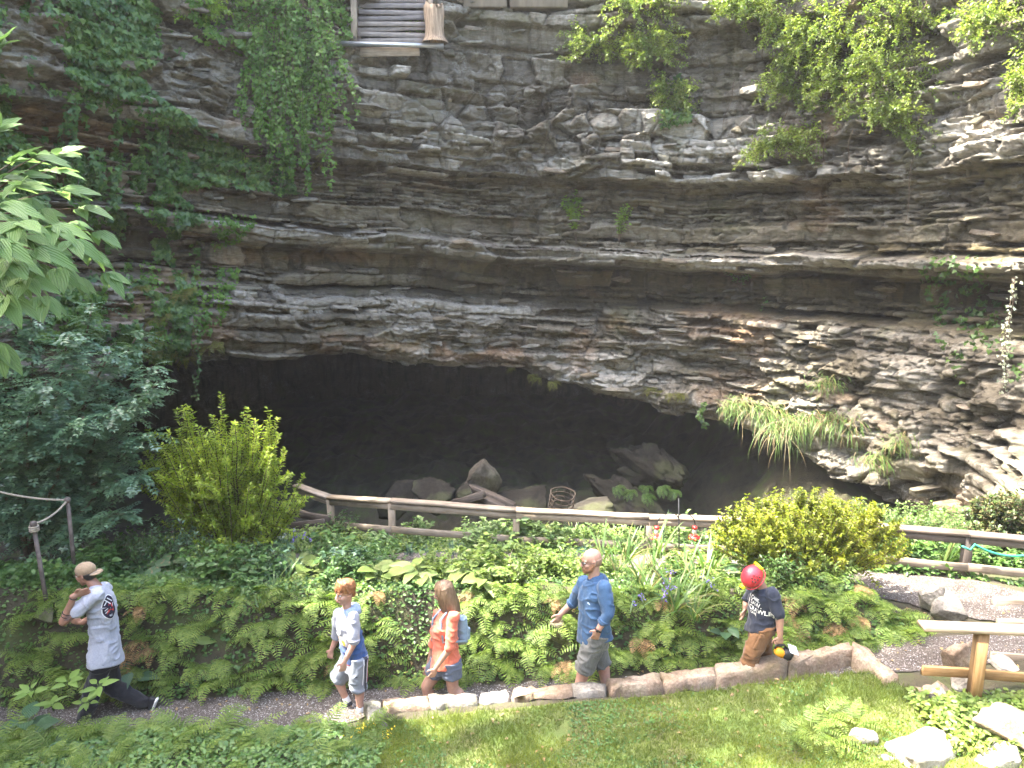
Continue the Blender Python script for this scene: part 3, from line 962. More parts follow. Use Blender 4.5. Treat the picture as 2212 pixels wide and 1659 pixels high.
# boulders and timbers inside the cave mouth
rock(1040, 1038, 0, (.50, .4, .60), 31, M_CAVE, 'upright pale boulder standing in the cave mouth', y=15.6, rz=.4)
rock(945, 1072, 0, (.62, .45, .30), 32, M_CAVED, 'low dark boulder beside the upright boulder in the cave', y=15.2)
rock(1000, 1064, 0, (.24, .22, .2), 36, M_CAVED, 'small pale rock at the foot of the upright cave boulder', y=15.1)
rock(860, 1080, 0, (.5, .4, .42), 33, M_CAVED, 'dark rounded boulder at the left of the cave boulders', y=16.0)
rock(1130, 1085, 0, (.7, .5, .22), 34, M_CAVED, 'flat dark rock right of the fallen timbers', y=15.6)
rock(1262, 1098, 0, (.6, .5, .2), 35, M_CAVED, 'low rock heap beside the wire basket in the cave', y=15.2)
beams = [((1005, 1046), (1110, 1094), 14.9, 'long fallen timber leaning down from the cave boulder'), ((960, 1092), (1045, 1068), 14.7, 'fallen timber crossing under the long one'),
         ((1030, 1072), (1085, 1098), 14.6, 'short fallen timber in front of the others')]
for p1, p2, y_, lb in beams:
    tag(plank('fallen_timber', M_DARKWOOD, at_y(*p1, y_ + .4), at_y(*p2, y_), .16, .14), lb, 'timber', 'fallen timbers in the cave mouth')
mb = MB()
for k in range(4):
    zc = k * .14
    mb.tube([Vector((.30 * math.cos(a) * (1 + .1 * math.sin(3 * a)), .30 * math.sin(a), zc)) for a in np.linspace(0, 2 * math.pi, 17)], .012, 5)
for k in range(10):
    a = 2 * math.pi * k / 10
    mb.tube([Vector((.30 * math.cos(a), .30 * math.sin(a), 0)), Vector((.30 * math.cos(a + .2), .30 * math.sin(a + .2), .42))], .010, 4)
p = at_y(1212, 1096, 14.9)
o = mb.build('wire_basket', plain('dark_rusty_wire', (.03, .02, .014), .9), loc=p); o.scale = (.85, .85, .8); o.rotation_euler = (.25, .1, 0)
tag(o, 'round brown wire basket lying in the cave mouth', 'basket')
# broken rock slope coming down on the right inside the cave
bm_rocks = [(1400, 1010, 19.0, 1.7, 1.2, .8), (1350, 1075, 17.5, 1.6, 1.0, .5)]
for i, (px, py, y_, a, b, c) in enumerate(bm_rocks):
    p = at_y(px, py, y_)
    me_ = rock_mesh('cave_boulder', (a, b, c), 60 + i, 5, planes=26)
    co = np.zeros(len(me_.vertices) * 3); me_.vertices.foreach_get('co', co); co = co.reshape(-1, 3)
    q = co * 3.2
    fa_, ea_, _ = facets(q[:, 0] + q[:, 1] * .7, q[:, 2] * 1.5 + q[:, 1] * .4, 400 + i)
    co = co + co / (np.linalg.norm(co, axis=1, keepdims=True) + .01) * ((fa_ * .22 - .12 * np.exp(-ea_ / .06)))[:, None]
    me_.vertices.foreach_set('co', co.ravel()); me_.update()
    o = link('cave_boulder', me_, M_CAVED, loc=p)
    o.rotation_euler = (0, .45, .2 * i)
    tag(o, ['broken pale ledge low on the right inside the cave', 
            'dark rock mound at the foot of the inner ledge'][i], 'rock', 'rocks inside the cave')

# loose blocks on the ledges of the cliff
LEDGE = [(1045, 512, .26, .16, .13), (1085, 522, .14, .12, .10), (1120, 520, .16, .12, .11), (1150, 526, .2, .14, .10), (1180, 524, .16, .12, .12), (1215, 528, .12, .1, .1), (1262, 533, .1, .09, .08), (1300, 538, .13, .1, .07),
         (1366, 533, .27, .18, .16), (1388, 542, .12, .1, .08), (1010, 512, .1, .1, .06), (1290, 778, .13, .12, .1), (1215, 775, .14, .1, .09),
         (1740, 452, .14, .12, .09), (1260, 212, .16, .14, .12), (1350, 290, .2, .15, .14), (1700, 300, .2, .14, .1), (945, 745, .3, .2, .14), (905, 690, .2, .12, .1), (2050, 885, .40, .34, .30), (2150, 915, .36, .3, .2), (1900, 880, .26, .2, .2), (1960, 900, .24, .2, .16)]
names_ = 'rock_block'
for i, (px, py, a, b, c) in enumerate(LEDGE):
    p, n = on_cliff(px, py)
    me_ = rock_mesh(names_, (a, b, c * .8), 100 + i, 3, planes=20, cut=(.3, .62))
    for nm, v in (('tint', .25 + .5 * random.random()), ('band', .15), ('rust', .15 * random.random())):
        at_ = me_.attributes.new(nm, 'FLOAT', 'POINT'); at_.data.foreach_set('value', np.full(len(me_.vertices), v, np.float32))
    o = link(names_, me_, M_CLIFF, cliff, loc=p + n * (.05 if i > 10 else .02) + Vector((0, 0, c * .3)))
    o.rotation_euler = (0, 0, random.uniform(-.6, .6))

# thin slabs standing proud of the bedding
slab_ms = []
for k in range(12):
    rr = random.Random(k)
    me_ = rock_mesh('rock_slab', (rr.uniform(.22, .6), .22, rr.uniform(.04, .14)), 300 + k, 3, planes=18, cut=(.35, .7))
    for nm, v in (('tint', rr.uniform(.3, .85)), ('band', rr.choice([.1, .2, .6])), ('rust', rr.choice([0, 0, .2]))):
        at_ = me_.attributes.new(nm, 'FLOAT', 'POINT'); at_.data.foreach_set('value', np.full(len(me_.vertices), v, np.float32))
    me_.materials.append(M_CLIFF)
    slab_ms.append(me_)
rr = np.random.default_rng(15)
vis = np.nonzero((FPX_ > 250) & (FPX_ < 2200) & (FPY_ > 20) & (FPY_ < 1020))[0]
for k in rr.choice(vis, 190):
    o = link('rock_slab', slab_ms[int(rr.integers(12))], None, cliff, loc=Vector(FP[k]) + Vector(FN[k]) * .02)
    o.rotation_euler = (rr.normal(0, .05), rr.normal(0, .06), math.atan2(-FN[k][0], FN[k][1]) + math.pi + rr.normal(0, .12))

# concrete wall on the rim
p, n = on_cliff(1110, 22)
cw = empty('concrete_wall', (p.x, p.y, p.z), label='stained tan concrete wall on the cliff rim', cat='wall')
for a, b, dz in ((1000, 1096, 0), (1100, 1228, .01)):
    pa, pb = at_y(a, 36, p.y - .25), at_y(b, 30, p.y - .25)
    o = MB().box(((pa.x + pb.x) / 2, p.y + .1 + dz, (pa.z + pb.z) / 2 + 1.15), (pb.x - pa.x - .02, .5, 1.9), ch=.02).build('panel', M_CONC)
    o.parent = cw; o.matrix_parent_inverse = Matrix.Translation(cw.location).inverted()

# plank platform hanging on the cliff
p, n = on_cliff(845, 60)
YP = p.y - .45
pl = empty('plank_platform', (p.x, YP, p.z), label='grey plank platform end with a steel pipe high on the cliff', cat='platform')
prev = None
for i in range(10):
    yy0 = 88 - i * 12.6
    xl, xr = 772 + i * .6, 925 - (2 if i > 4 else 0)
    tl = random.uniform(-3.5, 3.5)
    off = .02 * i + random.uniform(-.04, .04)
    plank('plank', M_GREYWOOD, at_y(xl, yy0 + tl + (4 if 2 < i < 6 else 0), YP + off), at_y(xr, yy0 - tl, YP + off), .05, random.uniform(.085, .12), pl, ch=.006)
plank('side_post', M_OLDWOOD, at_y(766, 92, YP + .04), at_y(764, -40, YP + .04), .13, .13, pl, up=(0, 1, 0))
plank('side_post', M_OLDWOOD, at_y(928, 96, YP + .10), at_y(930, -40, YP + .10), .10, .10, pl, up=(0, 1, 0))
plank('lower_board', M_OLDWOOD, at_y(778, 113, YP + .02), at_y(906, 111, YP + .02), .06, .19, pl)
mb = MB().tube([at_y(708, 93, YP - .10), at_y(958, 99, YP - .10)], .052, 14)
o = mb.build('pipe', M_STEEL, smooth=True); o.parent = pl; o.matrix_parent_inverse = Matrix.Translation(pl.location).inverted()
for k, px in enumerate((774, 926)):
    o = MB().tube([at_y(px, 60, YP - .05), at_y(px + 2, 92, YP - .10)], .008, 5).build('chain', M_IRON)
    o.parent = pl; o.matrix_parent_inverse = Matrix.Translation(pl.location).inverted()
# splintered stump beside it
V, F = [], []
nr, nl = 18, 9
base = at_y(940, 92, YP - .05)
for i in range(nl):
    for k in range(nr):
        a = 2 * math.pi * k / nr
        top = .72 + .28 * rnd(np.array([k]), 3, 9)[0]
        z = i / (nl - 1) * (1.0 if i < nl - 1 else top) * .85
        r_ = (.23 - .03 * i / nl) * (1 + .20 * noise(np.array([k * .9]), np.array([i * .35]), 0, 77)[0]) * (1 + (.25 if i == 0 else 0))
        V.append((base.x + r_ * math.cos(a), base.y + r_ * math.sin(a), base.z + z))
for i in range(nl - 1):
    for k in range(nr): F.append([i * nr + k, i * nr + (k + 1) % nr, (i + 1) * nr + (k + 1) % nr, (i + 1) * nr + k])
F.append([(nl - 1) * nr + k for k in range(nr)])
tag(MB().add(V, F).build('tree_stump', M_STUMP), 'splintered dead tree stump beside the plank platform', 'stump')

# rope barrier on iron posts at the left
b1, b2 = at_z(102, 1300, .72), at_y(158, 1216, 8.55)
t1 = at_y(72, 1132, b1.y + .02); t2 = at_y(146, 1080, b2.y + .02)
for (b, t, lb) in ((b1, t1, 'near rusty iron post of the rope barrier by the walker'), (b2, t2, 'far rusty iron post of the rope barrier behind the first')):
    r_ = empty('barrier_post', b, label=lb, cat='post', group='iron posts of the rope barrier')
    mb = MB().tube([Vector((b.x, b.y, gz(b.x, b.y) - .1)), t], .024, 10)
    o = mb.build('pole', M_IRON, smooth=True); o.parent = r_; o.matrix_parent_inverse = Matrix.Translation(b).inverted()
    o = MB().lathe([(.026, -.03), (.034, -.01), (.034, .025), (.016, .035)], t, 10).build('cap', M_IRON); o.parent = r_; o.matrix_parent_inverse = Matrix.Translation(b).inverted()
def sag(a, b, s, n=14): return [a.lerp(b, i / n) - Vector((0, 0, s * 4 * (i / n) * (1 - i / n))) for i in range(n + 1)]
rope = MB().tube(sag(at_y(-60, 1046, b2.y - .3), t2, .05) + sag(t2, t1, .05)[1:], .013, 6)
for k in range(3):
    rope.tube([t1 + Vector((.045 * math.cos(a), .045 * math.sin(a), -.03 - .022 * k)) for a in np.linspace(0, 6.28, 13)], .012, 5)
tag(rope.build('rope', M_ROPE, smooth=True), 'thin rope strung between the two rusty iron posts', 'rope')

# garden hose on the dark fence
hose_m = plain('green_hose', (.025, .19, .12), .4, .1, 5)
hp = [at_y(2078, 1180, 9.40), at_y(2096, 1188, 9.40)] + sag(at_y(2106, 1176, 9.40), at_y(2330, 1150, 9.1), .24, 18)
tag(MB().tube(hp, .016, 8).build('garden_hose', hose_m, smooth=True), 'green garden hose looped along the dark fence', 'hose')

# hummingbird feeders on a double shepherd hook
M_RED = plain('red_feeder_plastic', (.55, .035, .03), .3, .1, 6, spec=.5)
M_YELPL = plain('yellow_feeder_flower', (.75, .45, .06), .4, .1, 6)
M_NECTAR = plain('clear_feeder_bottle', (.55, .52, .40), .15, .08, 6, spec=.6)
YH = 9.75
pb_ = at_y(1468, 1225, YH); pb_.z = gz(pb_.x, YH) - .1
hk = empty('shepherd_hook', pb_, label='black double shepherd hook carrying two red feeders', cat='hook')
top = at_y(1464, 1122, YH)
o = MB().tube([pb_, top + Vector((0, 0, .30))], .009, 6).build('pole', M_BLACK); o.parent = hk; o.matrix_parent_inverse = Matrix.Translation(pb_).inverted()
ends = []
for sgn, ex in ((-1, 1419), (1, 1501)):
    e = at_y(ex, 1137, YH)
    pts = [top + Vector((0, 0, .02))]
    for a in np.linspace(0, math.pi, 9):
        pts.append(Vector((top.x + (e.x - top.x) * (1 - math.cos(a)) / 2, YH, top.z + .03 + .10 * math.sin(a) - (top.z - e.z) * (a / math.pi))))
    ends.append(pts[-1])
    o = MB().tube(pts, .007, 6).build('arm', M_BLACK); o.parent = hk; o.matrix_parent_inverse = Matrix.Translation(pb_).inverted()
for e, lb in zip(ends, ('left of the two red hummingbird feeders on the hook', 'right of the two red hummingbird feeders on the hook')):
    f = empty('hummingbird_feeder', e + Vector((0, 0, .02)), label=lb, cat='feeder', group='hummingbird feeders on the hook')
    f.scale = (.72, .72, .72)
    MB().tube([(0, 0, .0), (0, 0, -.06)], .004, 5).build('hanger', M_BLACK, f)
    MB().lathe([(.02, -.06), (.048, -.075), (.052, -.11), (.035, -.13)], (0, 0, 0), 14).build('cap', M_RED, f, True)
    MB().lathe([(.034, -.125), (.040, -.18), (.030, -.27)], (0, 0, 0), 14).build('bottle', M_NECTAR, f, True)
    MB().lathe([(.03, -.26), (.085, -.275), (.09, -.30), (.05, -.33), (.02, -.335)], (0, 0, 0), 16).build('base', M_RED, f, True)
    for k in range(5):
        a = 2 * math.pi * k / 5 - math.pi / 2
        mb = MB()
        c = Vector((.092 * math.cos(a), .092 * math.sin(a), -.295))
        for j in range(6):
            g = 2 * math.pi * j / 6
            t_ = Vector((-math.sin(a), math.cos(a), 0)) * math.cos(g) * .024 + Vector((0, 0, 1)) * math.sin(g) * .024
            mb.ball(c + t_, (.016, .016, .016), 6, 4)
        fl = mb.build('flower', M_RED, f, True)
        MB().ball(c + Vector((math.cos(a), math.sin(a), 0)) * .014, .014, 8, 5).build('flower_centre', M_YELPL, fl, True)
# ------------------------------------------------------------ leaf materials
LM = {
    'fern': leaf_mat('fern_green', [(.09, .15, .028), (.13, .195, .04), (.18, .235, .06)], .4, .5),
    'fern_dry': leaf_mat('fern_olive', [(.12, .13, .028), (.16, .17, .035), (.10, .085, .03)], .4, .5),
    'cover': leaf_mat('ground_cover_green', [(.055, .115, .032), (.08, .155, .04), (.125, .20, .055)], .3, .42),
    'cover_y': leaf_mat('yellowish_ground_cover', [(.095, .155, .03), (.135, .195, .038), (.19, .235, .06)], .35, .45),
    'grass': leaf_mat('lawn_grass', [(.115, .155, .022), (.15, .19, .032), (.20, .225, .06)], .4, .5),
    'clover': leaf_mat('clover_leaf', [(.05, .12, .028), (.075, .15, .035)], .3, .5),
    'strap': leaf_mat('strap_leaf_green', [(.06, .115, .03), (.085, .15, .035), (.14, .18, .05), (.20, .17, .07)], .35, .4),
    'hosta': leaf_mat('hosta_green', [(.05, .11, .035), (.08, .15, .04), (.15, .21, .06)], .3, .4),
    'hosta_y': leaf_mat('hosta_yellow_green', [(.14, .20, .045), (.19, .24, .06), (.12, .18, .04)], .35, .4),
    'ivy': leaf_mat('dark_ivy', [(.045, .098, .024), (.068, .135, .03), (.115, .18, .042)], .25, .38),
    'ivy_l': leaf_mat('bright_vine', [(.075, .16, .024), (.105, .205, .032), (.15, .245, .05)], .38, .4),
    'locust': leaf_mat('blue_green_leaf', [(.085, .155, .095), (.12, .205, .12), (.175, .265, .15)], .35, .28, .6),
    'chestnut': leaf_mat('fresh_broad_leaf', [(.06, .14, .028), (.085, .18, .035), (.12, .215, .045)], .35, .32),
    'shrub_y': leaf_mat('yellow_green_shrub', [(.19, .28, .025), (.28, .36, .04), (.40, .45, .065)], .45, .4),  # leaf colour lifted past natural foliage to make up for missing sun
    'shrub_g': leaf_mat('golden_shrub', [(.12, .165, .014), (.19, .22, .018), (.28, .27, .03)], .4, .42),
    'cliffbush': leaf_mat('cliff_bush_leaf', [(.12, .175, .035), (.18, .24, .055), (.27, .31, .10)], .4, .42),
    'pale': leaf_mat('pale_sunlit_leaf', [(.11, .18, .06), (.16, .24, .085), (.22, .29, .12)], .4, .45),
    'viburn': leaf_mat('brownish_bush_leaf', [(.05, .085, .028), (.08, .11, .035), (.16, .11, .055)], .3, .45),
    'lime': leaf_mat('lime_leaf', [(.14, .24, .03), (.18, .29, .04), (.22, .32, .06)], .4, .4),
    'canopy': leaf_mat('canopy_leaf', [(.04, .09, .02), (.06, .12, .03)], .25, .5),
    'dry': leaf_mat('dry_leaf', [(.20, .13, .06), (.30, .20, .10), (.13, .085, .045)], .2, .7),
    'purple': leaf_mat('violet_petal', [(.16, .11, .42), (.24, .17, .55)], .2, .6),
    'white': leaf_mat('white_petal', [(.7, .7, .68), (.8, .8, .76)], .2, .6),
    'yellow': leaf_mat('yellow_petal', [(.75, .5, .03), (.85, .62, .06)], .2, .6),
    'roots': leaf_mat('hanging_roots', [(.16, .12, .065), (.24, .18, .10), (.10, .085, .045)], .15, .8),
    'hgrass': leaf_mat('hanging_grass', [(.08, .15, .035), (.11, .18, .045), (.15, .19, .06)], .3, .5),
}
M_TWIG = plain('brown_twig', (.085, .06, .04), .85, .3, 20)
M_STEM = plain('green_stem', (.07, .11, .03), .7, .2, 15)

# ------------------------------------------------------------ growing things
def strip(path, width, up=None):
    """flat curved blade along path with widths"""
    P = np.asarray(path, float)
    t = np.gradient(P, axis=0)
    t /= np.linalg.norm(t, axis=1, keepdims=True) + 1e-9
    u = np.asarray(up if up is not None else (0, 0, 1), float)
    s = np.cross(t, u)
    nrm = np.linalg.norm(s, axis=1, keepdims=True)
    s = np.where(nrm > .05, s / (nrm + 1e-9), np.array([1.0, 0, 0]))
    w = np.asarray(width, float)[:, None] / 2
    V = np.concatenate([P - s * w, P + s * w])
    n = len(P)
    F = np.array([[i, i + 1, n + i + 1, n + i] for i in range(n - 1)])
    return V, [F]

def arc(base, az, elev0, L, bend, n=6):
    """curve that leaves base at elevation elev0 and bends down by bend"""
    p = np.array(base, float); out = [p.copy()]
    for i in range(n):
        e = elev0 - bend * (i + .5) / n
        p = p + np.array([math.cos(az) * math.cos(e), math.sin(az) * math.cos(e), math.sin(e)]) * L / n
        out.append(p.copy())
    return np.array(out)

def fern_mesh(seed, nf=9, L=.36, face=-math.pi / 2, spread=1.5, pairs=12, elev=(.5, 1.2), bend=(1.0, 1.7), leanw=.27):
    r = np.random.default_rng(seed)
    lv = Leaves()
    for k in range(nf):
        az = face + r.uniform(-spread, spread)
        l = L * r.uniform(.65, 1.1)
        c = arc((r.normal(0, .02), r.normal(0, .02), 0), az, r.uniform(*elev), l, r.uniform(*bend), 10)
        t = np.linspace(.14, .99, pairs)
        seg = np.interp(t * 10, np.arange(11), np.arange(11))
        pos = np.stack([np.interp(seg, np.arange(11), c[:, j]) for j in range(3)], 1)
        tan = np.gradient(pos, axis=0); tan /= np.linalg.norm(tan, axis=1, keepdims=True)
        side = np.cross(tan, np.array([0, 0, 1.0])); side /= np.linalg.norm(side, axis=1, keepdims=True) + 1e-9
        nrm = np.cross(side, tan)
        ln = l * leanw * np.sin(np.clip((1 - t) * 1.25 + .12, 0, 1) * math.pi * .55) * (.55 + .45 * np.clip(t * 4, 0, 1))
        sp = l * .85 / pairs
        for sg in (-1, 1):
            d = side * sg + tan * .35 + r.normal(0, .08, pos.shape) - nrm * .12
            lv.add(LEAF2, pos, d, nrm + r.normal(0, .15, pos.shape), np.stack([ln, np.full_like(ln, sp * .62), ln * .5], 1))
        V, F = strip(c, np.linspace(.007, .002, 11)); lv.raw(V, F)
    return lv.mesh('fern')

def bush_cluster(lv, pos, d, n_leaf, size, tpl=LEAF6, ratio=.5, r=None, up=.6):
    """leaves around points pos pointing outwards d"""
    r = r or rng
    m = len(pos)
    P = np.repeat(pos, n_leaf, 0); Dd = np.repeat(d, n_leaf, 0)
    dd = Dd * .6 + r.normal(0, .6, P.shape)
    nn = np.array([0, 0, up]) + r.normal(0, .45, P.shape) + Dd * .3
    s = size * r.uniform(.65, 1.2, len(P))
    lv.add(tpl, P + r.normal(0, size * .35, P.shape), dd, nn, np.stack([s, s * ratio, s], 1))

def stem_shrub(name, base, stems, leaf, mat, label, cat='shrub', leaf_len=.04, ratio=.42, group=None, seed=1, whorl=4, step=.03, tpl=LEAF2, stem_r=.006, twigs=3, start=.15, lift=.5):
    """stems: list of curves (k,3) in world; leaves all along them and on side twigs"""
    r = np.random.default_rng(seed)
    root = empty(name, base, label=label, cat=cat, group=group)
    b = np.array(base)
    lv = Leaves(); mb = MB()
    for c in stems:
        c = np.asarray(c, float) - b
        L = np.linalg.norm(np.diff(c, axis=0), axis=1).sum()
        mb.tube([Vector(p) for p in c], list(np.linspace(stem_r, stem_r * .35, len(c))), 5)
        paths = [(c, start)]
        for k in range(twigs):
            t = r.uniform(start, .85)
            i = t * (len(c) - 1); i0 = int(i)
            p0 = c[i0] * (1 - (i - i0)) + c[min(i0 + 1, len(c) - 1)] * (i - i0)
            tg = c[min(i0 + 1, len(c) - 1)] - c[i0]; tg /= np.linalg.norm(tg) + 1e-9
            dd = tg * .6 + r.normal(0, .5, 3) + np.array([0, 0, .3]); dd /= np.linalg.norm(dd)
            l = L * r.uniform(.18, .38) * (1 - t * .5)
            cc = np.array([p0 + dd * l * q + np.array([0, 0, .15 * l * q * q]) for q in np.linspace(0, 1, 4)])
            mb.tube([Vector(p) for p in cc], list(np.linspace(stem_r * .5, stem_r * .2, 4)), 4)
            paths.append((cc, .1))
        for cc, st in paths:
            l = np.linalg.norm(np.diff(cc, axis=0), axis=1).sum()
            n = max(2, int(l * (1 - st) / step))
            t = np.linspace(st, 1, n) * (len(cc) - 1)
            P = np.stack([np.interp(t, np.arange(len(cc)), cc[:, j]) for j in range(3)], 1)
            T = np.gradient(P, axis=0); T /= np.linalg.norm(T, axis=1, keepdims=True) + 1e-9
            P = np.repeat(P, whorl, 0); T = np.repeat(T, whorl, 0)
            rad = r.normal(0, 1, P.shape); rad -= T * (rad * T).sum(1, keepdims=True); rad /= np.linalg.norm(rad, axis=1, keepdims=True) + 1e-9
            d = rad * .9 + T * r.uniform(.2, .9, (len(P), 1))
            s = leaf_len * r.uniform(.6, 1.2, len(P))
            nn = T * lift + np.array([0, 0, .8]) + r.normal(0, .25, P.shape)
            lv.add(tpl, P, d, nn, np.stack([s, s * ratio, s], 1))
    mb.build('stems', M_TWIG, root)
    lv.build('foliage', mat, root)
    return root

# ---- ground cover, one mass per zone
def scatter_ground(n, xr, yr, keep=None, r=None):
    r = r or rng
    x = r.uniform(*xr, n); y = r.uniform(*yr, n)
    if keep is not None:
        m = keep(x, y); x, y = x[m], y[m]
    return x, y, ground_z(x, y)

def on_path(x, y, pad=0.0):
    yc = path_yc(x)
    return (np.abs(y - yc - .0) < .36 + pad + .06 * noise(x * 2.3, 4.4, 0, 9))
def on_upper(x, y):
    yu = np.interp(x, [-6, -3, -1, 1, 3, 4.2, 5.2, 6.2], [9.7, 9.9, 10.0, 10.05, 9.95, 9.6, 9.15, 8.6])
    return np.abs(y - yu) < .42
def in_hairpin(x, y): return (x > 4.75 + .25 * noise(y * 2, 1.0, 0, 4)) & (y > 7.3) & (y < 9.3 - (x - 4.3) * .35)

def cover(name, n, xr, yr, hmax, size, mat, label, keep, seed, tpl=LEAF6, ratio=.7, clump=1.2, thr=-1.0, flat=.9):
    r = np.random.default_rng(seed)
    x, y, z = scatter_ground(n, xr, yr, keep, r)
    cl = fbm(x * clump, y * clump, 0, 3, seed)
    m = cl > thr
    x, y, z, cl = x[m], y[m], z[m], cl[m]
    h = hmax * r.uniform(.1, 1, len(x)) * np.clip(.6 + cl, .25, 1.4)
    P = np.stack([x, y, z + h], 1)
    d = np.stack([r.normal(0, 1, len(x)), r.normal(-.4, 1, len(x)), r.normal(-.05, .35, len(x))], 1)
    nn = np.stack([r.normal(0, .35, len(x)), r.normal(-.35, .35, len(x)), np.full(len(x), flat)], 1)
    s = size * r.uniform(.55, 1.25, len(x))
    lv = Leaves().add(tpl, P, d, nn, np.stack([s, s * ratio, s], 1))
    return tag(lv.build(name, mat), label, 'ground cover', kind='stuff')

not_path = lambda x, y: ~on_path(x, y) & ~on_upper(x, y) & ~in_hairpin(x, y)
cover('ground_cover', 30000, (-7.5, 4.6), (7.66, 9.5), .10, .050, LM['cover'], 'low green leafy ground cover over the bank and terrace', not_path, 501)
cover('ground_cover', 12000, (-7.5, 4.6), (7.66, 9.5), .14, .042, LM['cover_y'], 'yellow green leafy ground cover in sunny spots of the terrace', lambda x, y: not_path(x, y) & (x > -3), 502, thr=.1)
cover('ground_cover', 16000, (-4.5, 6.0), (10.35, 11.7), .26, .055, LM['cover_y'], 'mixed green plants under and behind the long fence', not_path, 503)
cover('ground_cover', 9000, (-4.5, 6.0), (10.3, 11.4), .18, .06, LM['cover'], 'darker leafy plants around the long fence', not_path, 504)
cover('ground_cover', 11000, (-6.5, -1.25), (6.0, 7.0), .12, .050, LM['cover'], 'leafy ground cover in front of the path at the left', lambda x, y: ~on_path(x, y) & (y < path_yc(x) - .33) & ((x < -1.7) | (y < 6.75)), 505)
cover('ground_cover', 9000, (5.0, 9.0), (9.2, 11.8), .22, .085, LM['cover'], 'broad leaved ground cover around the dark fence', lambda x, y: (y > 9.75 - (x - 5.0) * .28), 506, ratio=.6)
cover('ground_cover', 6000, (3.9, 6.2), (5.9, 6.95), .14, .06, LM['cover_y'], 'sunny leafy plants around the corner rocks', lambda x, y: y < 6.75, 507, thr=-.3)
cover('ground_cover', 5000, (-8, -3.6), (8.2, 10), .25, .07, LM['cover'], 'dark leafy undergrowth behind the iron posts', None, 508)

# ---- lawn
def lawn_keep(x, y):
    ky = np.interp(x, [-1.6, -.5, .7, 1.9, 2.9, 3.7, 3.95, 4.5], [6.80, 6.93, 7.03, 7.08, 7.19, 7.38, 6.95, 6.4])
    return (y < ky) & (x > -1.5 + .3 * noise(y * 2.2, 3.0, 0, 6)) & (x < 5.2)
lx, ly, lz = scatter_ground(3000, (-1.8, 4.7), (5.2, 7.4), lawn_keep)
# thin green turf sheet under the blades
tx_ = np.linspace(-1.4, 4.4, 120); ty_ = np.linspace(5.0, 7.3, 60)
TX, TY = np.meshgrid(tx_, ty_)
KY = np.interp(TX, [-1.6, -.5, .7, 1.9, 2.9, 3.7, 3.95, 4.5], [6.82, 6.95, 7.05, 7.10, 7.21, 7.40, 6.95, 6.4])
TY2 = 5.0 + (KY - 5.0) * (TY - 5.0) / 2.3
turf_m, nt_, p_ = new_mat('turf')
n_ = noise_tex(nt_, 2.4, 6, .65)
nt_.links.new(ramp(nt_, n_.outputs['Fac'], [(.30, (.085, .07, .03)), (.45, (.08, .095, .022)), (.6, (.08, .12, .022))]), p_.inputs['Base Color'])
p_.inputs['Roughness'].default_value = .95
bump(nt_, p_, noise_tex(nt_, 40, 5, .7).outputs['Fac'], .8, .02)
TZ = ground_z(TX, TY2) + .006
ii = np.arange(TX.size).reshape(TX.shape)
tag(link('lawn', make_mesh('lawn', np.stack([TX, TY2, TZ], -1).reshape(-1, 3), [np.stack([ii[:-1, :-1], ii[:-1, 1:], ii[1:, 1:], ii[1:, :-1]], -1).reshape(-1, 4)], True), turf_m), 'small sloping lawn in front of the stone kerb', 'lawn', kind='structure')
BLADE = (np.array([[0, -.5, 0], [0, .5, 0], [.5, -.38, .08], [.5, .38, .08], [1, 0, -.12]]), [np.array([[0, 2, 3, 1]]), np.array([[2, 4, 3]])])
gx_, gy_, gz_ = scatter_ground(90000, (-1.9, 5.2), (5.4, 7.4), lambda x, y: lawn_keep(x, y) & (fbm(x * 1.9, y * 1.9, 0, 3, 66) + .35 * fbm(x * 9, y * 9, 0, 2, 67) > -1.1))
d = np.stack([rng.normal(0, .45, len(gx_)), rng.normal(-.1, .45, len(gx_)), np.ones(len(gx_))], 1)
hh = .062 * rng.uniform(.5, 1.35, len(gx_)) * (1 + .45 * fbm(gx_ * 1.6, gy_ * 1.6, 0, 2, 61))
near_kerb = np.exp(-(np.interp(gx_, [-1.6, -.5, .7, 1.9, 2.9, 3.7], [6.80, 6.93, 7.03, 7.08, 7.19, 7.38]) - gy_) / .05)
hh = hh * (1 + .8 * near_kerb)
lv = Leaves().add(BLADE, np.stack([gx_, gy_, gz_], 1), d, rng.normal(0, 1, (len(gx_), 3)), np.stack([hh, np.full_like(hh, .0055), hh], 1))
tag(lv.build('grass', LM['grass']), 'thin green blades of the small lawn', 'grass', kind='stuff')
cover('clover', 9000, (-1.6, 4.6), (5.9, 7.2), .03, .026, LM['clover'], 'clover and round leaves growing in the lawn', lambda x, y: lawn_keep(x, y), 511, ratio=1.0, thr=.05)

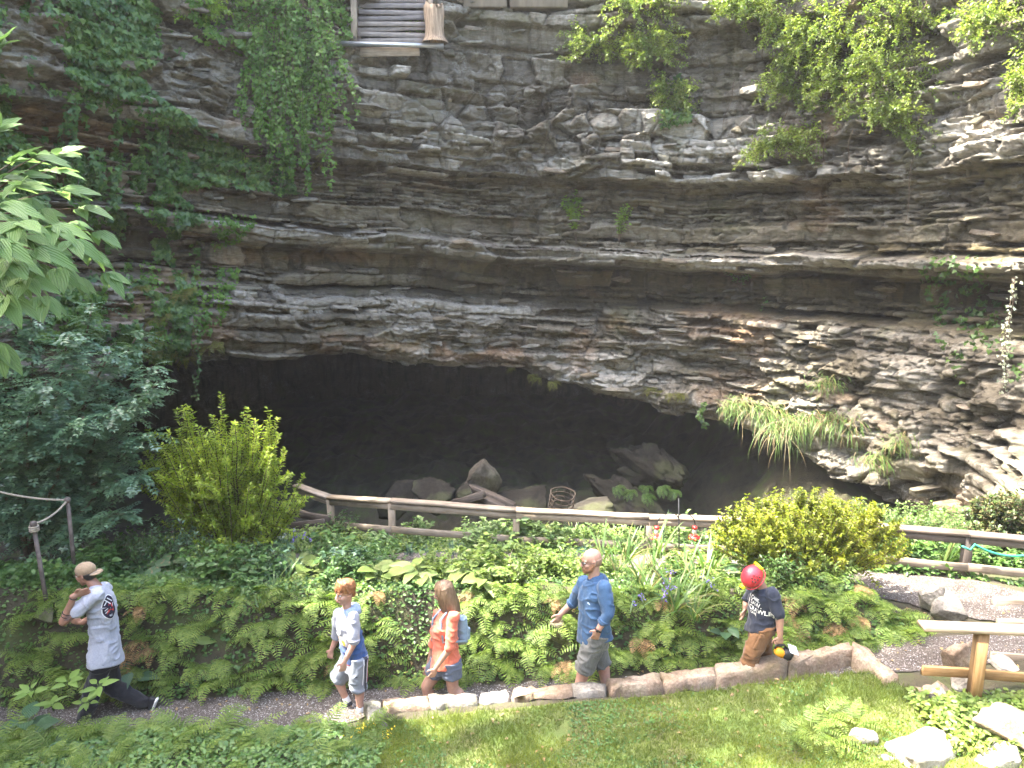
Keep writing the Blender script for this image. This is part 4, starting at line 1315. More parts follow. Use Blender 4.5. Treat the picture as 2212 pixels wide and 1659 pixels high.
# ---- ferns: real copies sharing a few meshes
def put(meshes, name, mat, pts, label, cat, group, smin=.8, smax=1.2, rz=(-.5, .5), tilt=.15, seed=3):
    r = random.Random(seed)
    for i, p in enumerate(pts):
        me_ = meshes[r.randrange(len(meshes))]
        o = link(name, me_, mat, loc=p)
        o.rotation_euler = (r.uniform(-tilt, tilt), r.uniform(-tilt, tilt), r.uniform(*rz))
        s = r.uniform(smin, smax); o.scale = (s, s, s)
        tag(o, label, cat, group)
FERN = [fern_mesh(10 + i, 9 + i % 3, .34) for i in range(5)]
FERND = [fern_mesh(30 + i, 8, .30, spread=1.0, elev=(.1, .6), bend=(.9, 1.5)) for i in range(3)]
for m_ in FERN + FERND: m_.materials.append(LM['fern'])
pts = []
r_ = random.Random(4)
tries = 0
while len(pts) < 200 and tries < 4000:
    tries += 1
    x = r_.uniform(-5.6, 4.75); y = float(path_yc(x)) + r_.uniform(.46, 1.05)
    if noise(np.array([x * .8]), np.array([y * .8]), 0, 31)[0] < -.45: continue
    if any((x - a) ** 2 + (y - b) ** 2 < .022 for a, b, _ in pts): continue
    pts.append((x, y, gz(x, y) - .01))
put(FERN + FERND, 'fern', None, [p for p in pts if p[0] < -2.3], 'green fern on the shaded bank between the first walker and the boy', 'fern', 'ferns on the left bank', .9, 1.45)
put(FERN + FERND, 'fern', None, [p for p in pts if -2.3 <= p[0] < .75], 'green fern on the bank behind the boy and the woman', 'fern', 'ferns on the middle bank', .9, 1.45)
put(FERN + FERND, 'fern', None, [p for p in pts if p[0] >= .75], 'green fern on the bank right of the bald man', 'fern', 'ferns on the right bank', .9, 1.45)
pts = []
tries = 0
while len(pts) < 48 and tries < 4000:
    tries += 1
    x = r_.uniform(-5.4, -1.3); y = r_.uniform(6.15, 6.95)
    if y > float(path_yc(x)) - .45 or (x > -2.0 and y > 6.7): continue
    if any((x - a) ** 2 + (y - b) ** 2 < .03 for a, b, _ in pts): continue
    pts.append((x, y, gz(x, y) - .01))
put(FERN, 'fern', None, pts, 'fern growing in front of the path at the lower left', 'fern', 'ferns in front of the path', .8, 1.15, rz=(-3, 3))
pts = [(x_, y_, gz(x_, y_) - .01) for x_, y_ in ((r_.uniform(-5.4, -3.0), r_.uniform(6.55, 7.0)) for _ in range(26))]
put(FERN, 'fern', None, pts, 'large fern at the lower left hiding the near edge of the path', 'fern', 'large ferns at the lower left', 1.1, 1.5, rz=(-3, 3), seed=8)
FERNY = [fern_mesh(50 + i, 9, .36) for i in range(2)]
for m_ in FERNY: m_.materials.append(LM['cover_y'])
put(FERNY, 'fern', None, [tuple(at_z(px, py, .35)) for px, py in ((1760, 1570), (1800, 1600), (1700, 1590), (1850, 1560), (1790, 1545))], 'sunlit pale fern at the edge of the lawn by the corner rocks', 'fern', 'sunlit ferns by the corner rocks', .7, 1.0, rz=(-2, 2))

# ---- taller weeds over the terrace
def weed_mesh(seed, n=14, h=.36, spread=.16, leaf=.06, ratio=.42, whorl=3):
    r = np.random.default_rng(seed); lv = Leaves()
    for k in range(n):
        az = r.uniform(0, 6.28)
        c = arc((r.normal(0, .05), r.normal(0, .05), 0), az, r.uniform(.9, 1.5), h * r.uniform(.6, 1.15), r.uniform(.1, .8), 7)
        V, F = strip(c, np.linspace(.007, .003, 8)); lv.raw(V, F)
        t = np.linspace(1.5, 7, 9)
        P = np.stack([np.interp(t, np.arange(8), c[:, j]) for j in range(3)], 1)
        P = np.repeat(P, whorl, 0)
        a = r.uniform(0, 6.28, len(P))
        d = np.stack([np.cos(a), np.sin(a), r.uniform(-.3, .5, len(P))], 1)
        s_ = leaf * r.uniform(.6, 1.3, len(P))
        lv.add(LEAF6 if leaf > .055 else LEAF2, P, d, np.array([0, 0, 1.0]) + r.normal(0, .3, P.shape), np.stack([s_, s_ * ratio, s_], 1))
    return lv.mesh('weed')
HOP = [(300, 1165), (265, 1195), (335, 1215), (375, 1240), (640, 1210), (672, 1232), (820, 1262), (870, 1245), (905, 1262), (1010, 1262), (1045, 1278), (1330, 1245), (1375, 1262), (1440, 1285), (1480, 1262), (1500, 1340)]
def clear_of(x, y):
    px, py = project(np.array([[x, y, gz(x, y)]]))
    return not any(abs(px[0] - a) < 38 and -5 < py[0] - b < 75 for a, b in HOP)
for mt, k0, pts_, lb, gp in (
        ('cover', 0, [(r_.uniform(-5.2, -1.4), r_.uniform(8.35, 9.5)) for _ in range(44)], 'leafy weed on the shaded terrace above the first walker and the boy', 'weeds on the shaded terrace'),
        ('cover_y', 3, [(r_.uniform(-1.6, 3.9), r_.uniform(8.45, 9.55)) for _ in range(52)], 'yellow green weed on the sunny terrace before the long fence', 'weeds on the sunny terrace'),
        ('pale', 6, [(r_.uniform(-2.2, 4.4), r_.uniform(10.45, 11.15)) for _ in range(30)], 'pale weed growing at the foot of the long fence', 'weeds at the long fence'),
        ('cover', 9, [(r_.uniform(5.2, 7.6), r_.uniform(9.75, 10.8)) for _ in range(18)], 'leafy weed at the foot of the dark fence', 'weeds at the dark fence'),
        ('locust', 12, [(r_.uniform(-4.6, -2.2), r_.uniform(8.5, 9.6)) for _ in range(16)], 'grey green weed below the tall yellow green shrub', 'grey green weeds')):
    ms = [weed_mesh(400 + k0 + q, 12 + q, .30 + .06 * q, leaf=(.075, .055, .09)[q], ratio=(.42, .35, .5)[q]) for q in range(3)]
    for m_ in ms: m_.materials.append(LM[mt])
    put(ms, 'weed', None, [(x, y, gz(x, y) - .01) for x, y in pts_ if clear_of(x, y)], lb, 'plant', gp, .75, 1.3, rz=(-3, 3), seed=40 + k0)

# ---- browned fronds among the green ones, and fallen leaves
DRYF = [fern_mesh(640 + i, 7, .32, spread=1.2, elev=(-.1, .5), bend=(.8, 1.5)) for i in range(2)]
for m_ in DRYF: m_.materials.append(LM['dry'])
pts = []
for _ in range(22):
    x = r_.uniform(-5.2, 4.3); y = float(path_yc(x)) + r_.uniform(.48, .95); pts.append((x, y, gz(x, y) + .02))
put(DRYF, 'fern', None, pts, 'browned dead fern among the green ferns of the bank', 'fern', 'dead ferns on the bank', .7, 1.1, seed=77)
lx_, ly_, lz_ = scatter_ground(1500, (-6, 6.5), (6.0, 10.6), lambda x, y: (fbm(x * .9, y * .9, 0, 3, 88) > .0))
lv = Leaves().add(LEAF2, np.stack([lx_, ly_, lz_ + .02], 1), np.stack([rng.normal(0, 1, len(lx_)), rng.normal(0, 1, len(lx_)), rng.normal(0, .2, len(lx_))], 1), np.array([0, 0, 1.0]) + rng.normal(0, .3, (len(lx_), 3)), np.stack([.05 * rng.uniform(.5, 1.4, len(lx_))] * 3, 1) * np.array([1, .55, 1]))
tag(lv.build('leaf_litter', LM['dry']), 'fallen brown leaves scattered over path, lawn and bank', 'leaf litter', kind='stuff')

# ---- strap leaved clumps
def strap_mesh(seed, n=16, L=.55, w=.022, elev=(.9, 1.5), bend=(.5, 1.9)):
    r = np.random.default_rng(seed)
    lv = Leaves()
    for k in range(n):
        l = L * r.uniform(.6, 1.1)
        c = arc((r.normal(0, .03), r.normal(0, .03), 0), r.uniform(0, 6.28), r.uniform(*elev), l, r.uniform(*bend), 7)
        V, F = strip(c, w * np.array([.6, .9, 1, 1, .9, .7, .45, .08]) * r.uniform(.7, 1.2))
        lv.raw(V, F)
    return lv.mesh('strap')
STRAP = [strap_mesh(70 + i, 15 + i) for i in range(4)]
IRIS = [strap_mesh(80 + i, 12, .50, .026, (1.15, 1.5), (.05, .5)) for i in range(2)]
for m_ in STRAP + IRIS: m_.materials.append(LM['strap'])
sp = [(1330, 1245), (1375, 1262), (1410, 1240), (1440, 1285), (1480, 1262), (1515, 1295), (1455, 1320), (1500, 1340), (1350, 1215), (1420, 1205), (1390, 1295), (1535, 1255), (1300, 1225)]
put(STRAP, 'daylily', None, [tuple(at_z(px, py, .62)) for px, py in sp], 'arching strap leaved daylily clump between the bald man and the guide', 'plant', 'daylilies on the terrace', .9, 1.35, rz=(-3, 3))
sp = [(1120, 1258), (1090, 1235), (985, 1240), (500, 1230), (540, 1250), (470, 1285), (590, 1285), (560, 1320), (620, 1260)]
put(STRAP, 'daylily', None, [tuple(at_z(px, py, .62)) for px, py in sp], 'strap leaved clump among the ferns left of the bald man', 'plant', 'strap leaves on the terrace', .6, .9, rz=(-3, 3))
sp = [(1920, 1195), (1965, 1215), (2005, 1200), (1945, 1228), (2040, 1225)]
put(IRIS + STRAP[:2], 'iris', None, [tuple(at_z(px, py, .28)) for px, py in sp], 'upright iris leaves in front of the dark fence', 'plant', 'irises by the dark fence', .8, 1.15, rz=(-3, 3))
sp = [(1215, 1188), (1280, 1185), (1330, 1190), (1480, 1180), (1370, 1180), (1240, 1160), (1180, 1170)]
put(STRAP, 'daylily', None, [tuple(at_z(px, py, .22)) for px, py in sp], 'sunlit strap leaved clump along the long fence', 'plant', 'strap leaves along the fence', .6, .85, rz=(-3, 3))
tuft_m = leaf_mat('blue_grass_tuft', [(.03, .07, .06), (.05, .09, .08)], .2, .5)
TUFT = [strap_mesh(90, 34, .22, .008, (.5, 1.4), (.3, 1.0))]
TUFT[0].materials.append(tuft_m)
put(TUFT, 'grass_tuft', None, [tuple(at_z(px, py, .36)) for px, py in ((1228, 1208), (1260, 1204), (885, 1200), (930, 1205), (980, 1200))], 'dark blue green grass tuft beside the upper path', 'plant', 'blue grass tufts', .9, 1.2, rz=(-3, 3))

# ---- hostas: every big leaf a part
def big_leaf(seed, L=1.0, W=.62, droop=.25, cup=.10, rows=7):
    V, F = [], []
    for i in range(rows + 1):
        t = i / rows
        w = W * (math.sin(math.pi * min(1, t * .92 + .08) ** .72) ** .9) * (1 if t < 1 else .02)
        if i == 0: w = W * .22
        for j in (-1, -.5, 0, .5, 1):
            V.append((L * t - (.06 if i == 0 and j else 0) * L, j * w / 2, cup * abs(j) * w - droop * t * t * L + .012 * math.sin(i * 2.4) * abs(j)))
    for i in range(rows):
        for j in range(4): F.append([i * 5 + j, (i + 1) * 5 + j, (i + 1) * 5 + j + 1, i * 5 + j + 1])
    return MB().add(V, F).mesh('leaf', True)
def ribbed_mat(name, c1, c2, edge=None, trans=.3):
    m, nt, p = new_mat(name)
    tc = nt.nodes.new('ShaderNodeTexCoord')
    w = N(nt, 'ShaderNodeTexWave', Scale=5.0, Distortion=1.0)
    w.bands_direction = 'Y'
    nt.links.new(tc.outputs['Object'], w.inputs['Vector'])
    oi = nt.nodes.new('ShaderNodeObjectInfo')
    c = ramp(nt, oi.outputs['Random'], [(0, c1), (1, c2)])
    nz = noise_tex(nt, 4, 4)
    f = ramp(nt, nz.outputs['Fac'], [(.58, (0, 0, 0)), (.66, (1, 1, 1))])
    if edge: c = mixc(nt, f, c, edge)
    nt.links.new(c, p.inputs['Base Color'])
    p.inputs['Roughness'].default_value = .42
    bump(nt, p, w.outputs['Fac'], .5, .02)
    t = nt.nodes.new('ShaderNodeBsdfTranslucent'); nt.links.new(c, t.inputs['Color'])
    mx = nt.nodes.new('ShaderNodeMixShader'); mx.inputs[0].default_value = trans
    nt.links.new(p.outputs[0], mx.inputs[1]); nt.links.new(t.outputs[0], mx.inputs[2])
    nt.links.new(mx.outputs[0], nt.nodes['Material Output'].inputs['Surface'])
    return m
RIB_G = ribbed_mat('ribbed_hosta_green', (.06, .12, .045), (.11, .17, .07), (.24, .17, .08))
RIB_Y = ribbed_mat('ribbed_hosta_yellow', (.15, .22, .05), (.24, .28, .085))
RIB_C = ribbed_mat('ribbed_chestnut_leaf', (.10, .19, .04), (.17, .27, .075), trans=.4)
RIB_B = ribbed_mat('heart_leaf_blue_green', (.05, .11, .05), (.08, .15, .07))
RIB_L = ribbed_mat('lime_big_leaf', (.15, .25, .045), (.21, .31, .07), trans=.4)
def with_mat(me_, m): me_.materials.append(m); return me_
LEAFV = {k: [with_mat(big_leaf(i, 1, w_, dr), m) for i, (w_, dr) in enumerate(((.66, .25), (.6, .4), (.7, .15)))] for k, m in (('g', RIB_G), ('y', RIB_Y), ('b', RIB_B))}
LEAFV['c'] = [with_mat(big_leaf(i, 1, .50, dr, .16), RIB_C) for i, dr in enumerate((.15, .3, .05))]
LEAFV['l'] = [with_mat(big_leaf(i, 1, .5, dr, .1), RIB_L) for i, dr in enumerate((.15, .3, .05))]
def orient(o, pos, d, up):
    d = Vector(d).normalized(); y = Vector(up).cross(d).normalized(); z = d.cross(y)
    M = Matrix((d, y, z)).transposed().to_4x4(); M.translation = pos
    o.matrix_local = M
def leafy(name, base, kind, n, size, label, stem_h=.14, spread=1.0, cat='plant', group=None, seed=1, face=None, stem_mat=None):
    r = random.Random(seed)
    root = empty(name, base, label=label, cat=cat, group=group)
    mb = MB()
    for k in range(n):
        az = (2 * math.pi * k / n + r.uniform(-.4, .4)) if face is None else face + r.uniform(-1.3, 1.3)
        e = r.uniform(.5, 1.3)
        l = stem_h * r.uniform(.7, 1.5)
        tip = Vector((math.cos(az) * math.cos(e), math.sin(az) * math.cos(e), math.sin(e))) * l
        mb.tube([Vector((0, 0, -.03)), tip * .5 + Vector((0, 0, .02)), tip], .004, 4)
        o = link('leaf', LEAFV[kind][r.randrange(3)], None, root)
        s = size * r.uniform(.7, 1.2)
        orient(o, tip, (math.cos(az) * spread, math.sin(az) * spread, r.uniform(-.2, .5)), (r.uniform(-.3, .3), r.uniform(-.5, .0), 1))
        o.scale = (s, s, s)
    mb.build('stems', stem_mat or M_STEM, root)
    return root
HO = [(300, 1165, 'g', 9, .26, 'ribbed green hosta with browned edges above the first walker\'s cap'), (265, 1195, 'g', 9, .25, 'browned hosta just right of the first walker\'s cap'), (335, 1215, 'g', 10, .24, 'lowest browned hosta on the terrace left of the boy'),
      (375, 1240, 'g', 8, .2, 'small hosta at the right end of the browned group'), (640, 1210, 'y', 9, .24, 'pale upright hosta with curled leaves behind the boy'), (672, 1232, 'y', 8, .22, 'pale hosta nearest the boy\'s hair'),
      (820, 1262, 'y', 8, .2, 'yellow hosta between the boy and the woman'), (870, 1245, 'y', 9, .22, 'yellow green hosta left of the woman\'s head'), (905, 1262, 'y', 9, .22, 'broad yellow hosta at the woman\'s forehead'), (1010, 1262, 'y', 9, .22, 'yellow green hosta right of the woman\'s hair'), (1045, 1278, 'y', 8, .2, 'last yellow hosta of the row by the bald man'),
      (1555, 1245, 'g', 7, .2, 'green hosta left of the guide\'s helmet'), (1570, 1330, 'b', 6, .16, 'blue green heart leaved plant at the guide\'s elbow'), (290, 1462, 'b', 5, .22, 'big heart shaped leaf plant behind the first walker\'s legs'), (60, 1560, 'b', 6, .2, 'broad blue green leaves at the lower left edge'), (150, 1600, 'b', 5, .18, 'broad heart leaves below the lime green sprig'), (1660, 1245, 'b', 6, .16, 'dark heart leaves under the golden shrub')]
for i, (px, py, k, n, s, lb) in enumerate(HO):
    z0 = .58 if py < 1300 else (.5 if py < 1400 else -.1)
    p = at_z(px, py + 12, z0)
    p.z = gz(p.x, p.y) + .06
    s *= 1.15
    if py > 1500: p = at_z(px, py + 30, -.1)
    if py == 1462: p = at_y(px, py + 10, 7.75)
    leafy('hosta', p, k, n, s, lb, seed=200 + i, group='broad leaved hostas')
lp = at_z(150, 1570, -.05)
for i, (px, py, dz) in enumerate(((70, 1500, .30), (150, 1480, .36), (215, 1490, .30), (115, 1530, .22), (190, 1525, .24))):
    q = at_y(px, py, lp.y - .25 + .06 * i)
    leafy('lime_sprig', q, 'l', 7, .125, ['lime green leafy sprig at the lower left edge', 'tallest lime green sprig at the first walker\'s knees', 'lime sprig nearest the walker\'s rear foot', 'low lime sprig left of the others\' centre', 'low lime sprig under the tallest one'][i], .05, group='lime green sprigs', seed=300 + i)
o = link('fallen_leaf', LEAFV['y'][0], None, loc=at_y(425, 1385, 7.9)); o.rotation_euler = (.6, .1, .3); o.scale = (.22, .16, .2)
tag(o, 'pale fallen leaf caught on the ferny bank', 'leaf')

# flowers: violet and white spikes on the terrace
def flower_spikes(name, spots, mat, label, z0=.6, h=.30, group=None, size=.022):
    for i, (px, py) in enumerate(spots):
        r = np.random.default_rng(900 + i + int(px))
        b = at_z(px, py, z0)
        root = empty(name, b, label=label, cat='flower', group=group)
        mb = MB(); lv = Leaves()
        for k in range(3):
            tip = Vector((r.normal(0, .07), r.normal(0, .06), h * r.uniform(.7, 1.1)))
            mb.tube([Vector((0, 0, 0)), tip * .6 + Vector((.01, 0, .01)), tip], .0035, 4)
            P = np.array(tip)[None] + r.normal(0, .02, (9, 3))
            lv.add(LEAF2, P, rand_unit(9, r), rand_unit(9, r), np.full(9, size) * r.uniform(.7, 1.3, 9))
        mb.build('stem', M_STEM, root); lv.build('blossom', mat, root)
flower_spikes('violet_flower', [(640, 1190), (655, 1205), (622, 1180), (1425, 1330), (1448, 1312), (1395, 1345), (1440, 1290), (1530, 1310)], LM['purple'], 'small violet flowers on thin stalks on the terrace', group='violet flowers')
flower_spikes('white_flower', [(560, 1175), (590, 1172), (575, 1190), (605, 1188)], LM['white'], 'small white flowers at the foot of the left yellow shrub', group='white flowers')
flower_spikes('yellow_flower', [(760, 1600), (800, 1590), (840, 1605)], LM['yellow'], 'tiny yellow flowers in front of the boy\'s feet', z0=0.0, h=.10, group='yellow flowers', size=.018)

# ---- shrubs
def dome_stems(base, n, rx, ry, h, seed, flare=.8, spike=0.25, start=.06):
    r = np.random.default_rng(seed); out = []
    for k in range(n):
        a = r.uniform(0, 2 * math.pi); q = math.sqrt(r.uniform(0, 1))
        tx, ty = rx * q * math.cos(a), ry * q * math.sin(a)
        th_ = h * (math.sqrt(max(.05, 1 - (q * .92) ** 2)) * (1 - spike) + spike * r.uniform(.3, 1.25))
        c = []
        for t in np.linspace(0, 1, 7):
            c.append((base[0] + tx * (t ** flare) + r.normal(0, .012), base[1] + ty * (t ** flare) + r.normal(0, .012), base[2] + th_ * t))
        out.append(np.array(c))
    return out
b = at_y(505, 1180, 9.7); b.z = gz(b.x, 9.7)
stem_shrub('yellow_green_shrub', b, dome_stems(b, 76, 1.1, .65, 2.2, 21, .7, .5), 0, LM['shrub_y'], 'tall yellow green shrub with upright shoots before the cave', leaf_len=.062, ratio=.42, seed=22, whorl=5, step=.032, stem_r=.012, twigs=6, start=.12)
b = at_y(1735, 1240, 9.0); b.z = gz(b.x, 9.0)
stem_shrub('golden_shrub', b, dome_stems(b, 130, 1.28, .7, 1.12, 31, .55, .15), 0, LM['shrub_g'], 'rounded golden yellow shrub above the guide', leaf_len=.05, ratio=.45, seed=32, whorl=5, step=.03, stem_r=.009, twigs=6, start=.15)
b = at_y(1985, 1130, 10.9); b.z = gz(b.x, 10.9)
stem_shrub('pale_leafy_plant', b, dome_stems(b, 60, .95, .4, .62, 41, .8, .5), 0, LM['pale'], 'pale sunlit leafy plants behind the dark fence', cat='plant', leaf_len=.05, ratio=.4, seed=42, whorl=4, step=.035, stem_r=.006, twigs=3)
b = at_y(1850, 1110, 11.2); b.z = gz(b.x, 11.2) + .1
stem_shrub('pale_leafy_plant', b, dome_stems(b, 34, .6, .4, .55, 43, .8, .5), 0, LM['pale'], 'pale feathery plants just right of the golden shrub top', cat='plant', leaf_len=.045, ratio=.35, seed=44, whorl=4, step=.035, stem_r=.006, twigs=3)
b = at_y(2165, 1150, 10.6); b.z = gz(b.x, 10.6)
stem_shrub('brownish_bush', b, dome_stems(b, 70, .62, .5, .98, 45, .7, .15), 0, LM['viburn'], 'brownish green bush at the right edge behind the dark fence', leaf_len=.065, ratio=.6, seed=46, whorl=4, step=.04, stem_r=.01, twigs=4)
for i, (px, py, y_, s, mt, lb) in enumerate([(345, 1160, 9.6, .55, 'cover', 'loose green bush between the blue green tree and the yellow shrub'), (420, 1150, 9.3, .42, 'locust', 'leafy weeds at the foot of the tall yellow green shrub'), (450, 1205, 9.0, .36, 'cover', 'low feathery weeds below the tall yellow green shrub'),
                                           (1165, 1160, 11.0, .30, 'cover_y', 'sunny weeds under the middle of the long fence'), (735, 1120, 11.3, .42, 'cover', 'climbing weeds on the left end of the long fence'), (1290, 1150, 11.0, .34, 'pale', 'pale weeds behind the long fence rails'), (900, 1150, 11.1, .3, 'cover', 'green weeds between the two left fence posts'), (1440, 1150, 11.0, .34, 'cover_y', 'leafy weeds beside the right post of the long fence'),
                                           (300, 1190, 9.1, .5, 'cover', 'leafy bush behind the browned hostas'), (380, 1200, 9.2, .55, 'locust', 'grey green bush left below the tall yellow green shrub'), (560, 1200, 9.1, .45, 'cover', 'leafy bush right below the tall yellow green shrub'), (240, 1150, 9.4, .5, 'cover', 'dark leafy bush behind the walker\'s cap'), (470, 1230, 8.9, .4, 'cover_y', 'yellowish feathery bush in front of the tall yellow green shrub'), (700, 1200, 9.4, .38, 'cover', 'leafy bush between the violet flowers and the fence'), (160, 1190, 9.2, .45, 'locust', 'grey green bush behind the far iron post'), (600, 1230, 9.0, .28, 'locust', 'grey green weeds at the violet flowers'), (720, 1240, 8.9, .26, 'cover', 'low weeds above the boy\'s hair'), (1680, 1330, 8.4, .3, 'cover', 'leafy weeds under the golden shrub'), (1800, 1300, 8.6, .32, 'cover_y', 'feathery weeds at the right foot of the golden shrub'), (1120, 1310, 8.4, .25, 'cover_y', 'weedy stems between the woman and the bald man')]):
    b = at_y(px, py, y_); b.z = gz(b.x, y_)
    stem_shrub('weed_clump', b, dome_stems(b, 20, s * .9, s * .6, s * 1.2, 500 + i, .8, .5), 0, LM[mt], lb, cat='plant', leaf_len=.06, ratio=.42, seed=520 + i, whorl=3, step=.05, stem_r=.005, twigs=2)

# ---- blue green tree at the left: compound leaves on arching branches
def pinnate_tree(name, base, limbs, mat, label, seed, leaf_l=.24, n_pairs=7, per=.07, leaflet=.055):
    r = np.random.default_rng(seed)
    root = empty(name, base, label=label, cat='tree')
    b = np.array(base); lv = Leaves(); tr = MB()
    for (c, r0) in limbs:
        c = np.asarray(c, float) - b
        tr.tube([Vector(p) for p in c], list(np.linspace(r0, r0 * .25, len(c))), 7)
        L = np.linalg.norm(np.diff(c, axis=0), axis=1).sum()
        n = int(L / per)
        t = np.linspace(.2, 1, n) * (len(c) - 1)
        P = np.stack([np.interp(t, np.arange(len(c)), c[:, j]) for j in range(3)], 1)
        for p in P:
            for q in range(2):
                az = r.uniform(0, 6.28) * .5 - math.pi * .75 + r.normal(0, .9)
                cc = arc(p, az, r.uniform(-.1, .7), leaf_l * r.uniform(.7, 1.3), r.uniform(.3, 1.0), 5)
                tt = np.linspace(.2, 1, n_pairs) * 5
                Q = np.stack([np.interp(tt, np.arange(6), cc[:, j]) for j in range(3)], 1)
                T = np.gradient(Q, axis=0); T /= np.linalg.norm(T, axis=1, keepdims=True)
                sd = np.cross(T, [0, 0, 1.0]); sd /= np.linalg.norm(sd, axis=1, keepdims=True) + 1e-9
                nn = np.cross(sd, T)
                s = leaflet * r.uniform(.8, 1.2, n_pairs)
                for sg in (-1, 1):
                    lv.add(LEAF2, Q, sd * sg + T * .35, nn + r.normal(0, .2, Q.shape), np.stack([s, s * .5, s * .5], 1))
                lv.add(LEAF2, Q[-1:], T[-1:], nn[-1:], np.array([[leaflet, leaflet * .5, leaflet * .4]]))
    tr.build('trunk', M_BARK, root, True)
    lv.build('crown', mat, root)
    return root
tb = at_y(60, 1180, 9.6); tb.z = gz(tb.x, 9.6)
limbs = []
r_ = np.random.default_rng(77)
ends_ = [(330, 790, 10.2), (340, 830, 9.6), (325, 940, 9.4), (310, 1020, 9.2), (240, 760, 9.8), (200, 660, 10.2), (150, 720, 9.2), (100, 820, 8.8), (60, 900, 8.7), (180, 900, 8.8), (250, 1010, 8.9), (120, 1010, 8.6), (40, 1050, 8.6), (10, 780, 9.2), (260, 880, 9.3), (70, 680, 10.4), (300, 720, 10.6), (20, 960, 8.8), (190, 1070, 8.8), (270, 1110, 9.0), (90, 1110, 8.8), (-60, 850, 9.0), (-80, 1000, 9.0), (160, 810, 10.4), (220, 970, 10.0), (120, 930, 10.2), (30, 640, 10.5)]
for px, py, y_ in ends_:
    if py > 960 and px < 265: y_ += 1.3
    e = np.array(at_y(px, py, y_)); s0 = np.array(tb)
    mid = s0 * .45 + e * .55 + np.array([0, 0, .35])
    c = [s0 * (1 - t) ** 2 + mid * 2 * t * (1 - t) + e * t * t + r_.normal(0, .02, 3) for t in np.linspace(0, 1, 9)]
    limbs.append((np.array(c), .035))
pinnate_tree('locust_tree', tb, limbs, LM['locust'], 'blue green tree with compound leaves at the left of the cave', 78, per=.045, leaf_l=.27, leaflet=.068)

# ---- bright broad leaved branch reaching in from the upper left: every leaf a part
rootp = at_y(-140, 520, 6.4)
br = empty('chestnut_tree', rootp, label='broad leaved tree branch with large ribbed leaves at the left edge', cat='tree')
mbr = MB()
tips = [(120, 370, 7.2), (170, 480, 7.3), (215, 545, 7.3), (100, 455, 6.6), (45, 350, 6.8), (60, 520, 6.4), (130, 540, 6.9), (20, 600, 6.2), (10, 110, 6.6), (5, 290, 6.4), (90, 340, 6.5), (140, 335, 6.9), (60, 400, 6.2), (150, 410, 6.8), (190, 450, 7.0), (225, 500, 7.0), (200, 540, 6.9), (245, 590, 6.9), (130, 490, 6.0), (60, 480, 5.6), (90, 540, 5.6), (40, 560, 5.4), (140, 580, 6.2), (30, 640, 5.4), (170, 520, 6.4), (20, 440, 5.8), (110, 640, 5.9), (10, 520, 5.3), (75, 600, 5.5), (180, 600, 6.6), (5, 740, 5.8)]
r_ = random.Random(9)
for i, (px, py, y_) in enumerate(tips):
    e = at_y(px - 18, py, y_)
    m_ = rootp.lerp(e, .5) + Vector((0, 0, .12))
    cv = [rootp * (1 - t) ** 2 + m_ * 2 * t * (1 - t) + e * t * t - rootp for t in [k / 6 for k in range(7)]]
    mbr.tube(cv, list(np.linspace(.02, .004, 7)), 5)
    for q, nl in ((1.0, 5), (.8, 4)):
        c_ = cv[-1] if q == 1 else cv[4]
        out = (cv[-1] - cv[-2]).normalized()
        for k in range(nl):
            a = (k - (nl - 1) / 2) * .75
            d = Matrix.Rotation(a, 3, 'Z') @ out + Vector((0, 0, r_.uniform(-.55, -.05)))
            o = link('leaf', LEAFV['c'][r_.randrange(3)], None, br)
            s = .26 * r_.uniform(.75, 1.2) * (1 if abs(a) < 1 else .75)
            orient(o, c_ + d.normalized() * .015, d, (r_.uniform(-.3, .3), -.35 + r_.uniform(-.3, .2), 1)); o.scale = (s, s, s)
mbr.build('branch', M_TWIG, br)
MB().tube([Vector((-6.6, 6.2, -.4)) - rootp, Vector((-6.3, 6.3, 1.6)) - rootp, Vector((-5.8, 6.4, 3.4)) - rootp, Vector((0, 0, 0))], [.12, .10, .06, .025], 9).build('trunk', M_BARK, br, True)

# ---- ivy and vines on the cliff
def ivy_mass(name, polys, n, size, mat, label, seed, lift=.10, thr=-.15, sc=.9, kind='stuff'):
    r = np.random.default_rng(seed)
    lv = Leaves()
    for poly, k in polys:
        P, Nn, px, py = cliff_points(poly, k, r)
        ex = fbm(px / 40, py / 40, 0, 3, seed + 5) * .16
        nz_ = fbm(px / 55 * sc, py / 120 * sc, 0, 4, seed, .65)
        m = nz_ + ex + r.normal(0, .22, len(nz_)) > thr
        P, Nn = P[m], Nn[m]
        P = P + Nn * (r.uniform(.02, lift, (len(P), 1)))
        d = np.stack([r.normal(0, .7, len(P)), r.normal(-.1, .3, len(P)), r.normal(-.9, .4, len(P))], 1)
        nn = Nn + np.array([0, 0, .55]) + r.normal(0, .35, P.shape)
        s = size * r.uniform(.6, 1.25, len(P))
        lv.add(IVY, P, d, nn, s)
    return tag(lv.build(name, mat), label, 'ivy', kind=kind)
ivy_mass('ivy', [([(-60, 40), (210, 60), (330, 200), (520, 330), (620, 350), (640, 420), (450, 400), (360, 420), (420, 560), (360, 800), (240, 780), (-60, 700)], 30000), ([(200, 420), (380, 420), (440, 470), (400, 780), (230, 760)], 11000), ([(-60, 0), (330, 0), (400, 120), (-60, 260)], 7000)], 0, .095, LM['ivy'], 'dark ivy covering the left side of the cliff', 601, thr=-.02)
ivy_mass('ivy', [([(400, 0), (760, 0), (760, 120), (640, 200), (560, 130), (420, 90)], 5000), ([(260, 430), (560, 470), (520, 520), (420, 560)], 900), ([(300, 560), (520, 580), (480, 700), (420, 760), (330, 780)], 2300)], 0, .075, LM['ivy_l'], 'brighter green creeper at the top left and the cave corner', 602, thr=-.1)
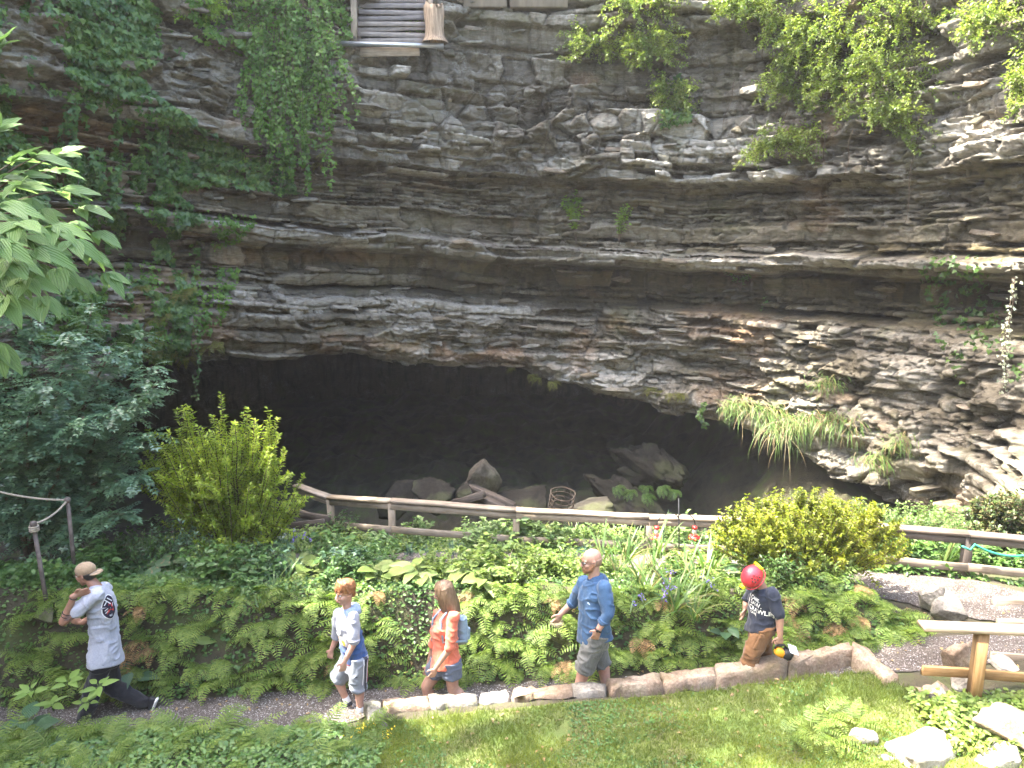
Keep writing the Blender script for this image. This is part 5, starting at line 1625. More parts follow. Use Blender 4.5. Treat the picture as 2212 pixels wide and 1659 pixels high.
ivy_mass('ivy', [([(1980, 560), (2212, 540), (2260, 800), (2100, 860), (2040, 760)], 1300), ([(1380, 170), (1470, 160), (1500, 260), (1400, 290)], 800)], 0, .085, LM['ivy'], 'sparse ivy on the shaded right wall', 603, thr=.12)

def vine(name, px0, py0, py1, label, seed, mat, width=10, size=.075, dens=1.0, group=None, out=.22, lean=0.0, n_stem=1):
    """a strand hanging from the rock"""
    r = np.random.default_rng(seed)
    p0, n0 = on_cliff(px0, py0)
    root = empty(name, p0, label=label, cat='vine', group=group)
    mb = MB(); lv = Leaves()
    y0 = p0.y - out
    for s_ in range(n_stem):
        ox = r.normal(0, width) if n_stem > 1 else 0
        end = py1 - abs(r.normal(0, (py1 - py0) * .18)) if n_stem > 1 else py1
        pts = []
        nseg = 14
        for i in range(nseg + 1):
            t = i / nseg
            q = at_y(px0 + ox * (.4 + .6 * t) + lean * t + 5 * math.sin(t * 7 + seed + s_), py0 + (end - py0) * t, y0 - .08 * math.sin(t * 3) - r.uniform(0, .04) - (.12 * r.random() if n_stem > 1 else 0))
            pts.append(q - p0)
        mb.tube(pts, .006, 4)
        c = np.array([p[:] for p in pts])
        L = np.linalg.norm(np.diff(c, axis=0), axis=1).sum()
        n = int(L / .028 * dens)
        t = r.uniform(0, nseg, n)
        P = np.stack([np.interp(t, np.arange(nseg + 1), c[:, j]) for j in range(3)], 1) + r.normal(0, .035, (n, 3))
        d = np.stack([r.normal(0, .8, n), r.normal(-.3, .4, n), r.normal(-.7, .4, n)], 1)
        nn = np.stack([r.normal(0, .4, n), np.full(n, -.8), np.full(n, .7)], 1) + r.normal(0, .2, (n, 3))
        lv.add(IVY, P, d, nn, size * r.uniform(.6, 1.25, n))
    mb.build('stem', M_TWIG, root); lv.build('leaves', mat, root)
    return root
for i, (px, py0, py1, w_, ns) in enumerate([(560, 60, 300, 22, 12), (610, 40, 400, 26, 16), (660, 90, 425, 22, 14), (700, 70, 290, 22, 10), (640, 0, 230, 40, 12), (580, 150, 330, 20, 9)]):
    vine('hanging_vine', px, py0, py1, ['leftmost tress of the bright vine curtain below the platform', 'long middle tress of the bright vine curtain', 'longest tress of the bright vine curtain under the pipe', 'right tress of the bright vine curtain beside the platform', 'upper mass of the bright vine curtain at the top edge', 'thin inner tress of the bright vine curtain'][i], 700 + i, LM['ivy_l'], w_ * 1.35, .075, 1.0, 'bright vine curtain', out=.35, n_stem=ns)
for i, (px, py0, py1) in enumerate([(255, 330, 470), (305, 340, 420), (155, 200, 420), (290, 340, 450), (350, 280, 440), (205, 330, 430), (400, 330, 420)]):
    vine('ivy_strand', px, py0, py1, 'dark ivy strand hanging over the pale ledge on the left wall', 720 + i, LM['ivy'], 8, .08, 1.5, 'ivy strands on the left wall', out=.15, n_stem=3)
vine('ivy_strand', 422, 690, 872, 'single thin ivy strand dangling into the black cave mouth', 740, LM['ivy'], 0, .055, 1.2, lean=8)
LM['lightened'] = leaf_mat('painted_sunlit_ivy', [(.35, .38, .28), (.48, .50, .40), (.6, .6, .52)], .3, .4)  # leaves whitened in colour to stand in for direct sun
vine('ivy_strand', 2188, 600, 880, 'long bleached ivy strand hanging at the right edge, sunlight painted into its colour', 741, LM['lightened'], 3, .05, .8, lean=-20, n_stem=3, out=.4)
vine('ivy_strand', 1512, 870, 935, 'short ivy strand hanging from the lip left of the hanging grass', 742, LM['ivy'], 4, .06, 1.6, n_stem=2)
vine('ivy_strand', 1648, 640, 760, 'thin ivy strand on the dark wall right of the cave', 743, LM['ivy'], 3, .06, 1.0)

# ---- ferns and hanging grass on the cave lip
LIPF = [fern_mesh(600 + i, 11, .42, spread=1.2, elev=(-.1, .7), bend=(.9, 1.6), pairs=11, leanw=.2) for i in range(3)]
for m_ in LIPF: m_.materials.append(LM['fern_dry'])
def lip_ferns(spots, label, group, s=.8):
    pts = []
    for px, py in spots:
        p, n = on_cliff(px, py); pts.append(tuple(p + n * .08))
    put(LIPF, 'rock_fern', None, pts, label, 'fern', group, s * .8, s * 1.2, seed=int(spots[0][0]))
lip_ferns([(1105, 815), (1130, 822), (1160, 828), (1190, 832)], 'fern hanging from the lip above the middle of the cave', 'ferns on the middle of the cave lip')
lip_ferns([(1405, 838), (1430, 845), (1455, 850), (1470, 852)], 'fern hanging from the lip left of the hanging grass', 'ferns on the right of the cave lip', .7)
lip_ferns([(370, 600), (395, 595), (425, 600), (455, 603), (380, 640), (410, 625)], 'yellowish fern on the ledge beside the ivy', 'ferns on the left ledge', .8)
lip_ferns([(300, 660), (330, 690), (350, 720), (380, 760), (400, 770), (340, 760), (440, 745), (470, 740), (310, 620), (320, 740), (360, 680)], 'yellowish fern at the left corner of the cave', 'ferns at the cave corner', .9)
lip_ferns([(400, 520), (430, 525), (470, 530), (690, 355), (715, 350), (700, 340)], 'small fern growing in a crack of the pale ledge', 'ferns in cliff cracks', .6)

def hang_tuft(px, py, w, h, label, seed, n=170, group=None):
    r = np.random.default_rng(seed)
    p0, n0 = on_cliff(px, py)
    root = empty('hanging_grass', p0, label=label, cat='grass', group=group)
    lv, rt = Leaves(), Leaves()
    for k in range(n):
        b_ = np.array([r.normal(0, w), -.05 - r.uniform(0, .22), r.normal(0, .10)])
        l = h * r.uniform(.35, 1.0) * (1.5 if r.random() < .08 else 1)
        c = arc(b_, -math.pi / 2 + r.normal(0, .8), r.uniform(-.1, .9), l, r.uniform(1.4, 2.4), 6)
        V, F = strip(c, np.array([.9, 1, 1, .9, .8, .5, .1]) * .014 * r.uniform(.6, 1.2))
        (lv if r.random() < .72 else rt).raw(V, F)
    lv.build('blades', LM['hgrass'], root); rt.build('roots', LM['roots'], root)
for i, (px, py, w, h, lb) in enumerate([(1590, 868, .22, .75, 'left clump of grass hanging over the cave lip'), (1650, 885, .22, 1.0, 'hanging grass clump left of the longest beard'), (1690, 915, .20, 1.25, 'longest beard of grass hanging over the cave lip'), (1745, 900, .22, .7, 'middle clump of grass hanging over the cave lip'), (1800, 905, .22, .85, 'hanging grass with brown roots right of the middle clump'), (1845, 915, .16, .7, 'right end clump of grass hanging over the cave lip'),
                                       (1780, 825, .20, .4, 'short grass tuft on the ledge above the hanging grass'), (1950, 945, .22, .5, 'sunlit grass tuft at the right of the cave lip'), (1890, 985, .20, .5, 'lowest grass tuft with roots at the end of the lip')]):
    hang_tuft(px, py, w, h, lb, 760 + i, 190, 'grass hanging from the cave lip')

# ---- bushes growing out of the cliff
def cliff_bush(px, py, spread, hang, label, seed, n=16, mat='cliffbush', group='bushes on the cliff', leaf=.06, y_out=.6):
    r = np.random.default_rng(seed)
    p0, n0 = on_cliff(px, py)
    st = []
    for k in range(n):
        a = r.uniform(-1, 1)
        e = np.array([a * spread, -y_out * r.uniform(.4, 1.3), hang * r.uniform(-1, .55)])
        m_ = e * .5 + np.array([0, -.1, abs(hang) * .45])
        c = [np.array(p0) + m_ * 2 * t * (1 - t) + e * t * t + r.normal(0, .015, 3) for t in np.linspace(0, 1, 8)]
        st.append(np.array(c))
    return stem_shrub('cliff_bush', p0, st, 0, LM[mat], label, cat='bush', leaf_len=leaf, ratio=.5, group=group, seed=seed + 1, whorl=3, step=.045, stem_r=.009, twigs=5, start=.3, lift=.1)
CB = [(1680, 60, .9, .6, 'sunlit bush at the upper end of the right wall\'s greenery'), (1740, 130, .9, .7, 'brightest sunlit bush on the upper right wall'), (1830, 100, 1.0, .6, 'sunlit bush right of the brightest one'), (1700, 200, .8, .6, 'trailing bush below the brightest bush'), (1800, 200, .9, .7, 'large trailing bush in the middle of the right wall'), (1900, 170, .9, .6, 'bush with bare twigs on the right wall'),
      (1930, 60, .8, .5, 'small bush near the top of the right wall'), (1660, 320, .7, .4, 'low bush with bare stems under the trailing bushes'), (2090, 60, .6, .5, 'bush near the top right corner'), (2190, 200, .5, .5, 'sparse bush at the right edge of the wall'), (1380, 30, .8, .5, 'pale bush at the top right of the concrete wall'), (1300, 110, .9, .35, 'spreading branch below the concrete wall'), (1400, 120, .6, .4, 'pale sprays right of the spreading branch'), (1450, 220, .5, .5, 'dark green bush between the blocks and the sunlit bushes'), (1880, 270, .6, .5, 'wispy bush below the large trailing bush'), (1580, 30, .6, .4, 'bush at the top edge left of the sunlit ones')]
for i, (px, py, sp_, hg, lb) in enumerate(CB):
    cliff_bush(px, py, sp_ * 1.35, hg * 1.3, lb, 800 + i * 3, 28, y_out=1.0, leaf=.075)
cliff_bush(590, 40, .9, .5, 'small leaved bush overhanging at the top left of the platform', 870, 22, 'ivy_l', leaf=.06)
cliff_bush(450, 40, .7, .4, 'lime leaved bush on the dark wall at the top left', 873, 10, 'lime', leaf=.09)
cliff_bush(900, 60, .35, .4, 'small green bush at the foot of the stump', 876, 8, 'ivy_l', leaf=.05, y_out=.3)
# bare hanging roots and twigs on the right wall
for i, (px, py0, py1, ln) in enumerate([(1985, 250, 480, -30), (1700, 230, 330, -20), (1840, 280, 380, -14), (1640, 60, 130, 10), (1590, 170, 280, -30), (1775, 260, 380, 10), (1870, 60, 160, -20), (2000, 0, 60, -10)]):
    p0, n0 = on_cliff(px, py0)
    pts = [at_y(px + ln * t + 3 * math.sin(9 * t + i), py0 + (py1 - py0) * t, p0.y - .25) for t in np.linspace(0, 1, 9)]
    o = MB().tube(pts, list(np.linspace(.012, .005, 9)), 5).build('hanging_root', M_TWIG)
    tag(o, 'bare root dangling down the sunlit right wall', 'root', 'bare roots on the right wall')
# saplings on the ledge
def sapling(px, py, h, w, label, seed, mat='ivy_l', leaf=.085):
    p0, n0 = on_cliff(px, py)
    r = np.random.default_rng(seed)
    p0 = p0 + n0 * .12
    st = []
    for k in range(4):
        e = np.array([r.normal(0, w), -.1 + r.normal(0, .1), h * r.uniform(.75, 1.05)])
        st.append(np.array([np.array(p0) + np.array([e[0] * t ** 1.6 - .12 * w * math.sin(t * 3), e[1] * t, e[2] * t]) for t in np.linspace(0, 1, 8)]))
    return stem_shrub('sapling', p0, st, 0, LM[mat], label, cat='sapling', leaf_len=leaf, ratio=.75, seed=seed, whorl=2, step=.05, stem_r=.010, twigs=5, start=.35, group='saplings on the cliff ledge')
sapling(1245, 530, 1.25, .30, 'larger green sapling growing on the rubble ledge', 890, 'lime', .125)
sapling(1336, 532, .95, .16, 'thin yellowish sapling on the rubble ledge right of the larger', 893, 'lime', .09)
sapling(1603, 628, .55, .16, 'small sapling clinging to the wall right of the ledge', 896)
# mossy fern patch on the rocks inside the cave
pts = []
for k in range(9):
    q = at_y(1330 + 22 * k % 130 + 10 * (k % 3), 1050 + 8 * (k % 4), 17.2 + .1 * k); pts.append(tuple(q))
cf = LIPF[0].copy(); cf.materials.clear(); cf.materials.append(LM['ivy'])
put([cf], 'cave_fern', None, pts, 'fern on the mossy rocks just inside the cave', 'fern', 'ferns inside the cave', .7, 1.0)

# ---- trees on the rim (above the frame) added, crowns shaped for the dappled shade
def rim_tree(base, height, crown_c, crown_r, n, label, seed, holes=.0):
    r = np.random.default_rng(seed)
    root = empty('rim_tree', base, label=label, cat='tree', group='trees on the rim')
    b = np.array(base); mb = MB(); lv = Leaves()
    cc = np.array(crown_c) - b
    trunk = [Vector((0, 0, -.4)), Vector(cc * .3 + np.array([0, 0, height * .15])), Vector(cc * .65), Vector(cc)]
    mb.tube(trunk, [.28, .22, .16, .08], 9)
    nb = 17
    tips_ = []
    for k in range(nb):
        u = rand_unit(1, r)[0] * r.uniform(.5, 1.0)
        tip = cc + u * np.array(crown_r)
        st_ = cc * r.uniform(.55, .95)
        mb.tube([Vector(st_), Vector(st_ * .4 + tip * .6 + np.array([0, 0, .3])), Vector(tip)], [.06, .035, .012], 5)
        tips_.append(tip); tips_.append(st_ * .35 + tip * .65)
    tips_ = np.array(tips_)
    k = r.integers(0, len(tips_), n)
    P = tips_[k] + r.normal(0, .33, (n, 3)) * np.array([1, 1, .6])
    s = .16 * r.uniform(.7, 1.2, n)
    lv.add(LEAF6, P, rand_unit(n, r) + np.array([0, 0, -.2]), np.array([0, 0, 1.0]) + r.normal(0, .5, (n, 3)), np.stack([s, s * .6, s], 1))
    mb.build('trunk', M_BARK, root, True); lv.build('crown', LM['canopy'], root)
rim_tree((-10.5, 6.5, 12.9), 6, (-7.0, 8.2, 16.0), (2.9, 1.7, 1.3), 3000, 'rim tree above the first walker, out of the picture', 950)
rim_tree((-10.8, 10.5, 12.9), 6, (-9.2, 11.0, 15.6), (2.0, 2.0, 1.4), 3800, 'rim tree above the left wall, out of the picture', 951)
rim_tree((-10.4, 8.6, 12.9), 7, (-3.5, 8.5, 17.6), (2.0, 1.6, 1.2), 3600, 'tall rim tree arching over the pit, out of the picture', 954)
rim_tree((-10.6, 4.4, 12.9), 6, (-8.7, 5.6, 14.8), (1.9, 1.9, 1.4), 5200, 'rim tree above the broad leaved branch, out of the picture', 953)
rim_tree((2.0, 22.5, 12.9), 5, (0.4, 15.4, 16.4), (2.5, 2.6, 1.2), 7000, 'rim tree leaning over the back wall, out of the picture', 952)
# ------------------------------------------------------------ people
def skin_mat(name, col):
    m, nt, p = new_mat(name)
    nz = noise_tex(nt, 30, 4, .6)
    c = ramp(nt, nz.outputs['Fac'], [(.35, tuple(v * .88 for v in col)), (.65, tuple(min(1, v * 1.08) for v in col))])
    n2 = noise_tex(nt, 7, 3, .5)
    f = ramp(nt, n2.outputs['Fac'], [(.45, (0, 0, 0)), (.7, (.35, .35, .35))])
    c = mixc(nt, f, c, (col[0] * 1.02, col[1] * .78, col[2] * .72))
    nt.links.new(c, p.inputs['Base Color'])
    p.inputs['Roughness'].default_value = .55
    p.inputs['Subsurface Weight'].default_value = .12
    p.inputs['Subsurface Radius'].default_value = (.012, .005, .003)
    return m
def cloth_mat(name, col, rough=.9, wr=.5, var=.10):
    m, nt, p = new_mat(name)
    nz = noise_tex(nt, 60, 3, .6)
    c = ramp(nt, nz.outputs['Fac'], [(.3, tuple(v * (1 - var) for v in col)), (.7, tuple(min(1, v * (1 + var)) for v in col))])
    nt.links.new(c, p.inputs['Base Color'])
    p.inputs['Roughness'].default_value = rough
    p.inputs['Specular IOR Level'].default_value = .15
    p.inputs['Sheen Weight'].default_value = .15
    n2 = noise_tex(nt, 9, 3, .55, stretch=(1, 1, .55))
    bump(nt, p, n2.outputs['Fac'], wr, .03)
    return m
def hair_mat(name, c1, c2):
    m, nt, p = new_mat(name)
    nz = noise_tex(nt, 45, 4, .7, stretch=(1, 1, .12))
    c = ramp(nt, nz.outputs['Fac'], [(.3, c1), (.7, c2)])
    nt.links.new(c, p.inputs['Base Color'])
    p.inputs['Roughness'].default_value = .5
    bump(nt, p, nz.outputs['Fac'], .9, .01)
    return m
SK_TAN, SK_PALE, SK_MID = skin_mat('tanned_skin', (.27, .145, .095)), skin_mat('fair_skin', (.42, .245, .18)), skin_mat('light_skin', (.35, .20, .14))
M_EYEW = plain('eye_white', (.6, .58, .55), .3, .03, 5)
M_EYED = plain('eye_dark', (.03, .02, .015), .2, .03, 5)
M_LIP = plain('lip', (.30, .12, .10), .5, .05, 8)

def V3(p): return np.array(p[:], float)
class Blob(MB):
    """overlapping forms, later fused into one continuous skin"""
    def cap(self, a, ra, b, rb, n=14):
        a, b = V3(a), V3(b)
        d = b - a; L = np.linalg.norm(d) + 1e-9; d = d / L
        x = np.cross(d, [0, 0, 1.0]) if abs(d[2]) < .9 else np.cross(d, [1.0, 0, 0])
        x /= np.linalg.norm(x); y = np.cross(d, x)
        prof = [(-ra * math.cos(t), ra * math.sin(t)) for t in np.linspace(.25, math.pi / 2, 4)] + [(L + rb * math.sin(t), rb * math.cos(t)) for t in np.linspace(0, math.pi / 2 - .25, 4)]
        V, F = [], []
        for h, r in prof:
            for k in range(n):
                g = 2 * math.pi * k / n
                V.append(a + d * h + (x * math.cos(g) + y * math.sin(g)) * r)
        m = len(prof)
        for i in range(m - 1):
            for k in range(n): F.append([i * n + k, i * n + (k + 1) % n, (i + 1) * n + (k + 1) % n, (i + 1) * n + k])
        F.append(list(range(n))[::-1]); F.append([(m - 1) * n + k for k in range(n)])
        return self.add(np.array(V), F)
    def chain(self, pts, rs):
        for i in range(len(pts) - 1): self.cap(pts[i], rs[i], pts[i + 1], rs[i + 1])
        return self
    def ell(self, c, r, f=(1, 0, 0), u=(0, 0, 1), n=14):
        f = V3(f); f /= np.linalg.norm(f); u = V3(u); s = np.cross(u, f); s /= np.linalg.norm(s); u = np.cross(f, s)
        b = MB().ball((0, 0, 0), 1, n, 9)
        V = b.V[0] * np.asarray(r)
        return self.add(V @ np.stack([f, s, u]) + V3(c), b.F)
    def loft(self, rings, n=20, flat=0.0):
        """rings: (centre, half vector a, half vector b)"""
        V, F = [], []
        for c, a, b in rings:
            c, a, b = V3(c), V3(a), V3(b)
            for k in range(n):
                g = 2 * math.pi * k / n
                cg, sg = math.cos(g), math.sin(g)
                e = .82
                V.append(c + a * math.copysign(abs(cg) ** e, cg) + b * math.copysign(abs(sg) ** e, sg))
        m = len(rings)
        for i in range(m - 1):
            for k in range(n): F.append([i * n + k, i * n + (k + 1) % n, (i + 1) * n + (k + 1) % n, (i + 1) * n + k])
        F.append(list(range(n))[::-1]); F.append([(m - 1) * n + k for k in range(n)])
        return self.add(np.array(V), F)
    def fuse(self, name, voxel=.008, smooth=3, wrinkle=0.0, seed=0, stretch=(1, 1, 1), folds=None):
        me_ = self.mesh(name)
        o = bpy.data.objects.new('tmp', me_); COL.objects.link(o)
        # consistent outward faces before fusing
        bm = bmesh.new(); bm.from_mesh(me_); bmesh.ops.recalc_face_normals(bm, faces=bm.faces[:]); bm.to_mesh(me_); bm.free()
        md = o.modifiers.new('r', 'REMESH'); md.mode = 'VOXEL'; md.voxel_size = voxel
        if smooth:
            sm = o.modifiers.new('s', 'SMOOTH'); sm.factor = .5; sm.iterations = smooth
        dg = bpy.context.evaluated_depsgraph_get()
        out = bpy.data.meshes.new_from_object(o.evaluated_get(dg))
        bpy.data.objects.remove(o); bpy.data.meshes.remove(me_)
        out.name = name
        n = len(out.vertices)
        if wrinkle:
            co = np.zeros(n * 3); out.vertices.foreach_get('co', co); co = co.reshape(-1, 3)
            nr = np.zeros(n * 3); out.vertices.foreach_get('normal', nr); nr = nr.reshape(-1, 3)
            q = co * np.array(stretch)
            w_ = fbm(q[:, 0] * 8 + seed, q[:, 1] * 8, q[:, 2] * 8, 2, seed)
            ridge = 1 - np.abs(fbm(q[:, 0] * 6 + seed * 3, q[:, 1] * 6, q[:, 2] * 10, 2, seed + 9)) * 2.2
            co = co + nr * (w_ * wrinkle * .6 + np.clip(ridge, 0, 1) ** 2 * wrinkle)[:, None]
            out.vertices.foreach_set('co', co.ravel()); out.update()
        out.polygons.foreach_set('use_smooth', np.ones(len(out.polygons), bool))
        return out

def hand(bl, w, d, t, curl=.5, s=1.0, spread=.12, fist=False):
    """palm and five fingers from wrist w along d, thumb on side t"""
    w, d, t = V3(w), V3(d), V3(t)
    d /= np.linalg.norm(d); t = t - d * (t @ d); t /= np.linalg.norm(t); n = np.cross(d, t)
    bl.cap(w - d * .02 * s, .026 * s, w + d * .02 * s, .027 * s)
    bl.loft([(w + d * .005 * s, t * .026 * s, n * .018 * s), (w + d * .045 * s, t * .041 * s, n * .016 * s), (w + d * .088 * s, t * .042 * s, n * .014 * s)], 14)
    for k, (o_, l) in enumerate(((.030, .072), (.010, .080), (-.011, .075), (-.031, .060))):
        p = w + d * .084 * s + t * o_ * s
        a = d + t * spread * (1.5 - k) * .6
        c = curl * (1 + .12 * k)
        for j, (ll, rr) in enumerate(((.45, .0092), (.32, .0085), (.26, .0075))):
            ang = c * (j + .5) * (1.15 if fist else .8)
            v = a * math.cos(ang) + n * math.sin(ang); v /= np.linalg.norm(v)
            q = p + v * l * ll * s
            bl.cap(p, rr * s * 1.05, q, rr * s)
            p = q
    p = w + d * .025 * s + t * .034 * s
    v = d * .7 + t * .7 + n * .35; v /= np.linalg.norm(v)
    q = p + v * .042 * s; bl.cap(p, .0125 * s, q, .0105 * s)
    v = d * .95 + t * .2 + n * .4; v /= np.linalg.norm(v)
    bl.cap(q, .0105 * s, q + v * .034 * s, .009 * s)

class Person:
    def __init__(self, label, Y, s=1.0, base=None):
        self.Y, self.s, self.root = Y, s, None
        self.base = np.array(base)
        self.root = empty('person', base, label=label, cat='person', group='people walking the garden path')
    def J(self, px, py, dy=0.0):
        return V3(at_y(px, py, self.Y + dy)) - self.base
    def part(self, name, me_, mat, parent=None):
        return link(name, me_, mat, parent or self.root)
    def head(self, bl, C, f, u, s=1.0, nose=1.0, ears=True):
        C, f, u = V3(C), V3(f), V3(u)
        f /= np.linalg.norm(f); u = u - f * (u @ f); u /= np.linalg.norm(u); sd = np.cross(u, f)
        self.hf, self.hu, self.hs, self.hC, self.hsc = f, u, sd, C, s
        P = lambda a, b, c: C + (f * a + sd * b + u * c) * s
        self.P = P
        bl.ell(P(-.012, 0, .028), np.array([.098, .077, .088]) * s, f, u, 18)
        bl.ell(P(.022, 0, -.03), np.array([.070, .062, .080]) * s, f, u, 16)
        bl.ell(P(.042, 0, -.085), np.array([.042, .040, .034]) * s, f, u)
        bl.cap(P(.066, 0, -.10), .020 * s, P(.060, 0, -.104), .022 * s)
        bl.cap(P(.088, 0, .008), .009 * s, P(.106 + .004 * nose, 0, -.034), .0135 * s)
        for b in (-1, 1):
            bl.ell(P(.103, b * .011, -.040), np.array([.010, .010, .008]) * s, f, u)
            bl.cap(P(.082, b * .016, .018), .011 * s, P(.068, b * .048, .018), .011 * s)       # brow
            bl.ell(P(.060, b * .040, -.030), np.array([.024, .022, .022]) * s, f, u)           # cheek
            if ears:
                bl.ell(P(-.004, b * .078, -.006), np.array([.019, .009, .032]) * s, f * .95 + sd * b * -.25, u)
        bl.cap(P(.092, -.016, -.068), .0075 * s, P(.092, .016, -.068), .0075 * s)
    def face(self, skin, brow_mat, smile=0.0):
        P, f, u, s = self.P, self.hf, self.hu, self.hsc
        for b in (-1, 1):
            e = Blob().ell(P(.079, b * .031, .000), np.array([.011, .0145, .0085]) * s, f, u, 10).mesh('eye', True)
            eo = self.part('eye', e, M_EYEW)
            self.part('iris', Blob().ell(P(.0875, b * .031 - .002, .000), np.array([.004, .007, .0072]) * s, f, u, 8).mesh('iris', True), M_EYED, eo)
            mb = Blob().chain([P(.0945, b * .014, .022), P(.0905, b * .034, .027), P(.078, b * .050, .021)], [.0045 * s, .005 * s, .003 * s])
            self.part('eyebrow', mb.mesh('eyebrow', True), brow_mat)
        self.part('lips', Blob().chain([P(.094, -.020, -.070 + smile), P(.1005, 0, -.069), P(.094, .020, -.070 + smile)], [.004 * s, .0062 * s, .004 * s]).mesh('lips', True), M_LIP)

def shoe(per, heel, toe, up, name_mat, sole_mat, w=.046, h=.075, label=None):
    """low shoe from heel to toe; up is the direction of the ankle"""
    heel, toe, up = V3(heel), V3(toe), V3(up)
    d = toe - heel; L = np.linalg.norm(d); d /= L
    up = up - d * (up @ d); up /= np.linalg.norm(up); sd = np.cross(up, d)
    U = Blob()
    st = [(0.0, .60, .85), (.12, .80, 1.0), (.30, .80, .98), (.48, .88, .74), (.68, 1.0, .55), (.85, .92, .46), (1.0, .55, .34)]
    U.loft([(heel + d * L * t + up * h * hh * .5, sd * w * ww, up * h * hh * .5) for t, ww, hh in st], 16)
    o = per.part('shoe', U.fuse('shoe', .008, 2), name_mat)
    S_ = Blob()
    S_.loft([(heel + d * L * t - up * .006, sd * w * ww * 1.10, up * .013) for t, ww, hh in [(-.03, .55, 0), (.08, .84, 0), (.3, .80, 0), (.5, .88, 0), (.7, 1.02, 0), (.9, .88, 0), (1.03, .5, 0)]], 14)
    per.part('sole', S_.mesh('sole', True), sole_mat, o)
    return o

def assign_by(me_, mats, fn):
    """mats list; fn(centres) -> index array"""
    for m in mats: me_.materials.append(m)
    n = len(me_.polygons)
    c = np.zeros(n * 3); me_.polygons.foreach_get('center', c)
    me_.polygons.foreach_set('material_index', fn(c.reshape(-1, 3)).astype(np.int32))
    me_.update()

from mathutils.bvhtree import BVHTree
def decal(per, host, shapes, origin, xd, yd, nd, name, mat, lift=.004, cell=None):
    """print flat shapes onto a garment: shapes is a bmesh-like (V2, F); cast along -nd"""
    V2, F = shapes
    me_ = host.data
    bvh = BVHTree.FromPolygons([v.co[:] for v in me_.vertices], [p.vertices[:] for p in me_.polygons])
    origin, xd, yd, nd = [Vector(V3(q)) for q in (origin, xd, yd, nd)]
    xd.normalize(); yd.normalize(); nd.normalize()
    out, last = [], None
    for x, y in V2:
        p = origin + xd * x + yd * y
        h = bvh.ray_cast(p + nd * .35, -nd)
        q = (h[0] + nd * lift) if h[0] is not None else (last if last is not None else p)
        last = q
        out.append(q)
    by = {}
    for f in F: by.setdefault(len(f), []).append(list(f))
    m_ = make_mesh(name, np.array([v[:] for v in out]), [np.array(v) for v in by.values()])
    return link(name, m_, mat, host)

def text_shape(txt, size, align='LEFT', bold=.0):
    cu = bpy.data.curves.new('t', 'FONT'); cu.body = txt; cu.size = size; cu.align_x = align; cu.offset = bold; cu.resolution_u = 2
    o = bpy.data.objects.new('t', cu); COL.objects.link(o)
    dg = bpy.context.evaluated_depsgraph_get()
    me_ = bpy.data.meshes.new_from_object(o.evaluated_get(dg))
    bm = bmesh.new(); bm.from_mesh(me_)
    bmesh.ops.triangulate(bm, faces=bm.faces[:])
    bmesh.ops.subdivide_edges(bm, edges=[e for e in bm.edges if e.calc_length() > size * .3], cuts=1)
    bmesh.ops.triangulate(bm, faces=bm.faces[:])
    bm.verts.index_update()
    V2 = [(v.co.x, v.co.y) for v in bm.verts]; F = [[v.index for v in f.verts] for f in bm.faces]
    bm.free(); bpy.data.objects.remove(o); bpy.data.curves.remove(cu); bpy.data.meshes.remove(me_)
    return V2, F
def disc_shape(rx, ry, n=24, rings=4, x0=0, y0=0, clip=None):
    V2 = [(x0, y0)]; F = []
    for i in range(1, rings + 1):
        for k in range(n):
            g = 2 * math.pi * k / n
            V2.append((x0 + rx * i / rings * math.cos(g), y0 + ry * i / rings * math.sin(g)))
    for k in range(n): F.append([0, 1 + k, 1 + (k + 1) % n])
    for i in range(rings - 1):
        for k in range(n): F.append([1 + i * n + k, 1 + (i + 1) * n + k, 1 + (i + 1) * n + (k + 1) % n, 1 + i * n + (k + 1) % n])
    return V2, F
def bar_shape(x0, y0, x1, y1, w, n=6):
    d = Vector((x1 - x0, y1 - y0)); p = Vector((-d.y, d.x)).normalized() * w / 2
    V2, F = [], []
    for i in range(n + 1):
        q = Vector((x0, y0)) + d * i / n
        V2 += [tuple(q - p), tuple(q + p)]
    for i in range(n): F.append([2 * i, 2 * i + 2, 2 * i + 3, 2 * i + 1])
    return V2, F

def torso_rings(hip, sh, A, Fw, widths, bow=.0):
    """rings from hip to shoulders: widths list of (t, half width, half depth, forward shift)"""
    hip, sh, A, Fw = V3(hip), V3(sh), V3(A), V3(Fw)
    out = []
    ax = sh - hip
    for t, w_, d_, fs in widths:
        c = hip + ax * t + Fw * fs
        out.append((c, A * w_, Fw * d_))
    return out
def unit(v): v = V3(v); return v / np.linalg.norm(v)

M_BLK = plain('black_shoe', (.018, .018, .02), .6, .2, 20)
M_SOLE = plain('pale_sole', (.62, .60, .56), .7, .08, 15)
M_SOCK = cloth_mat('white_sock', (.62, .62, .62))

# ======== first walker: tan backward cap, grey tee with round back print, black trousers, hand at the shoulder
P1 = Person('man in tan backward cap, grey tee and black trousers striding off to the left', 7.42, base=at_y(190, 1562, 7.42))
J = P1.J
sn, sf = J(207, 1284, -.15), J(226, 1271, .17)
hipn, hipf = J(224, 1414, -.09), J(232, 1408, .09)
hip = (hipn + hipf) / 2; sh = (sn + sf) / 2
A = unit(sn - sf); up_ = unit(sh - hip); Fw = unit(np.cross(A, up_)) * -1
if Fw[0] > 0: Fw = -Fw
neck = sh + up_ * .05 + Fw * .02
hc = J(185, 1240, .02)
bl = Blob()
P1.head(bl, hc, (-1, .05, -.16), (-.12, 0, 1), 1.0)
bl.cap(neck - up_ * .03, .062, P1.P(-.025, 0, -.06), .054)
el, wr = J(137, 1343, -.26), J(160, 1287, -.25)
hd = J(186, 1277, -.20)
bl.chain([sn, el], [.056, .046]); bl.chain([el, wr], [.046, .030])
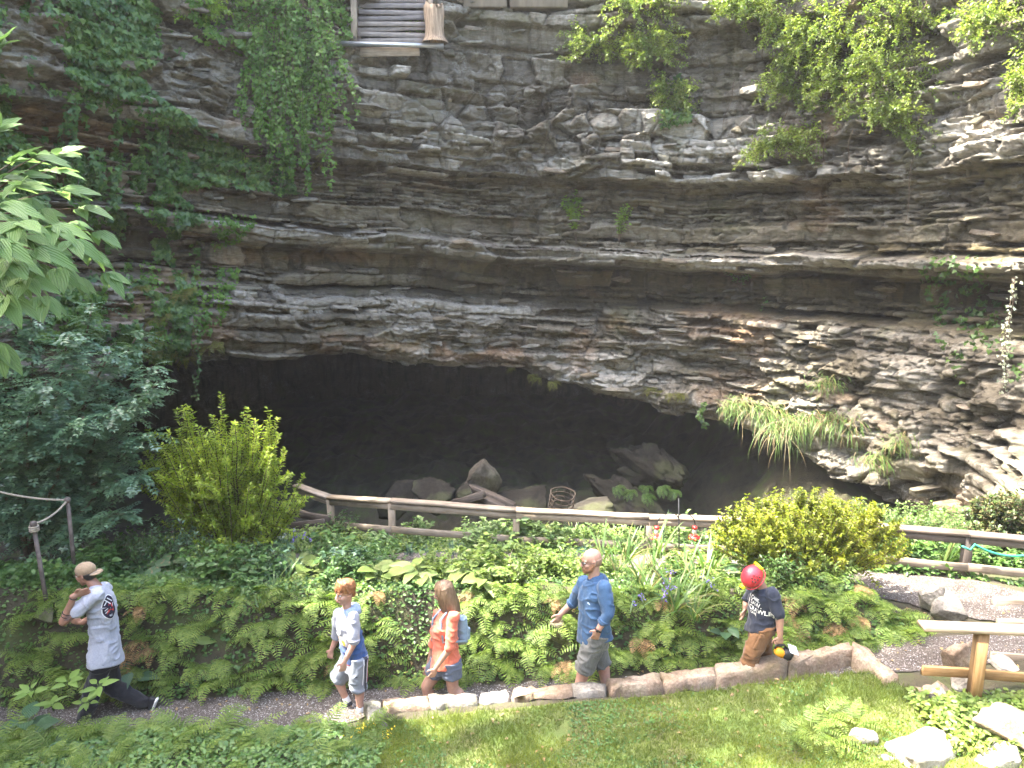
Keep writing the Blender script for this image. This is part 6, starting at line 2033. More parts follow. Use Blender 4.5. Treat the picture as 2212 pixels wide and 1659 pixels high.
hand(bl, wr, hd - wr, (-.2, -.3, .9), .35)
elf, wrf = J(206, 1330, .26), J(176, 1345, .22)
bl.chain([sf, elf, wrf], [.055, .042, .030]); hand(bl, wrf, (-1, 0, .3), (0, 0, 1), .5)
kn, an = J(203, 1488, -.07), J(180, 1556, -.04)
kf, af = J(243, 1484, .09), J(310, 1516, .11)
bl.loft(torso_rings(hip, sh, A, Fw, [(-.12, .13, .10, 0), (.1, .13, .10, 0), (.5, .13, .10, 0), (.85, .14, .10, 0), (1.0, .10, .08, 0)]))
bl.chain([hipn, kn, an], [.085, .062, .045]); bl.chain([hipf, kf, af], [.085, .062, .045])
P1.part('body', bl.fuse('body', .0065, 2), SK_TAN)
P1.face(SK_TAN, hair_mat('black_brow', (.01, .008, .006), (.02, .016, .012)))
TEE1 = cloth_mat('heather_grey_tee', (.33, .34, .385), .9, .6)
b2 = Blob().loft(torso_rings(hip, sh, A, Fw, [(-.17, .215, .172, .01), (-.05, .21, .165, .01), (.2, .182, .140, .0), (.5, .175, .130, -.005), (.75, .19, .135, -.005), (.92, .185, .12, 0), (1.03, .12, .09, .01), (1.09, .075, .07, .015)]))
slv = sn + (el - sn) * .56
b2.chain([sn + up_ * -.01, slv], [.078, .074]); b2.chain([sf, sf + (elf - sf) * .6], [.075, .066])
shirt1 = P1.part('t_shirt', b2.fuse('t_shirt', .009, 3, .012, 3, (1, 1, 1)), TEE1)
TR1 = cloth_mat('black_trousers', (.012, .012, .014), .85, .7)
b3 = Blob().loft(torso_rings(hip, sh, A, Fw, [(-.22, .165, .135, .0), (-.05, .17, .135, .0), (.12, .165, .125, 0)]))
b3.chain([hipn - up_ * .05, kn, an], [.100, .088, .070]); b3.chain([hipf - up_ * .05, kf, af], [.100, .088, .070])
P1.part('trousers', b3.fuse('trousers', .009, 3, .014, 5), TR1)
M_CAP = cloth_mat('tan_cap', (.28, .20, .125), .85, .3)
P = P1.P
b4 = Blob().ell(P(-.012, 0, .052), (.108, .088, .080), P1.hf, P1.hu, 20)
cap_me = b4.fuse('cap', .007, 2)
cap_o = P1.part('cap', cap_me, M_CAP)
bill = Blob().loft([(P(-.095, 0, .012), P1.hs * .078, P1.hu * .008), (P(-.135, 0, .004), P1.hs * .075, P1.hu * .007), (P(-.172, 0, -.003), P1.hs * .048, P1.hu * .006)], 18)
P1.part('cap_bill', bill.mesh('cap_bill', True), M_CAP, cap_o)
hb = Blob().loft([(P(-.055, 0, -.055), P1.hs * .062, P1.hf * .040), (P(-.045, 0, -.02), P1.hs * .077, P1.hf * .060), (P(-.03, 0, .02), P1.hs * .082, P1.hf * .075)], 16)
P1.part('hair', hb.fuse('hair', .008, 1), hair_mat('black_hair', (.012, .010, .008), (.03, .025, .02)))
for q, rr in ((.22, .043), (.34, .044)):
    c_ = el + (wr - el) * q
    d_ = unit(wr - el); x_ = unit(np.cross(d_, [0, 1, 0])); y_ = np.cross(d_, x_)
    P1.part('bracelet', MB().tube([Vector(c_ + (x_ * math.cos(g) + y_ * math.sin(g)) * rr) for g in np.linspace(0, 2 * math.pi, 17)], .004, 5).mesh('bracelet', True), TR1)
c_ = wr + (el - wr) * .08; d_ = unit(wr - el); x_ = unit(np.cross(d_, [0, 1, 0])); y_ = np.cross(d_, x_)
P1.part('bracelet', MB().tube([Vector(c_ + (x_ * math.cos(g) + y_ * math.sin(g)) * .034) for g in np.linspace(0, 2 * math.pi, 17)], .006, 5).mesh('bracelet', True), TR1)
# print on the back: dark oval with red and white shapes
M_PRD, M_PRR, M_PRW = plain('print_dark', (.025, .02, .035), .8, .1), plain('print_red', (.50, .05, .045), .8, .1), plain('print_white', (.68, .68, .70), .8, .05)
bo = J(250, 1311, -.10); nd = unit(-Fw * .8 + A * .45); xd = unit(np.cross(up_, nd)); 
decal(P1, shirt1, disc_shape(.085, .135), bo, xd, up_, nd, 'back_print', M_PRW, .004)
decal(P1, shirt1, disc_shape(.078, .128), bo, xd, up_, nd, 'back_print', M_PRD, .006)
tri = ([(-.045, -.07), (.05, -.10), (.02, .04), (-.01, .05), (-.03, -.02), (.03, -.03)], [[0, 5, 4], [0, 1, 5], [4, 5, 2], [4, 2, 3]])
decal(P1, shirt1, tri, bo, xd, up_, nd, 'back_print', M_PRR, .008)
for bs in ((-.05, .10, .01, .03), (-.02, .11, .04, .05), (-.06, .04, -.03, .08), (-.06, -.02, -.035, .0), (-.055, -.05, -.03, -.03), (-.02, -.08, -.015, -.10), (.0, -.08, .002, -.105), (.03, .0, .05, .03)):
    decal(P1, shirt1, bar_shape(*bs, .010), bo, xd, up_, nd, 'back_print', M_PRW, .009)
# tattoo on the upper arm
M_TAT = plain('tattoo_ink', (.13, .09, .085), .6, .2)
body1 = [c for c in P1.root.children if c.name.startswith('body')][0]
tc_ = el + (sn - el) * .22
for bs in ((-.03, -.02, .02, .01), (-.01, -.03, .01, .03), (-.025, .015, .03, .025), (0, -.02, .035, -.005)):
    decal(P1, body1, bar_shape(*bs, .012), tc_, (1, 0, 0), (0, 0, 1), (0, -1, 0), 'tattoo', M_TAT, .002)
shoe(P1, J(338, 1510, .11), J(326, 1541, .11), J(300, 1515, .11) - J(330, 1525, .11), M_BLK, M_SOLE, .044, .085)
z_ = J(184, 1566, -.04)
shoe(P1, z_ + np.array([.09, 0, -.01]), z_ + np.array([-.17, 0, -.01]), (0, 0, 1), M_BLK, M_SOLE)

# ======== boy: ginger hair, grey and blue hooded top, grey shorts
P2 = Person('ginger haired boy in grey and navy hooded top and grey shorts', 7.36, .92, base=at_y(765, 1553, 7.36))
J = P2.J
sn, sf = J(764, 1331, -.12), J(732, 1325, .12)
hipn, hipf = J(775, 1424, -.075), J(758, 1421, .075)
hip = (hipn + hipf) / 2; sh = (sn + sf) / 2
A = unit(sn - sf); up_ = unit(sh - hip); Fw = unit(np.cross(A, up_))
if Fw[0] > 0: Fw = -Fw
neck = sh + up_ * .035 - Fw * .0
bl = Blob()
P2.head(bl, J(746, 1278, -.01), (-.72, -.66, -.10), (-.02, -.05, 1), 1.06)
bl.cap(neck - up_ * .02, .048, P2.P(-.02, 0, -.07), .043)
eln, wrn = J(765, 1387, -.17), J(744, 1430, -.20)
elf, wrf = J(727, 1378, .17), J(716, 1404, .14)
bl.chain([sn, eln], [.045, .037]); bl.chain([eln, wrn], [.038, .025]); hand(bl, wrn, (-.25, -.05, -1), (-1, -.3, 0), .5, .88)
bl.chain([sf, elf], [.045, .037]); bl.chain([elf, wrf], [.038, .025]); hand(bl, wrf, (-.25, 0, -1), (-1, .3, 0), .6, .88)
kn, an = J(773, 1482, -.08), J(779, 1534, -.07)
kf, af = J(726, 1462, .08), J(749, 1513, .08)
bl.loft(torso_rings(hip, sh, A, Fw, [(-.1, .10, .08, 0), (.3, .10, .08, 0), (.8, .11, .08, 0), (1.0, .08, .06, 0)]))
bl.chain([hipn - up_ * .05, kn, an], [.066, .052, .034]); bl.chain([hipf - up_ * .05, kf, af], [.066, .052, .034])
for k_, a_ in ((kn, an), (kf, af)): bl.cap(k_ + (a_ - k_) * .25 + np.array([.012, 0, 0]), .050, k_ + (a_ - k_) * .5 + np.array([.008, 0, 0]), .042)
P2.part('body', bl.fuse('body', .0065, 2), SK_PALE)
M_GING = hair_mat('ginger_hair', (.15, .055, .02), (.27, .115, .045))
P2.face(SK_PALE, M_GING)
P = P2.P
hb = Blob().ell(P(-.016, 0, .040), np.array([.106, .089, .102]), P2.hf, P2.hu, 20).ell(P(.01, .01, .085), np.array([.075, .06, .055]), P2.hf, P2.hu)
for k in range(26):
    r__ = np.random.default_rng(k)
    a0 = r__.uniform(-1.9, 1.9)
    p0 = P(.055 * math.cos(a0), .062 * math.sin(a0), .105 + r__.uniform(-.02, .02)); p1 = P(.096 * math.cos(a0 + .25), .086 * math.sin(a0 + .25), .052 + r__.uniform(-.022, .02) - .05 * (abs(a0) > 1.2))
    hb.cap(p0, .014, p1, .006)
hb.ell(P(-.055, 0, -.025), np.array([.05, .072, .055]), P2.hf, P2.hu)
P2.part('hair', hb.fuse('hair', .007, 1, .006, 3), M_GING)
HGREY, HNAVY, HRED, HBLUE = cloth_mat('pale_grey_jersey', (.30, .305, .345), .9, .5), cloth_mat('navy_jersey', (.035, .075, .20), .85, .6), cloth_mat('red_hem', (.50, .05, .07)), cloth_mat('blue_grey_hood', (.25, .31, .40), .9, .5)
b2 = Blob().loft(torso_rings(hip, sh, A, Fw, [(-.06, .150, .118, .0), (.05, .152, .12, 0), (.3, .145, .112, 0), (.6, .150, .110, 0), (.85, .155, .108, 0), (1.0, .12, .085, 0), (1.08, .07, .065, 0)]))
ns = len(b2.V)
b2.chain([sn - up_ * .01, sn + (eln - sn) * .95], [.064, .055]); b2.chain([sf - up_ * .01, sf + (elf - sf) * .9], [.064, .055])
me2 = b2.fuse('hooded_top', .009, 3, .012, 8)
ax_ = sh - hip; L2 = np.linalg.norm(ax_); axu = ax_ / L2
def top_fn(c):
    h = ((c - hip) @ axu) / L2
    rel = c - hip - np.outer(h * L2, axu)
    side_ = rel @ A
    front = rel @ Fw
    def sd_(a, b):
        ab = b - a; t_ = np.clip(((c - a) @ ab) / (ab @ ab), 0, 1)
        return np.linalg.norm(c - a - t_[:, None] * ab, axis=1)
    arm = (np.minimum(sd_(sn, eln), sd_(sf, elf)) < .073) & (np.abs(side_) > .118)
    split = .58 + .16 * np.clip(-front / .1, -1, 1)
    i = np.where(h < split, 1, 0)
    i = np.where((front < -.055) & (h > .3) & (h < .95), 1, i)
    i = np.where(h < .0, 2, i)
    return np.where(arm, 0, i)
assign_by(me2, [HGREY, HNAVY, HRED], top_fn)
top2 = P2.part('hooded_top', me2, None)
hd_ = Blob().loft([(neck - up_ * .035 - Fw * .03, A * .125, Fw * .105), (neck - up_ * .0 - Fw * .035, A * .105, Fw * .10), (neck + up_ * .04 - Fw * .045, A * .072, Fw * .075)], 18)
hd_.ell(neck - Fw * .11 - up_ * .02, (.055, .095, .065), Fw, up_)
P2.part('hood', hd_.fuse('hood', .009, 3, .008, 2), HBLUE)
# cuffs rolled at the elbows
for a_, b_ in ((sn, eln), (sf, elf)):
    d_ = unit(b_ - a_); c_ = a_ + (b_ - a_) * .93; x_ = unit(np.cross(d_, [0, 1, 0])); y_ = np.cross(d_, x_)
    P2.part('cuff', MB().tube([Vector(c_ + (x_ * math.cos(g) + y_ * math.sin(g)) * .052) for g in np.linspace(0, 2 * math.pi, 17)], .010, 6).mesh('cuff', True), HGREY)
M_GOLD = plain('gold_print', (.70, .36, .04), .7, .1); M_CREAM = plain('cream_print', (.70, .62, .55), .7, .1); M_PNAVY = plain('navy_print', (.05, .09, .2), .7, .1)
fo = hip + ax_ * .56 + Fw * .1
xd = unit(np.cross(up_, Fw)); xd = xd if xd[1] < 0 else -xd
nd = unit(Fw)
for k in range(7):
    decal(P2, top2, bar_shape(-.10 + .026 * k, -.03 + .008 * (k % 2), -.096 + .026 * k, .035, .017, 3), fo, xd, up_, nd, 'chest_print', M_CREAM, .004)
for k in range(6):
    decal(P2, top2, bar_shape(-.09 + .028 * k, -.02, -.088 + .028 * k, .012, .007, 3), fo, xd, up_, nd, 'chest_print', M_GOLD, .006)
decal(P2, top2, disc_shape(.026, .030, 16, 2, .055, -.03), fo, xd, up_, nd, 'chest_print', M_GOLD, .007)
decal(P2, top2, bar_shape(-.11, -.045, .09, -.055, .010, 8), fo, xd, up_, nd, 'chest_print', M_CREAM, .006)
SH2, SHB = cloth_mat('grey_shorts', (.20, .215, .24), .85, .6), cloth_mat('black_side_panel', (.03, .03, .04))
b3 = Blob().loft(torso_rings(hip, sh, A, Fw, [(-.26, .14, .115, 0), (-.08, .145, .115, 0), (.06, .14, .11, 0)]))
for h_, k_, a_ in ((hipn, kn, an), (hipf, kf, af)):
    e_ = k_ + (a_ - k_) * .12
    d_ = unit(e_ - h_); x_ = unit(np.cross(d_, A)); y_ = np.cross(d_, x_)
    b3.loft([(h_ - d_ * .03, x_ * .098, y_ * .088), (h_ + (e_ - h_) * .5, x_ * .096, y_ * .086), (e_, x_ * .092, y_ * .080)])
me3 = b3.fuse('shorts', .009, 3, .012, 12)
def sh_fn(c):
    d_ = unit(kn - hipn); rel = c - hipn; t = rel @ d_
    off = rel - np.outer(t, d_)
    outer = off @ A; bk = off @ (-Fw)
    return np.where((outer > .045) & (bk > .012 + .02 * (t / .3)) & (bk < .062) & (t > -.1), 1, 0)
assign_by(me3, [SH2, SHB], sh_fn)
shorts2 = P2.part('shorts', me3, None)
lt = hipn + (kn - hipn) * .45
decal(P2, shorts2, ([(-.012, -.01), (.012, -.01), (0, .014)], [[0, 1, 2]]), lt, (1, 0, 0), (0, 0, 1), (0, -1, 0), 'logo', SHB, .004)
xa = unit(-Fw)
for off_, m_ in ((.010, M_PRW), (.066, M_PRW), (.082, HRED)):
    q0, q1 = hipn + xa * (off_ * .9), kn + xa * (off_ * .95) + np.array([0, 0, .02])
    decal(P2, shorts2, bar_shape(0, 0, np.linalg.norm(q1 - q0), 0, .009, 10), q0, unit(q1 - q0), unit(np.cross(A, q1 - q0)), A, 'side_stripe', m_, .004)
for (k_, a_) in ((kn, an), (kf, af)):
    P2.part('sock', Blob().cap(a_ + unit(k_ - a_) * .035, .040, a_ - unit(k_ - a_) * .02, .040).mesh('sock', True), M_SOCK)
h_ = J(788, 1551, -.07)
shoe(P2, h_ + np.array([-.005, .02, -.0]), h_ + np.array([-.25, -.07, .0]), (0, 0, 1), M_BLK, M_SOLE, .046, .075)
h_ = J(762, 1526, .08)
shoe(P2, h_, J(722, 1539, .0), (.15, 0, 1), M_BLK, M_BLK, .046, .075)

# ======== woman: long brown hair, coral top, grey shorts, pale rucksack
P3 = Person('woman with long light brown hair in coral top and grey shorts', 7.48, base=at_y(955, 1545, 7.48))
J = P3.J
sn, sf = J(979, 1330, -.13), J(948, 1325, .14)
hipn, hipf = J(975, 1432, -.085), J(950, 1430, .085)
hip = (hipn + hipf) / 2; sh = (sn + sf) / 2
A = unit(sn - sf); up_ = unit(sh - hip); Fw = unit(np.cross(A, up_))
if Fw[0] > 0: Fw = -Fw
neck = sh + up_ * .045
bl = Blob()
P3.head(bl, J(958, 1279, .0), (-.96, .10, -.28), (-.22, 0, 1), .98, .7)
bl.cap(neck - up_ * .03, .050, P3.P(-.02, 0, -.07), .045)
eln, wrn = J(972, 1399, -.20), J(941, 1444, -.21)
elf, wrf = J(937, 1392, .20), J(925, 1440, .18)
bl.chain([sn, eln], [.047, .039]); bl.chain([eln, wrn], [.039, .026]); hand(bl, wrn, (-.45, 0, -1), (-.9, -.3, .3), .35, .9)
bl.chain([sf, elf], [.047, .039]); bl.chain([elf, wrf], [.039, .026]); hand(bl, wrf, (-.3, 0, -1), (-.9, .3, 0), .4, .9)
kf, af = J(922, 1482, .08), J(930, 1540, .08)
kn, an = J(978, 1486, -.08), J(1018, 1530, -.07)
bl.loft(torso_rings(hip, sh, A, Fw, [(-.1, .12, .09, 0), (.3, .11, .09, 0), (.8, .12, .09, 0), (1.0, .08, .06, 0)]))
bl.chain([hipn - up_ * .06, kn, an], [.082, .064, .038]); bl.chain([hipf - up_ * .06, kf, af], [.082, .064, .038])
for k_, a_ in ((kn, an), (kf, af)): bl.cap(k_ + (a_ - k_) * .25 + np.array([.014, 0, 0]), .058, k_ + (a_ - k_) * .5 + np.array([.01, 0, 0]), .050)
P3.part('body', bl.fuse('body', .0065, 2), SK_MID)
M_BRH = hair_mat('light_brown_hair', (.085, .05, .028), (.24, .155, .09))
P3.face(SK_MID, M_BRH)
P = P3.P
hb = Blob().ell(P(-.018, 0, .038), (.106, .087, .100), P3.hf, P3.hu, 20)
hb.loft([(P(-.02, 0, .03), P3.hs * .088, P3.hf * .095), (P(-.025, 0, -.04), P3.hs * .094, P3.hf * .085), (P(-.035, 0, -.12), P3.hs * .098, P3.hf * .078), (P(-.05, -.0, -.20), P3.hs * .095, P3.hf * .070), (P(-.055, 0, -.265), P3.hs * .075, P3.hf * .045)], 20)
face_cut = P(.10, 0, -.06)
hm = hb.fuse('hair', .007, 2, .007, 4, (3, 3, .5))
# keep the face free
bm = bmesh.new(); bm.from_mesh(hm)
kill = [v for v in bm.verts if ((V3(v.co) - P3.hC) @ P3.hf > .052 and (V3(v.co) - P3.hC) @ P3.hu < .055 and abs((V3(v.co) - P3.hC) @ P3.hs) < .085)]
bmesh.ops.delete(bm, geom=kill, context='VERTS'); bm.to_mesh(hm); bm.free()
hair3 = P3.part('hair', hm, M_BRH)
lv = Leaves(); r__ = np.random.default_rng(5)
for k in range(150):
    a0 = r__.uniform(-2.6, 2.6) + math.pi
    rx, ry = .104 * math.cos(a0) - .02, .093 * math.sin(a0)
    ends = -.17 - r__.uniform(0, .12)
    c = np.array([P(rx * q - .012 * (1 - q) + r__.normal(0, .003), ry * q + r__.normal(0, .003), zz) for q, zz in ((.12, .140), (.72, .105), (1.0, .03), (1.04, -.06), (1.05, -.13), (1.0, (ends - .13) / 2), (.96, ends))])
    V_, F_ = strip(c, np.array([.006, .012, .014, .014, .013, .011, .004]), up=P3.hf * math.cos(a0) + P3.hs * math.sin(a0)); lv.raw(V_, F_)
lv.build('hair_strands', M_BRH, hair3)
COR = cloth_mat('coral_top', (.56, .145, .085), .85, .6)
b2 = Blob().loft(torso_rings(hip, sh, A, Fw, [(-.10, .195, .155, .0), (.05, .185, .148, 0), (.3, .150, .122, 0), (.55, .148, .125, .012), (.72, .155, .135, .022), (.9, .150, .105, 0), (1.0, .115, .085, 0), (1.07, .075, .06, 0)]))
b2.chain([sn - up_ * .01, sn + (eln - sn) * .98], [.062, .054]); b2.chain([sf - up_ * .01, sf + (elf - sf) * .98], [.062, .054])
P3.part('top', b2.fuse('top', .009, 3, .012, 14), COR)
SH3 = cloth_mat('slate_shorts', (.08, .093, .125), .9, .5)
b3 = Blob().loft(torso_rings(hip, sh, A, Fw, [(-.22, .15, .125, 0), (-.05, .158, .128, 0), (.1, .150, .12, 0)]))
for h_, k_ in ((hipn, kn), (hipf, kf)):
    e_ = h_ + (k_ - h_) * .52; d_ = unit(e_ - h_); x_ = unit(np.cross(d_, A)); y_ = np.cross(d_, x_)
    b3.loft([(h_ - d_ * .03, x_ * .110, y_ * .098), (e_, x_ * .106, y_ * .094)])
P3.part('shorts', b3.fuse('shorts', .009, 3, .010, 15), SH3)
for a_, s_ in ((af, 1), (an, -1)):
    shoe(P3, a_ + np.array([.07, 0, -.06]), a_ + np.array([-.15, 0, -.07 if s_ > 0 else -.09]), (0, 0, 1), plain('grey_trainer', (.25, .25, .27), .7, .1), M_SOLE, .042, .07)
PKM = cloth_mat('pale_blue_rucksack', (.22, .29, .36), .8, .9)
bk_ = empty('rucksack', P3.base, label='pale blue rucksack on the coral topped woman\'s back', cat='rucksack')
bc = (sh * .42 + hip * .58) - Fw * .175 + up_ * .10
pb_ = Blob().loft([(bc - up_ * .17, A * .10, Fw * .05), (bc - up_ * .13, A * .125, Fw * .075), (bc + up_ * .02, A * .125, Fw * .075), (bc + up_ * .13, A * .11, Fw * .06), (bc + up_ * .17, A * .06, Fw * .035)], 20)
pk = pb_.fuse('bag', .010, 3, .010, 16); link('bag', pk, PKM, bk_)
link('pocket', Blob().loft([(bc - up_ * .13 - Fw * .07, A * .09, Fw * .03), (bc + up_ * .0 - Fw * .075, A * .09, Fw * .03), (bc + up_ * .02 - Fw * .07, A * .07, Fw * .02)], 16).fuse('pocket', .009, 2), PKM, bk_)
for sg in (-1, 1):
    q = [sh + A * .085 * sg - Fw * .11 + up_ * .0, sh + A * .085 * sg + up_ * .075, sh + A * .095 * sg + Fw * .11 - up_ * .03, hip + ax_ * 0 + (sh - hip) * .5 + A * .135 * sg + Fw * .10, bc - up_ * .12 + A * .15 * sg]
    link('strap', MB().tube([Vector(v) for v in q], .014, 6).mesh('strap', True), PKM, bk_)

# ======== bald bearded man in blue
P4 = Person('bald bearded man with glasses in blue hooded shirt and grey cargo shorts', 7.5, base=at_y(1275, 1522, 7.5))
J = P4.J
sn, sf = J(1305, 1267, -.15), J(1261, 1258, .15)
hipn, hipf = J(1291, 1374, -.09), J(1277, 1370, .09)
hip = (hipn + hipf) / 2; sh = (sn + sf) / 2
A = unit(sn - sf); up_ = unit(sh - hip); Fw = unit(np.cross(A, up_))
if Fw[0] > 0: Fw = -Fw
neck = sh + up_ * .05
bl = Blob()
P4.head(bl, J(1277, 1210, .0), (-.94, -.22, -.12), (-.06, 0, 1), 1.06)
bl.cap(neck - up_ * .03, .064, P4.P(-.025, 0, -.06), .060)
eln, wrn = J(1314, 1326, -.24), J(1292, 1361, -.26)
elf, wrf = J(1241, 1297, .26), J(1212, 1326, .24)
bl.chain([sn, eln], [.056, .046]); bl.chain([eln, wrn], [.047, .031]); hand(bl, wrn, (-.25, .25, -1), (-1, .2, 0), .3)
bl.chain([sf, elf], [.056, .046]); bl.chain([elf, wrf], [.047, .031]); hand(bl, wrf, (-.55, -.1, -1), (-1, -.4, .5), .55)
kn, an = J(1263, 1437, -.09), J(1242, 1512, -.07)
kf, af = J(1299, 1426, .10), J(1312, 1500, .10)
bl.loft(torso_rings(hip, sh, A, Fw, [(-.1, .13, .10, 0), (.3, .13, .10, 0), (.8, .14, .10, 0), (1.0, .10, .07, 0)]))
bl.chain([hipn, kn, an], [.095, .066, .042]); bl.chain([hipf, kf, af], [.095, .066, .042])
for k_, a_ in ((kn, an), (kf, af)): bl.cap(k_ + (a_ - k_) * .22 + np.array([.016, 0, 0]), .062, k_ + (a_ - k_) * .48 + np.array([.012, 0, 0]), .055)
P4.part('body', bl.fuse('body', .0065, 2), SK_PALE)
M_BEARD = hair_mat('reddish_beard', (.16, .07, .035), (.30, .15, .08))
P4.face(SK_PALE, M_BEARD)
P = P4.P
bd = Blob().ell(P(.036, 0, -.078), np.array([.062, .061, .050]) * 1.06, P4.hf, P4.hu)
bd.ell(P(.066, 0, -.098), np.array([.036, .036, .036]) * 1.06, P4.hf, P4.hu)
for b in (-1, 1): bd.cap(P(.004, b * .073, -.02), .010, P(.03, b * .060, -.07), .022)
bd.chain([P(.094, -.026, -.066), P(.102, 0, -.056), P(.094, .026, -.066)], [.007, .008, .007])
P4.part('beard', bd.fuse('beard', .007, 2, .004, 6), M_BEARD)
hf_ = Blob().loft([(P(-.045, 0, -.055), P4.hs * .066, P4.hf * .056), (P(-.04, 0, -.02), P4.hs * .0815, P4.hf * .073), (P(-.038, 0, .02), P4.hs * .083, P4.hf * .076)], 18)
P4.part('hair', hf_.fuse('hair', .007, 2), hair_mat('cropped_hair', (.20, .12, .08), (.30, .19, .14)))
gl = MB()
for b in (-1, 1):
    c_ = P(.102, b * .034, -.002)
    gl.tube([Vector(c_ + (P4.hs * .024 * math.cos(g) + P4.hu * .015 * math.sin(g)) * 1.06) for g in np.linspace(0, 2 * math.pi, 15)], .0030, 5)
    gl.tube([Vector(P(.098, b * .058, .004)), Vector(P(.05, b * .080, .004)), Vector(P(-.01, b * .088, .0))], .0030, 5)
gl.tube([Vector(P(.106, -.011, .002)), Vector(P(.106, .011, .002))], .0026, 5)
P4.part('glasses', gl.mesh('glasses', True), M_BLACK)
BLU = cloth_mat('blue_shirt', (.038, .082, .16), .75, .6)
b2 = Blob().loft(torso_rings(hip, sh, A, Fw, [(-.10, .205, .168, -.005), (.05, .198, .162, 0), (.3, .178, .148, .008), (.55, .178, .140, .005), (.8, .190, .135, 0), (.93, .175, .115, 0), (1.03, .125, .09, 0), (1.10, .08, .075, 0)]))
b2.chain([sn - up_ * .01, eln, eln + (wrn - eln) * .45], [.078, .064, .056]); b2.chain([sf - up_ * .01, elf, elf + (wrf - elf) * .25], [.078, .064, .058])
shirt4 = P4.part('hooded_shirt', b2.fuse('hooded_shirt', .009, 3, .013, 21), BLU)
hd_ = Blob().loft([(neck - up_ * .03 - Fw * .03, A * .120, Fw * .105), (neck + up_ * .02 - Fw * .03, A * .092, Fw * .09), (neck + up_ * .05 - Fw * .03, A * .076, Fw * .078)], 18)
hd_.ell(neck - Fw * .125 - up_ * .03, (.045, .10, .06), Fw, up_)
P4.part('hood', hd_.fuse('hood', .009, 3, .008, 22), BLU)
for a_, b_, t_ in ((eln, wrn, .44), (elf, wrf, .24)):
    d_ = unit(b_ - a_); c_ = a_ + (b_ - a_) * t_; x_ = unit(np.cross(d_, [0, 1, 0])); y_ = np.cross(d_, x_)
    P4.part('cuff', MB().tube([Vector(c_ + d_ * o_ + (x_ * math.cos(g) + y_ * math.sin(g)) * .054) for o_ in (0,) for g in np.linspace(0, 2 * math.pi, 17)], .012, 6).mesh('cuff', True), BLU)
M_LBL = plain('pale_blue_print', (.45, .56, .70), .7, .05)
fo = hip + (sh - hip) * .72 + Fw * .1 + A * .055
xd = unit(np.cross(up_, Fw)); xd = xd if xd[0] > 0 else -xd
for q in (bar_shape(-.02, 0, .025, -.008, .006, 3), bar_shape(-.012, .008, .012, .004, .006, 3)):
    decal(P4, shirt4, q, fo, xd, up_, unit(Fw * .8 + A * .6), 'chest_logo', M_LBL, .003)
CAR = cloth_mat('grey_cargo_cloth', (.115, .115, .108), .95, .8)
b3 = Blob().loft(torso_rings(hip, sh, A, Fw, [(-.28, .165, .14, 0), (-.1, .172, .142, 0), (.08, .168, .138, 0)]))
hems = []
for h_, k_, a_ in ((hipn, kn, an), (hipf, kf, af)):
    e_ = k_ + (a_ - k_) * .14; d_ = unit(e_ - h_); x_ = unit(np.cross(d_, A)); y_ = np.cross(d_, x_)
    b3.loft([(h_ - d_ * .04, x_ * .122, y_ * .108), (h_ + (k_ - h_) * .6, x_ * .108, y_ * .098), (e_, x_ * .100, y_ * .092)])
sh4 = P4.part('cargo_shorts', b3.fuse('cargo_shorts', .009, 3, .016, 23), CAR)
for h_, k_ in ((hipn, kn), (hipf, kf)):
    sg = 1 if h_ is hipn else -1
    c_ = h_ + (k_ - h_) * .78 + A * .098 * sg
    d_ = unit(k_ - h_); x_ = unit(np.cross(d_, A))
    po = P4.part('cargo_pocket', Blob().loft([(c_ - d_ * .09, x_ * .075, A * .018), (c_ + d_ * .08, x_ * .075, A * .022), (c_ + d_ * .10, x_ * .065, A * .012)], 14).fuse('cargo_pocket', .008, 1, .006, 24), CAR)
    P4.part('pocket_flap', Blob().loft([(c_ - d_ * .095, x_ * .078, A * .026), (c_ - d_ * .045, x_ * .078, A * .027)], 14).fuse('pocket_flap', .007, 1), CAR, po)
d_ = unit(wrn - eln); c_ = wrn - d_ * .0; x_ = unit(np.cross(d_, [0, 1, 0])); y_ = np.cross(d_, x_)
wb = P4.part('watch', MB().tube([Vector(c_ + (x_ * math.cos(g) + y_ * math.sin(g)) * .034) for g in np.linspace(0, 2 * math.pi, 17)], .011, 6).mesh('watch', True), M_BLK)
P4.part('watch_face', MB().ball(c_ + np.array([-.012, -.036, .01]), (.018, .010, .018), 10, 6).mesh('watch_face', True), M_BLACK, wb)
for a_ in (an, af):
    shoe(P4, a_ + np.array([.08, 0, -.07]), a_ + np.array([-.19, -.02, -.07]), (0, 0, 1), M_BLK, M_SOLE, .05, .08)

# ======== guide: red helmet, navy tee with printed slogan, brown trousers, lamp in hand
P5 = Person('guide in red helmet, navy slogan tee and brown trousers looking down', 7.58, base=at_y(1640, 1480, 7.58))
J = P5.J
sn, sf = J(1669, 1281, -.14), J(1630, 1274, .14)
hipn, hipf = J(1652, 1356, -.09), J(1640, 1352, .09)
hip = (hipn + hipf) / 2; sh = (sn + sf) / 2
A = unit(sn - sf); up_ = unit(sh - hip); Fw = unit(np.cross(A, up_))
if Fw[0] > 0: Fw = -Fw
neck = sh + up_ * .04 + Fw * .03
bl = Blob()
P5.head(bl, J(1627, 1249, -.04), (-.62, -.12, -.72), (-.66, -.42, .62), 1.0)
bl.cap(neck - up_ * .03 - Fw * .02, .060, P5.P(-.03, 0, -.06), .055)
eln, wrn = J(1684, 1337, -.20), J(1685, 1373, -.23)
elf, wrf = J(1613, 1296, .22), J(1610, 1312, .14)
bl.chain([sn, eln], [.052, .044]); bl.chain([eln, wrn], [.045, .030]); hand(bl, wrn, (0, -.05, -1), (-1, -.2, 0), 1.0, 1.0, fist=True)
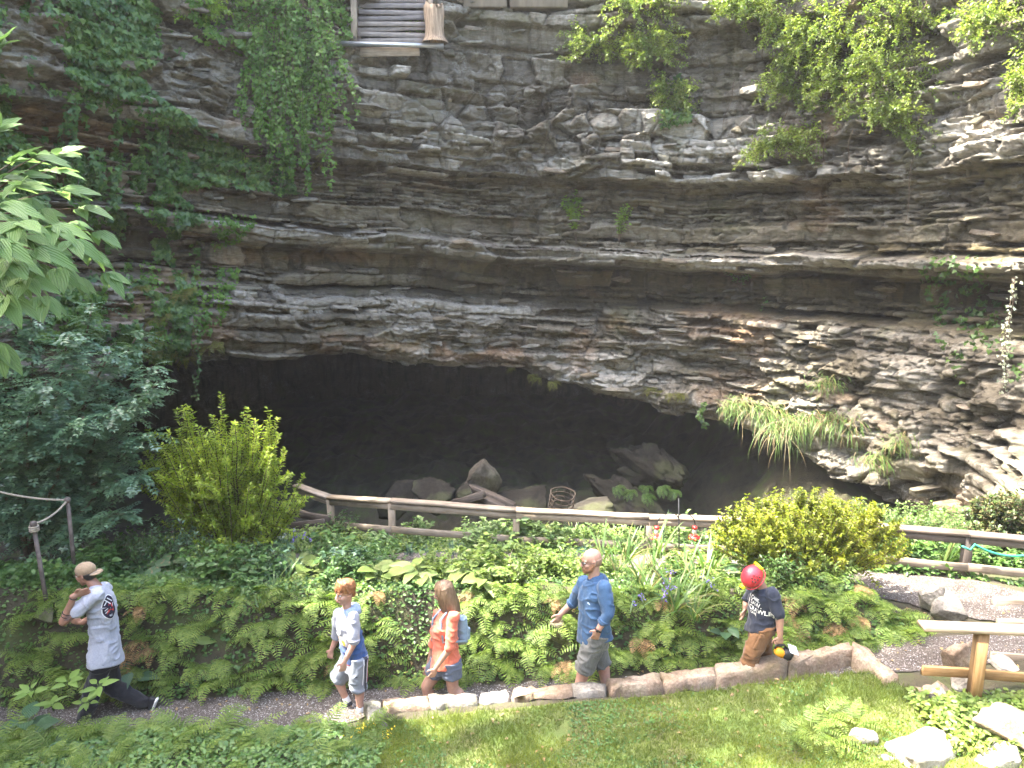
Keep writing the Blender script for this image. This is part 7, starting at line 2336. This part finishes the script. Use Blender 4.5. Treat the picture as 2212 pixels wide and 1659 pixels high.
bl.chain([sf, elf], [.052, .044]); bl.chain([elf, wrf], [.044, .030]); hand(bl, wrf, (-.1, -.1, -1), (-.5, -.8, 0), .5)
kn, an = J(1624, 1406, -.10), J(1610, 1472, -.08)
kf, af = J(1652, 1412, .10), J(1676, 1470, .12)
bl.loft(torso_rings(hip, sh, A, Fw, [(-.1, .12, .09, 0), (.3, .12, .09, 0), (.8, .13, .09, 0), (1.0, .10, .07, 0)]))
bl.chain([hipn, kn, an], [.085, .062, .045]); bl.chain([hipf, kf, af], [.085, .062, .045])
P5.part('body', bl.fuse('body', .0065, 2), SK_MID)
P5.face(SK_MID, M_BEARD)
P = P5.P
P5.part('beard', Blob().ell(P(.040, 0, -.085), (.056, .056, .044), P5.hf, P5.hu).fuse('beard', .008, 2), hair_mat('sandy_beard', (.30, .18, .09), (.45, .30, .17)))
NAV = cloth_mat('dark_navy_tee', (.022, .027, .042), .9, .6)
b2 = Blob().loft(torso_rings(hip, sh, A, Fw, [(-.07, .198, .160, 0), (.08, .190, .150, 0), (.35, .168, .128, 0), (.6, .172, .128, 0), (.82, .185, .125, 0), (.94, .165, .105, 0), (1.03, .115, .085, .01), (1.08, .08, .07, .02)]))
b2.chain([sn - up_ * .01, sn + (eln - sn) * .78], [.074, .070]); b2.chain([sf - up_ * .01, sf + (elf - sf) * .8], [.074, .066])
tee5 = P5.part('t_shirt', b2.fuse('t_shirt', .009, 3, .012, 31), NAV)
M_TXT = plain('white_print', (.66, .66, .62), .8, .04)
xd = unit(np.cross(up_, Fw)); xd = xd if xd[0] > 0 else -xd
nd = unit(Fw + A * .35)
for txt, dy_, sz, x0 in (('I CAME.', .045, .050, -.09), ('I SAW.', -.015, .070, -.10), ('I CRAWLED.', -.080, .070, -.12), ('CAVE', -.120, .040, -.06)):
    decal(P5, tee5, text_shape(txt, sz, bold=.0015), hip + (sh - hip) * .72 + Fw * .1 + A * .01 + up_ * dy_ + xd * x0, xd, up_, nd, 'slogan', M_TXT, .004)
BRN = cloth_mat('brown_work_cloth', (.155, .08, .036), .95, .9)
b3 = Blob().loft(torso_rings(hip, sh, A, Fw, [(-.26, .155, .13, 0), (-.06, .16, .13, 0), (.12, .155, .125, 0)]))
b3.chain([hipn - up_ * .02, kn, an], [.110, .088, .075]); b3.chain([hipf - up_ * .02, kf, af], [.110, .088, .075])
P5.part('trousers', b3.fuse('trousers', .009, 3, .018, 33), BRN)
c_ = hipn + (kn - hipn) * .62 + A * .09; d_ = unit(kn - hipn); x_ = unit(np.cross(d_, A))
P5.part('trouser_pocket', Blob().loft([(c_ - d_ * .10, x_ * .07, A * .02), (c_ + d_ * .09, x_ * .07, A * .022)], 14).fuse('trouser_pocket', .008, 1, .006, 34), BRN)
for a_ in (an, af):
    shoe(P5, a_ + np.array([.08, 0, -.07]), a_ + np.array([-.19, -.02, -.07]), (0, 0, 1), M_BLK, M_BLK, .05, .09)
# helmet: worn, part of what he wears
M_HEL = plain('red_helmet_shell', (.52, .035, .05), .35, .06, 6, spec=.5)
M_LAMPY = plain('yellow_lamp', (.75, .70, .02), .4, .05, 6)
hm = empty('helmet', P5.base, label='red vented caving helmet with yellow headlamp on the guide\'s head', cat='helmet')
hcn = P(-.008, 0, .035)
b = MB().ball((0, 0, 0), 1, 28, 16)
Vh = b.V[0].copy()
Vh[:, 2] = np.where(Vh[:, 2] < -.32, -.32 - (Vh[:, 2] + .32) * .1, Vh[:, 2])
Vh = Vh * np.array([.130, .110, .114])
Rh = np.stack([P5.hf, P5.hs, P5.hu])
hs_ = Blob().add(Vh @ Rh + hcn, b.F)
shell = link('shell', hs_.fuse('shell', .007, 3), M_HEL, hm)
link('rim', MB().tube([Vector(hcn + P5.hf * .139 * math.cos(g) + P5.hs * .118 * math.sin(g) - P5.hu * .038) for g in np.linspace(0, 2 * math.pi, 33)], .006, 6).mesh('rim', True), M_HEL, shell)
for sg in (-1, 1):
    for r0, c0 in ((0, 0), (0, 1), (0, 2), (1, 0), (1, 1), (1, 2), (2, 0), (2, 1)):
        ang_u = .35 + .24 * r0; ang_f = -.35 + .26 * c0 + .1 * r0
        v = P5.hs * sg * math.cos(ang_u) * math.cos(ang_f) * .117 + P5.hf * math.sin(ang_f) * .138 + P5.hu * math.sin(ang_u) * .122
        n_ = unit(v)
        link('vent', MB().ball(hcn + v * 1.0, (.0085, .0085, .0085), 8, 5).mesh('vent', True), M_BLACK, shell)
lamp = link('headlamp', Blob().loft([(hcn + P5.hf * .135 + P5.hu * .01, P5.hs * .032, P5.hu * .024), (hcn + P5.hf * .170 + P5.hu * .008, P5.hs * .030, P5.hu * .022)], 16).mesh('headlamp', True), M_LAMPY, hm)
link('lamp_lens', MB().ball(hcn + P5.hf * .172 + P5.hu * .008, (.02, .02, .02), 10, 6).mesh('lamp_lens', True), M_BLACK, lamp)
link('battery_pack', Blob().loft([(hcn - P5.hf * .13 - P5.hs * .055 + P5.hu * .03, P5.hf * .016, P5.hu * .022), (hcn - P5.hf * .13 + P5.hs * .055 + P5.hu * .03, P5.hf * .016, P5.hu * .022)], 12).mesh('battery_pack', True), M_LAMPY, hm)
link('chin_strap', MB().tube([Vector(P(.01, -.088, .01)), Vector(P(.03, -.075, -.06)), Vector(P(.05, 0, -.125)), Vector(P(.03, .075, -.06)), Vector(P(.01, .088, .01))], .005, 5).mesh('chin_strap', True), M_BLACK, hm)
# hand lamp
M_AMB = plain('amber_lamp_body', (.62, .27, .02), .4, .1, 6)
ll = empty('hand_lamp', P5.base, label='yellow and black hand lamp hanging from the guide\'s hand', cat='lamp')
g0 = wrn + np.array([.01, -.01, -.115])
link('handle', MB().tube([Vector(g0 + np.array([-.06, 0, -.03])), Vector(g0 + np.array([-.05, 0, .005])), Vector(g0 + np.array([.04, 0, .012])), Vector(g0 + np.array([.075, 0, -.03]))], .011, 8).mesh('handle', True), M_BLK, ll)
link('body', MB().box(g0 + np.array([.0, 0, -.075]), (.115, .09, .085), Euler((0, .5, 0)).to_matrix(), ch=.018).mesh('body'), M_AMB, ll)
link('head', MB().box(g0 + np.array([.075, 0, -.095]), (.11, .11, .10), Euler((0, .5, 0)).to_matrix(), ch=.02).mesh('head'), M_BLK, ll)
link('reflector_rim', MB().box(g0 + np.array([.14, -.0, -.045]), (.10, .13, .012), Euler((.25, .35, 0)).to_matrix(), ch=.005).mesh('reflector_rim'), plain('lamp_rim', (.55, .58, .62), .3, .05, 6), ll)

# ------------------------------------------------------------ thin volume added to lift the dark tones of the pit
hz = MB().box((0, 17.5, 6.5), (86, 100, 26)).mesh('veil')
hm_ = bpy.data.materials.new('veil'); hm_.use_nodes = True
nt = hm_.node_tree
nt.nodes.remove(nt.nodes['Principled BSDF'])
pv = nt.nodes.new('ShaderNodeVolumePrincipled')
pv.inputs['Color'].default_value = (.93, .95, .97, 1)
pv.inputs['Density'].default_value = 0.00055
pv.inputs['Anisotropy'].default_value = 0.1
nt.links.new(pv.outputs[0], nt.nodes['Material Output'].inputs['Volume'])
tag(link('veil', hz, hm_), 'added thin haze filling the sinkhole', 'veil', kind='stuff')
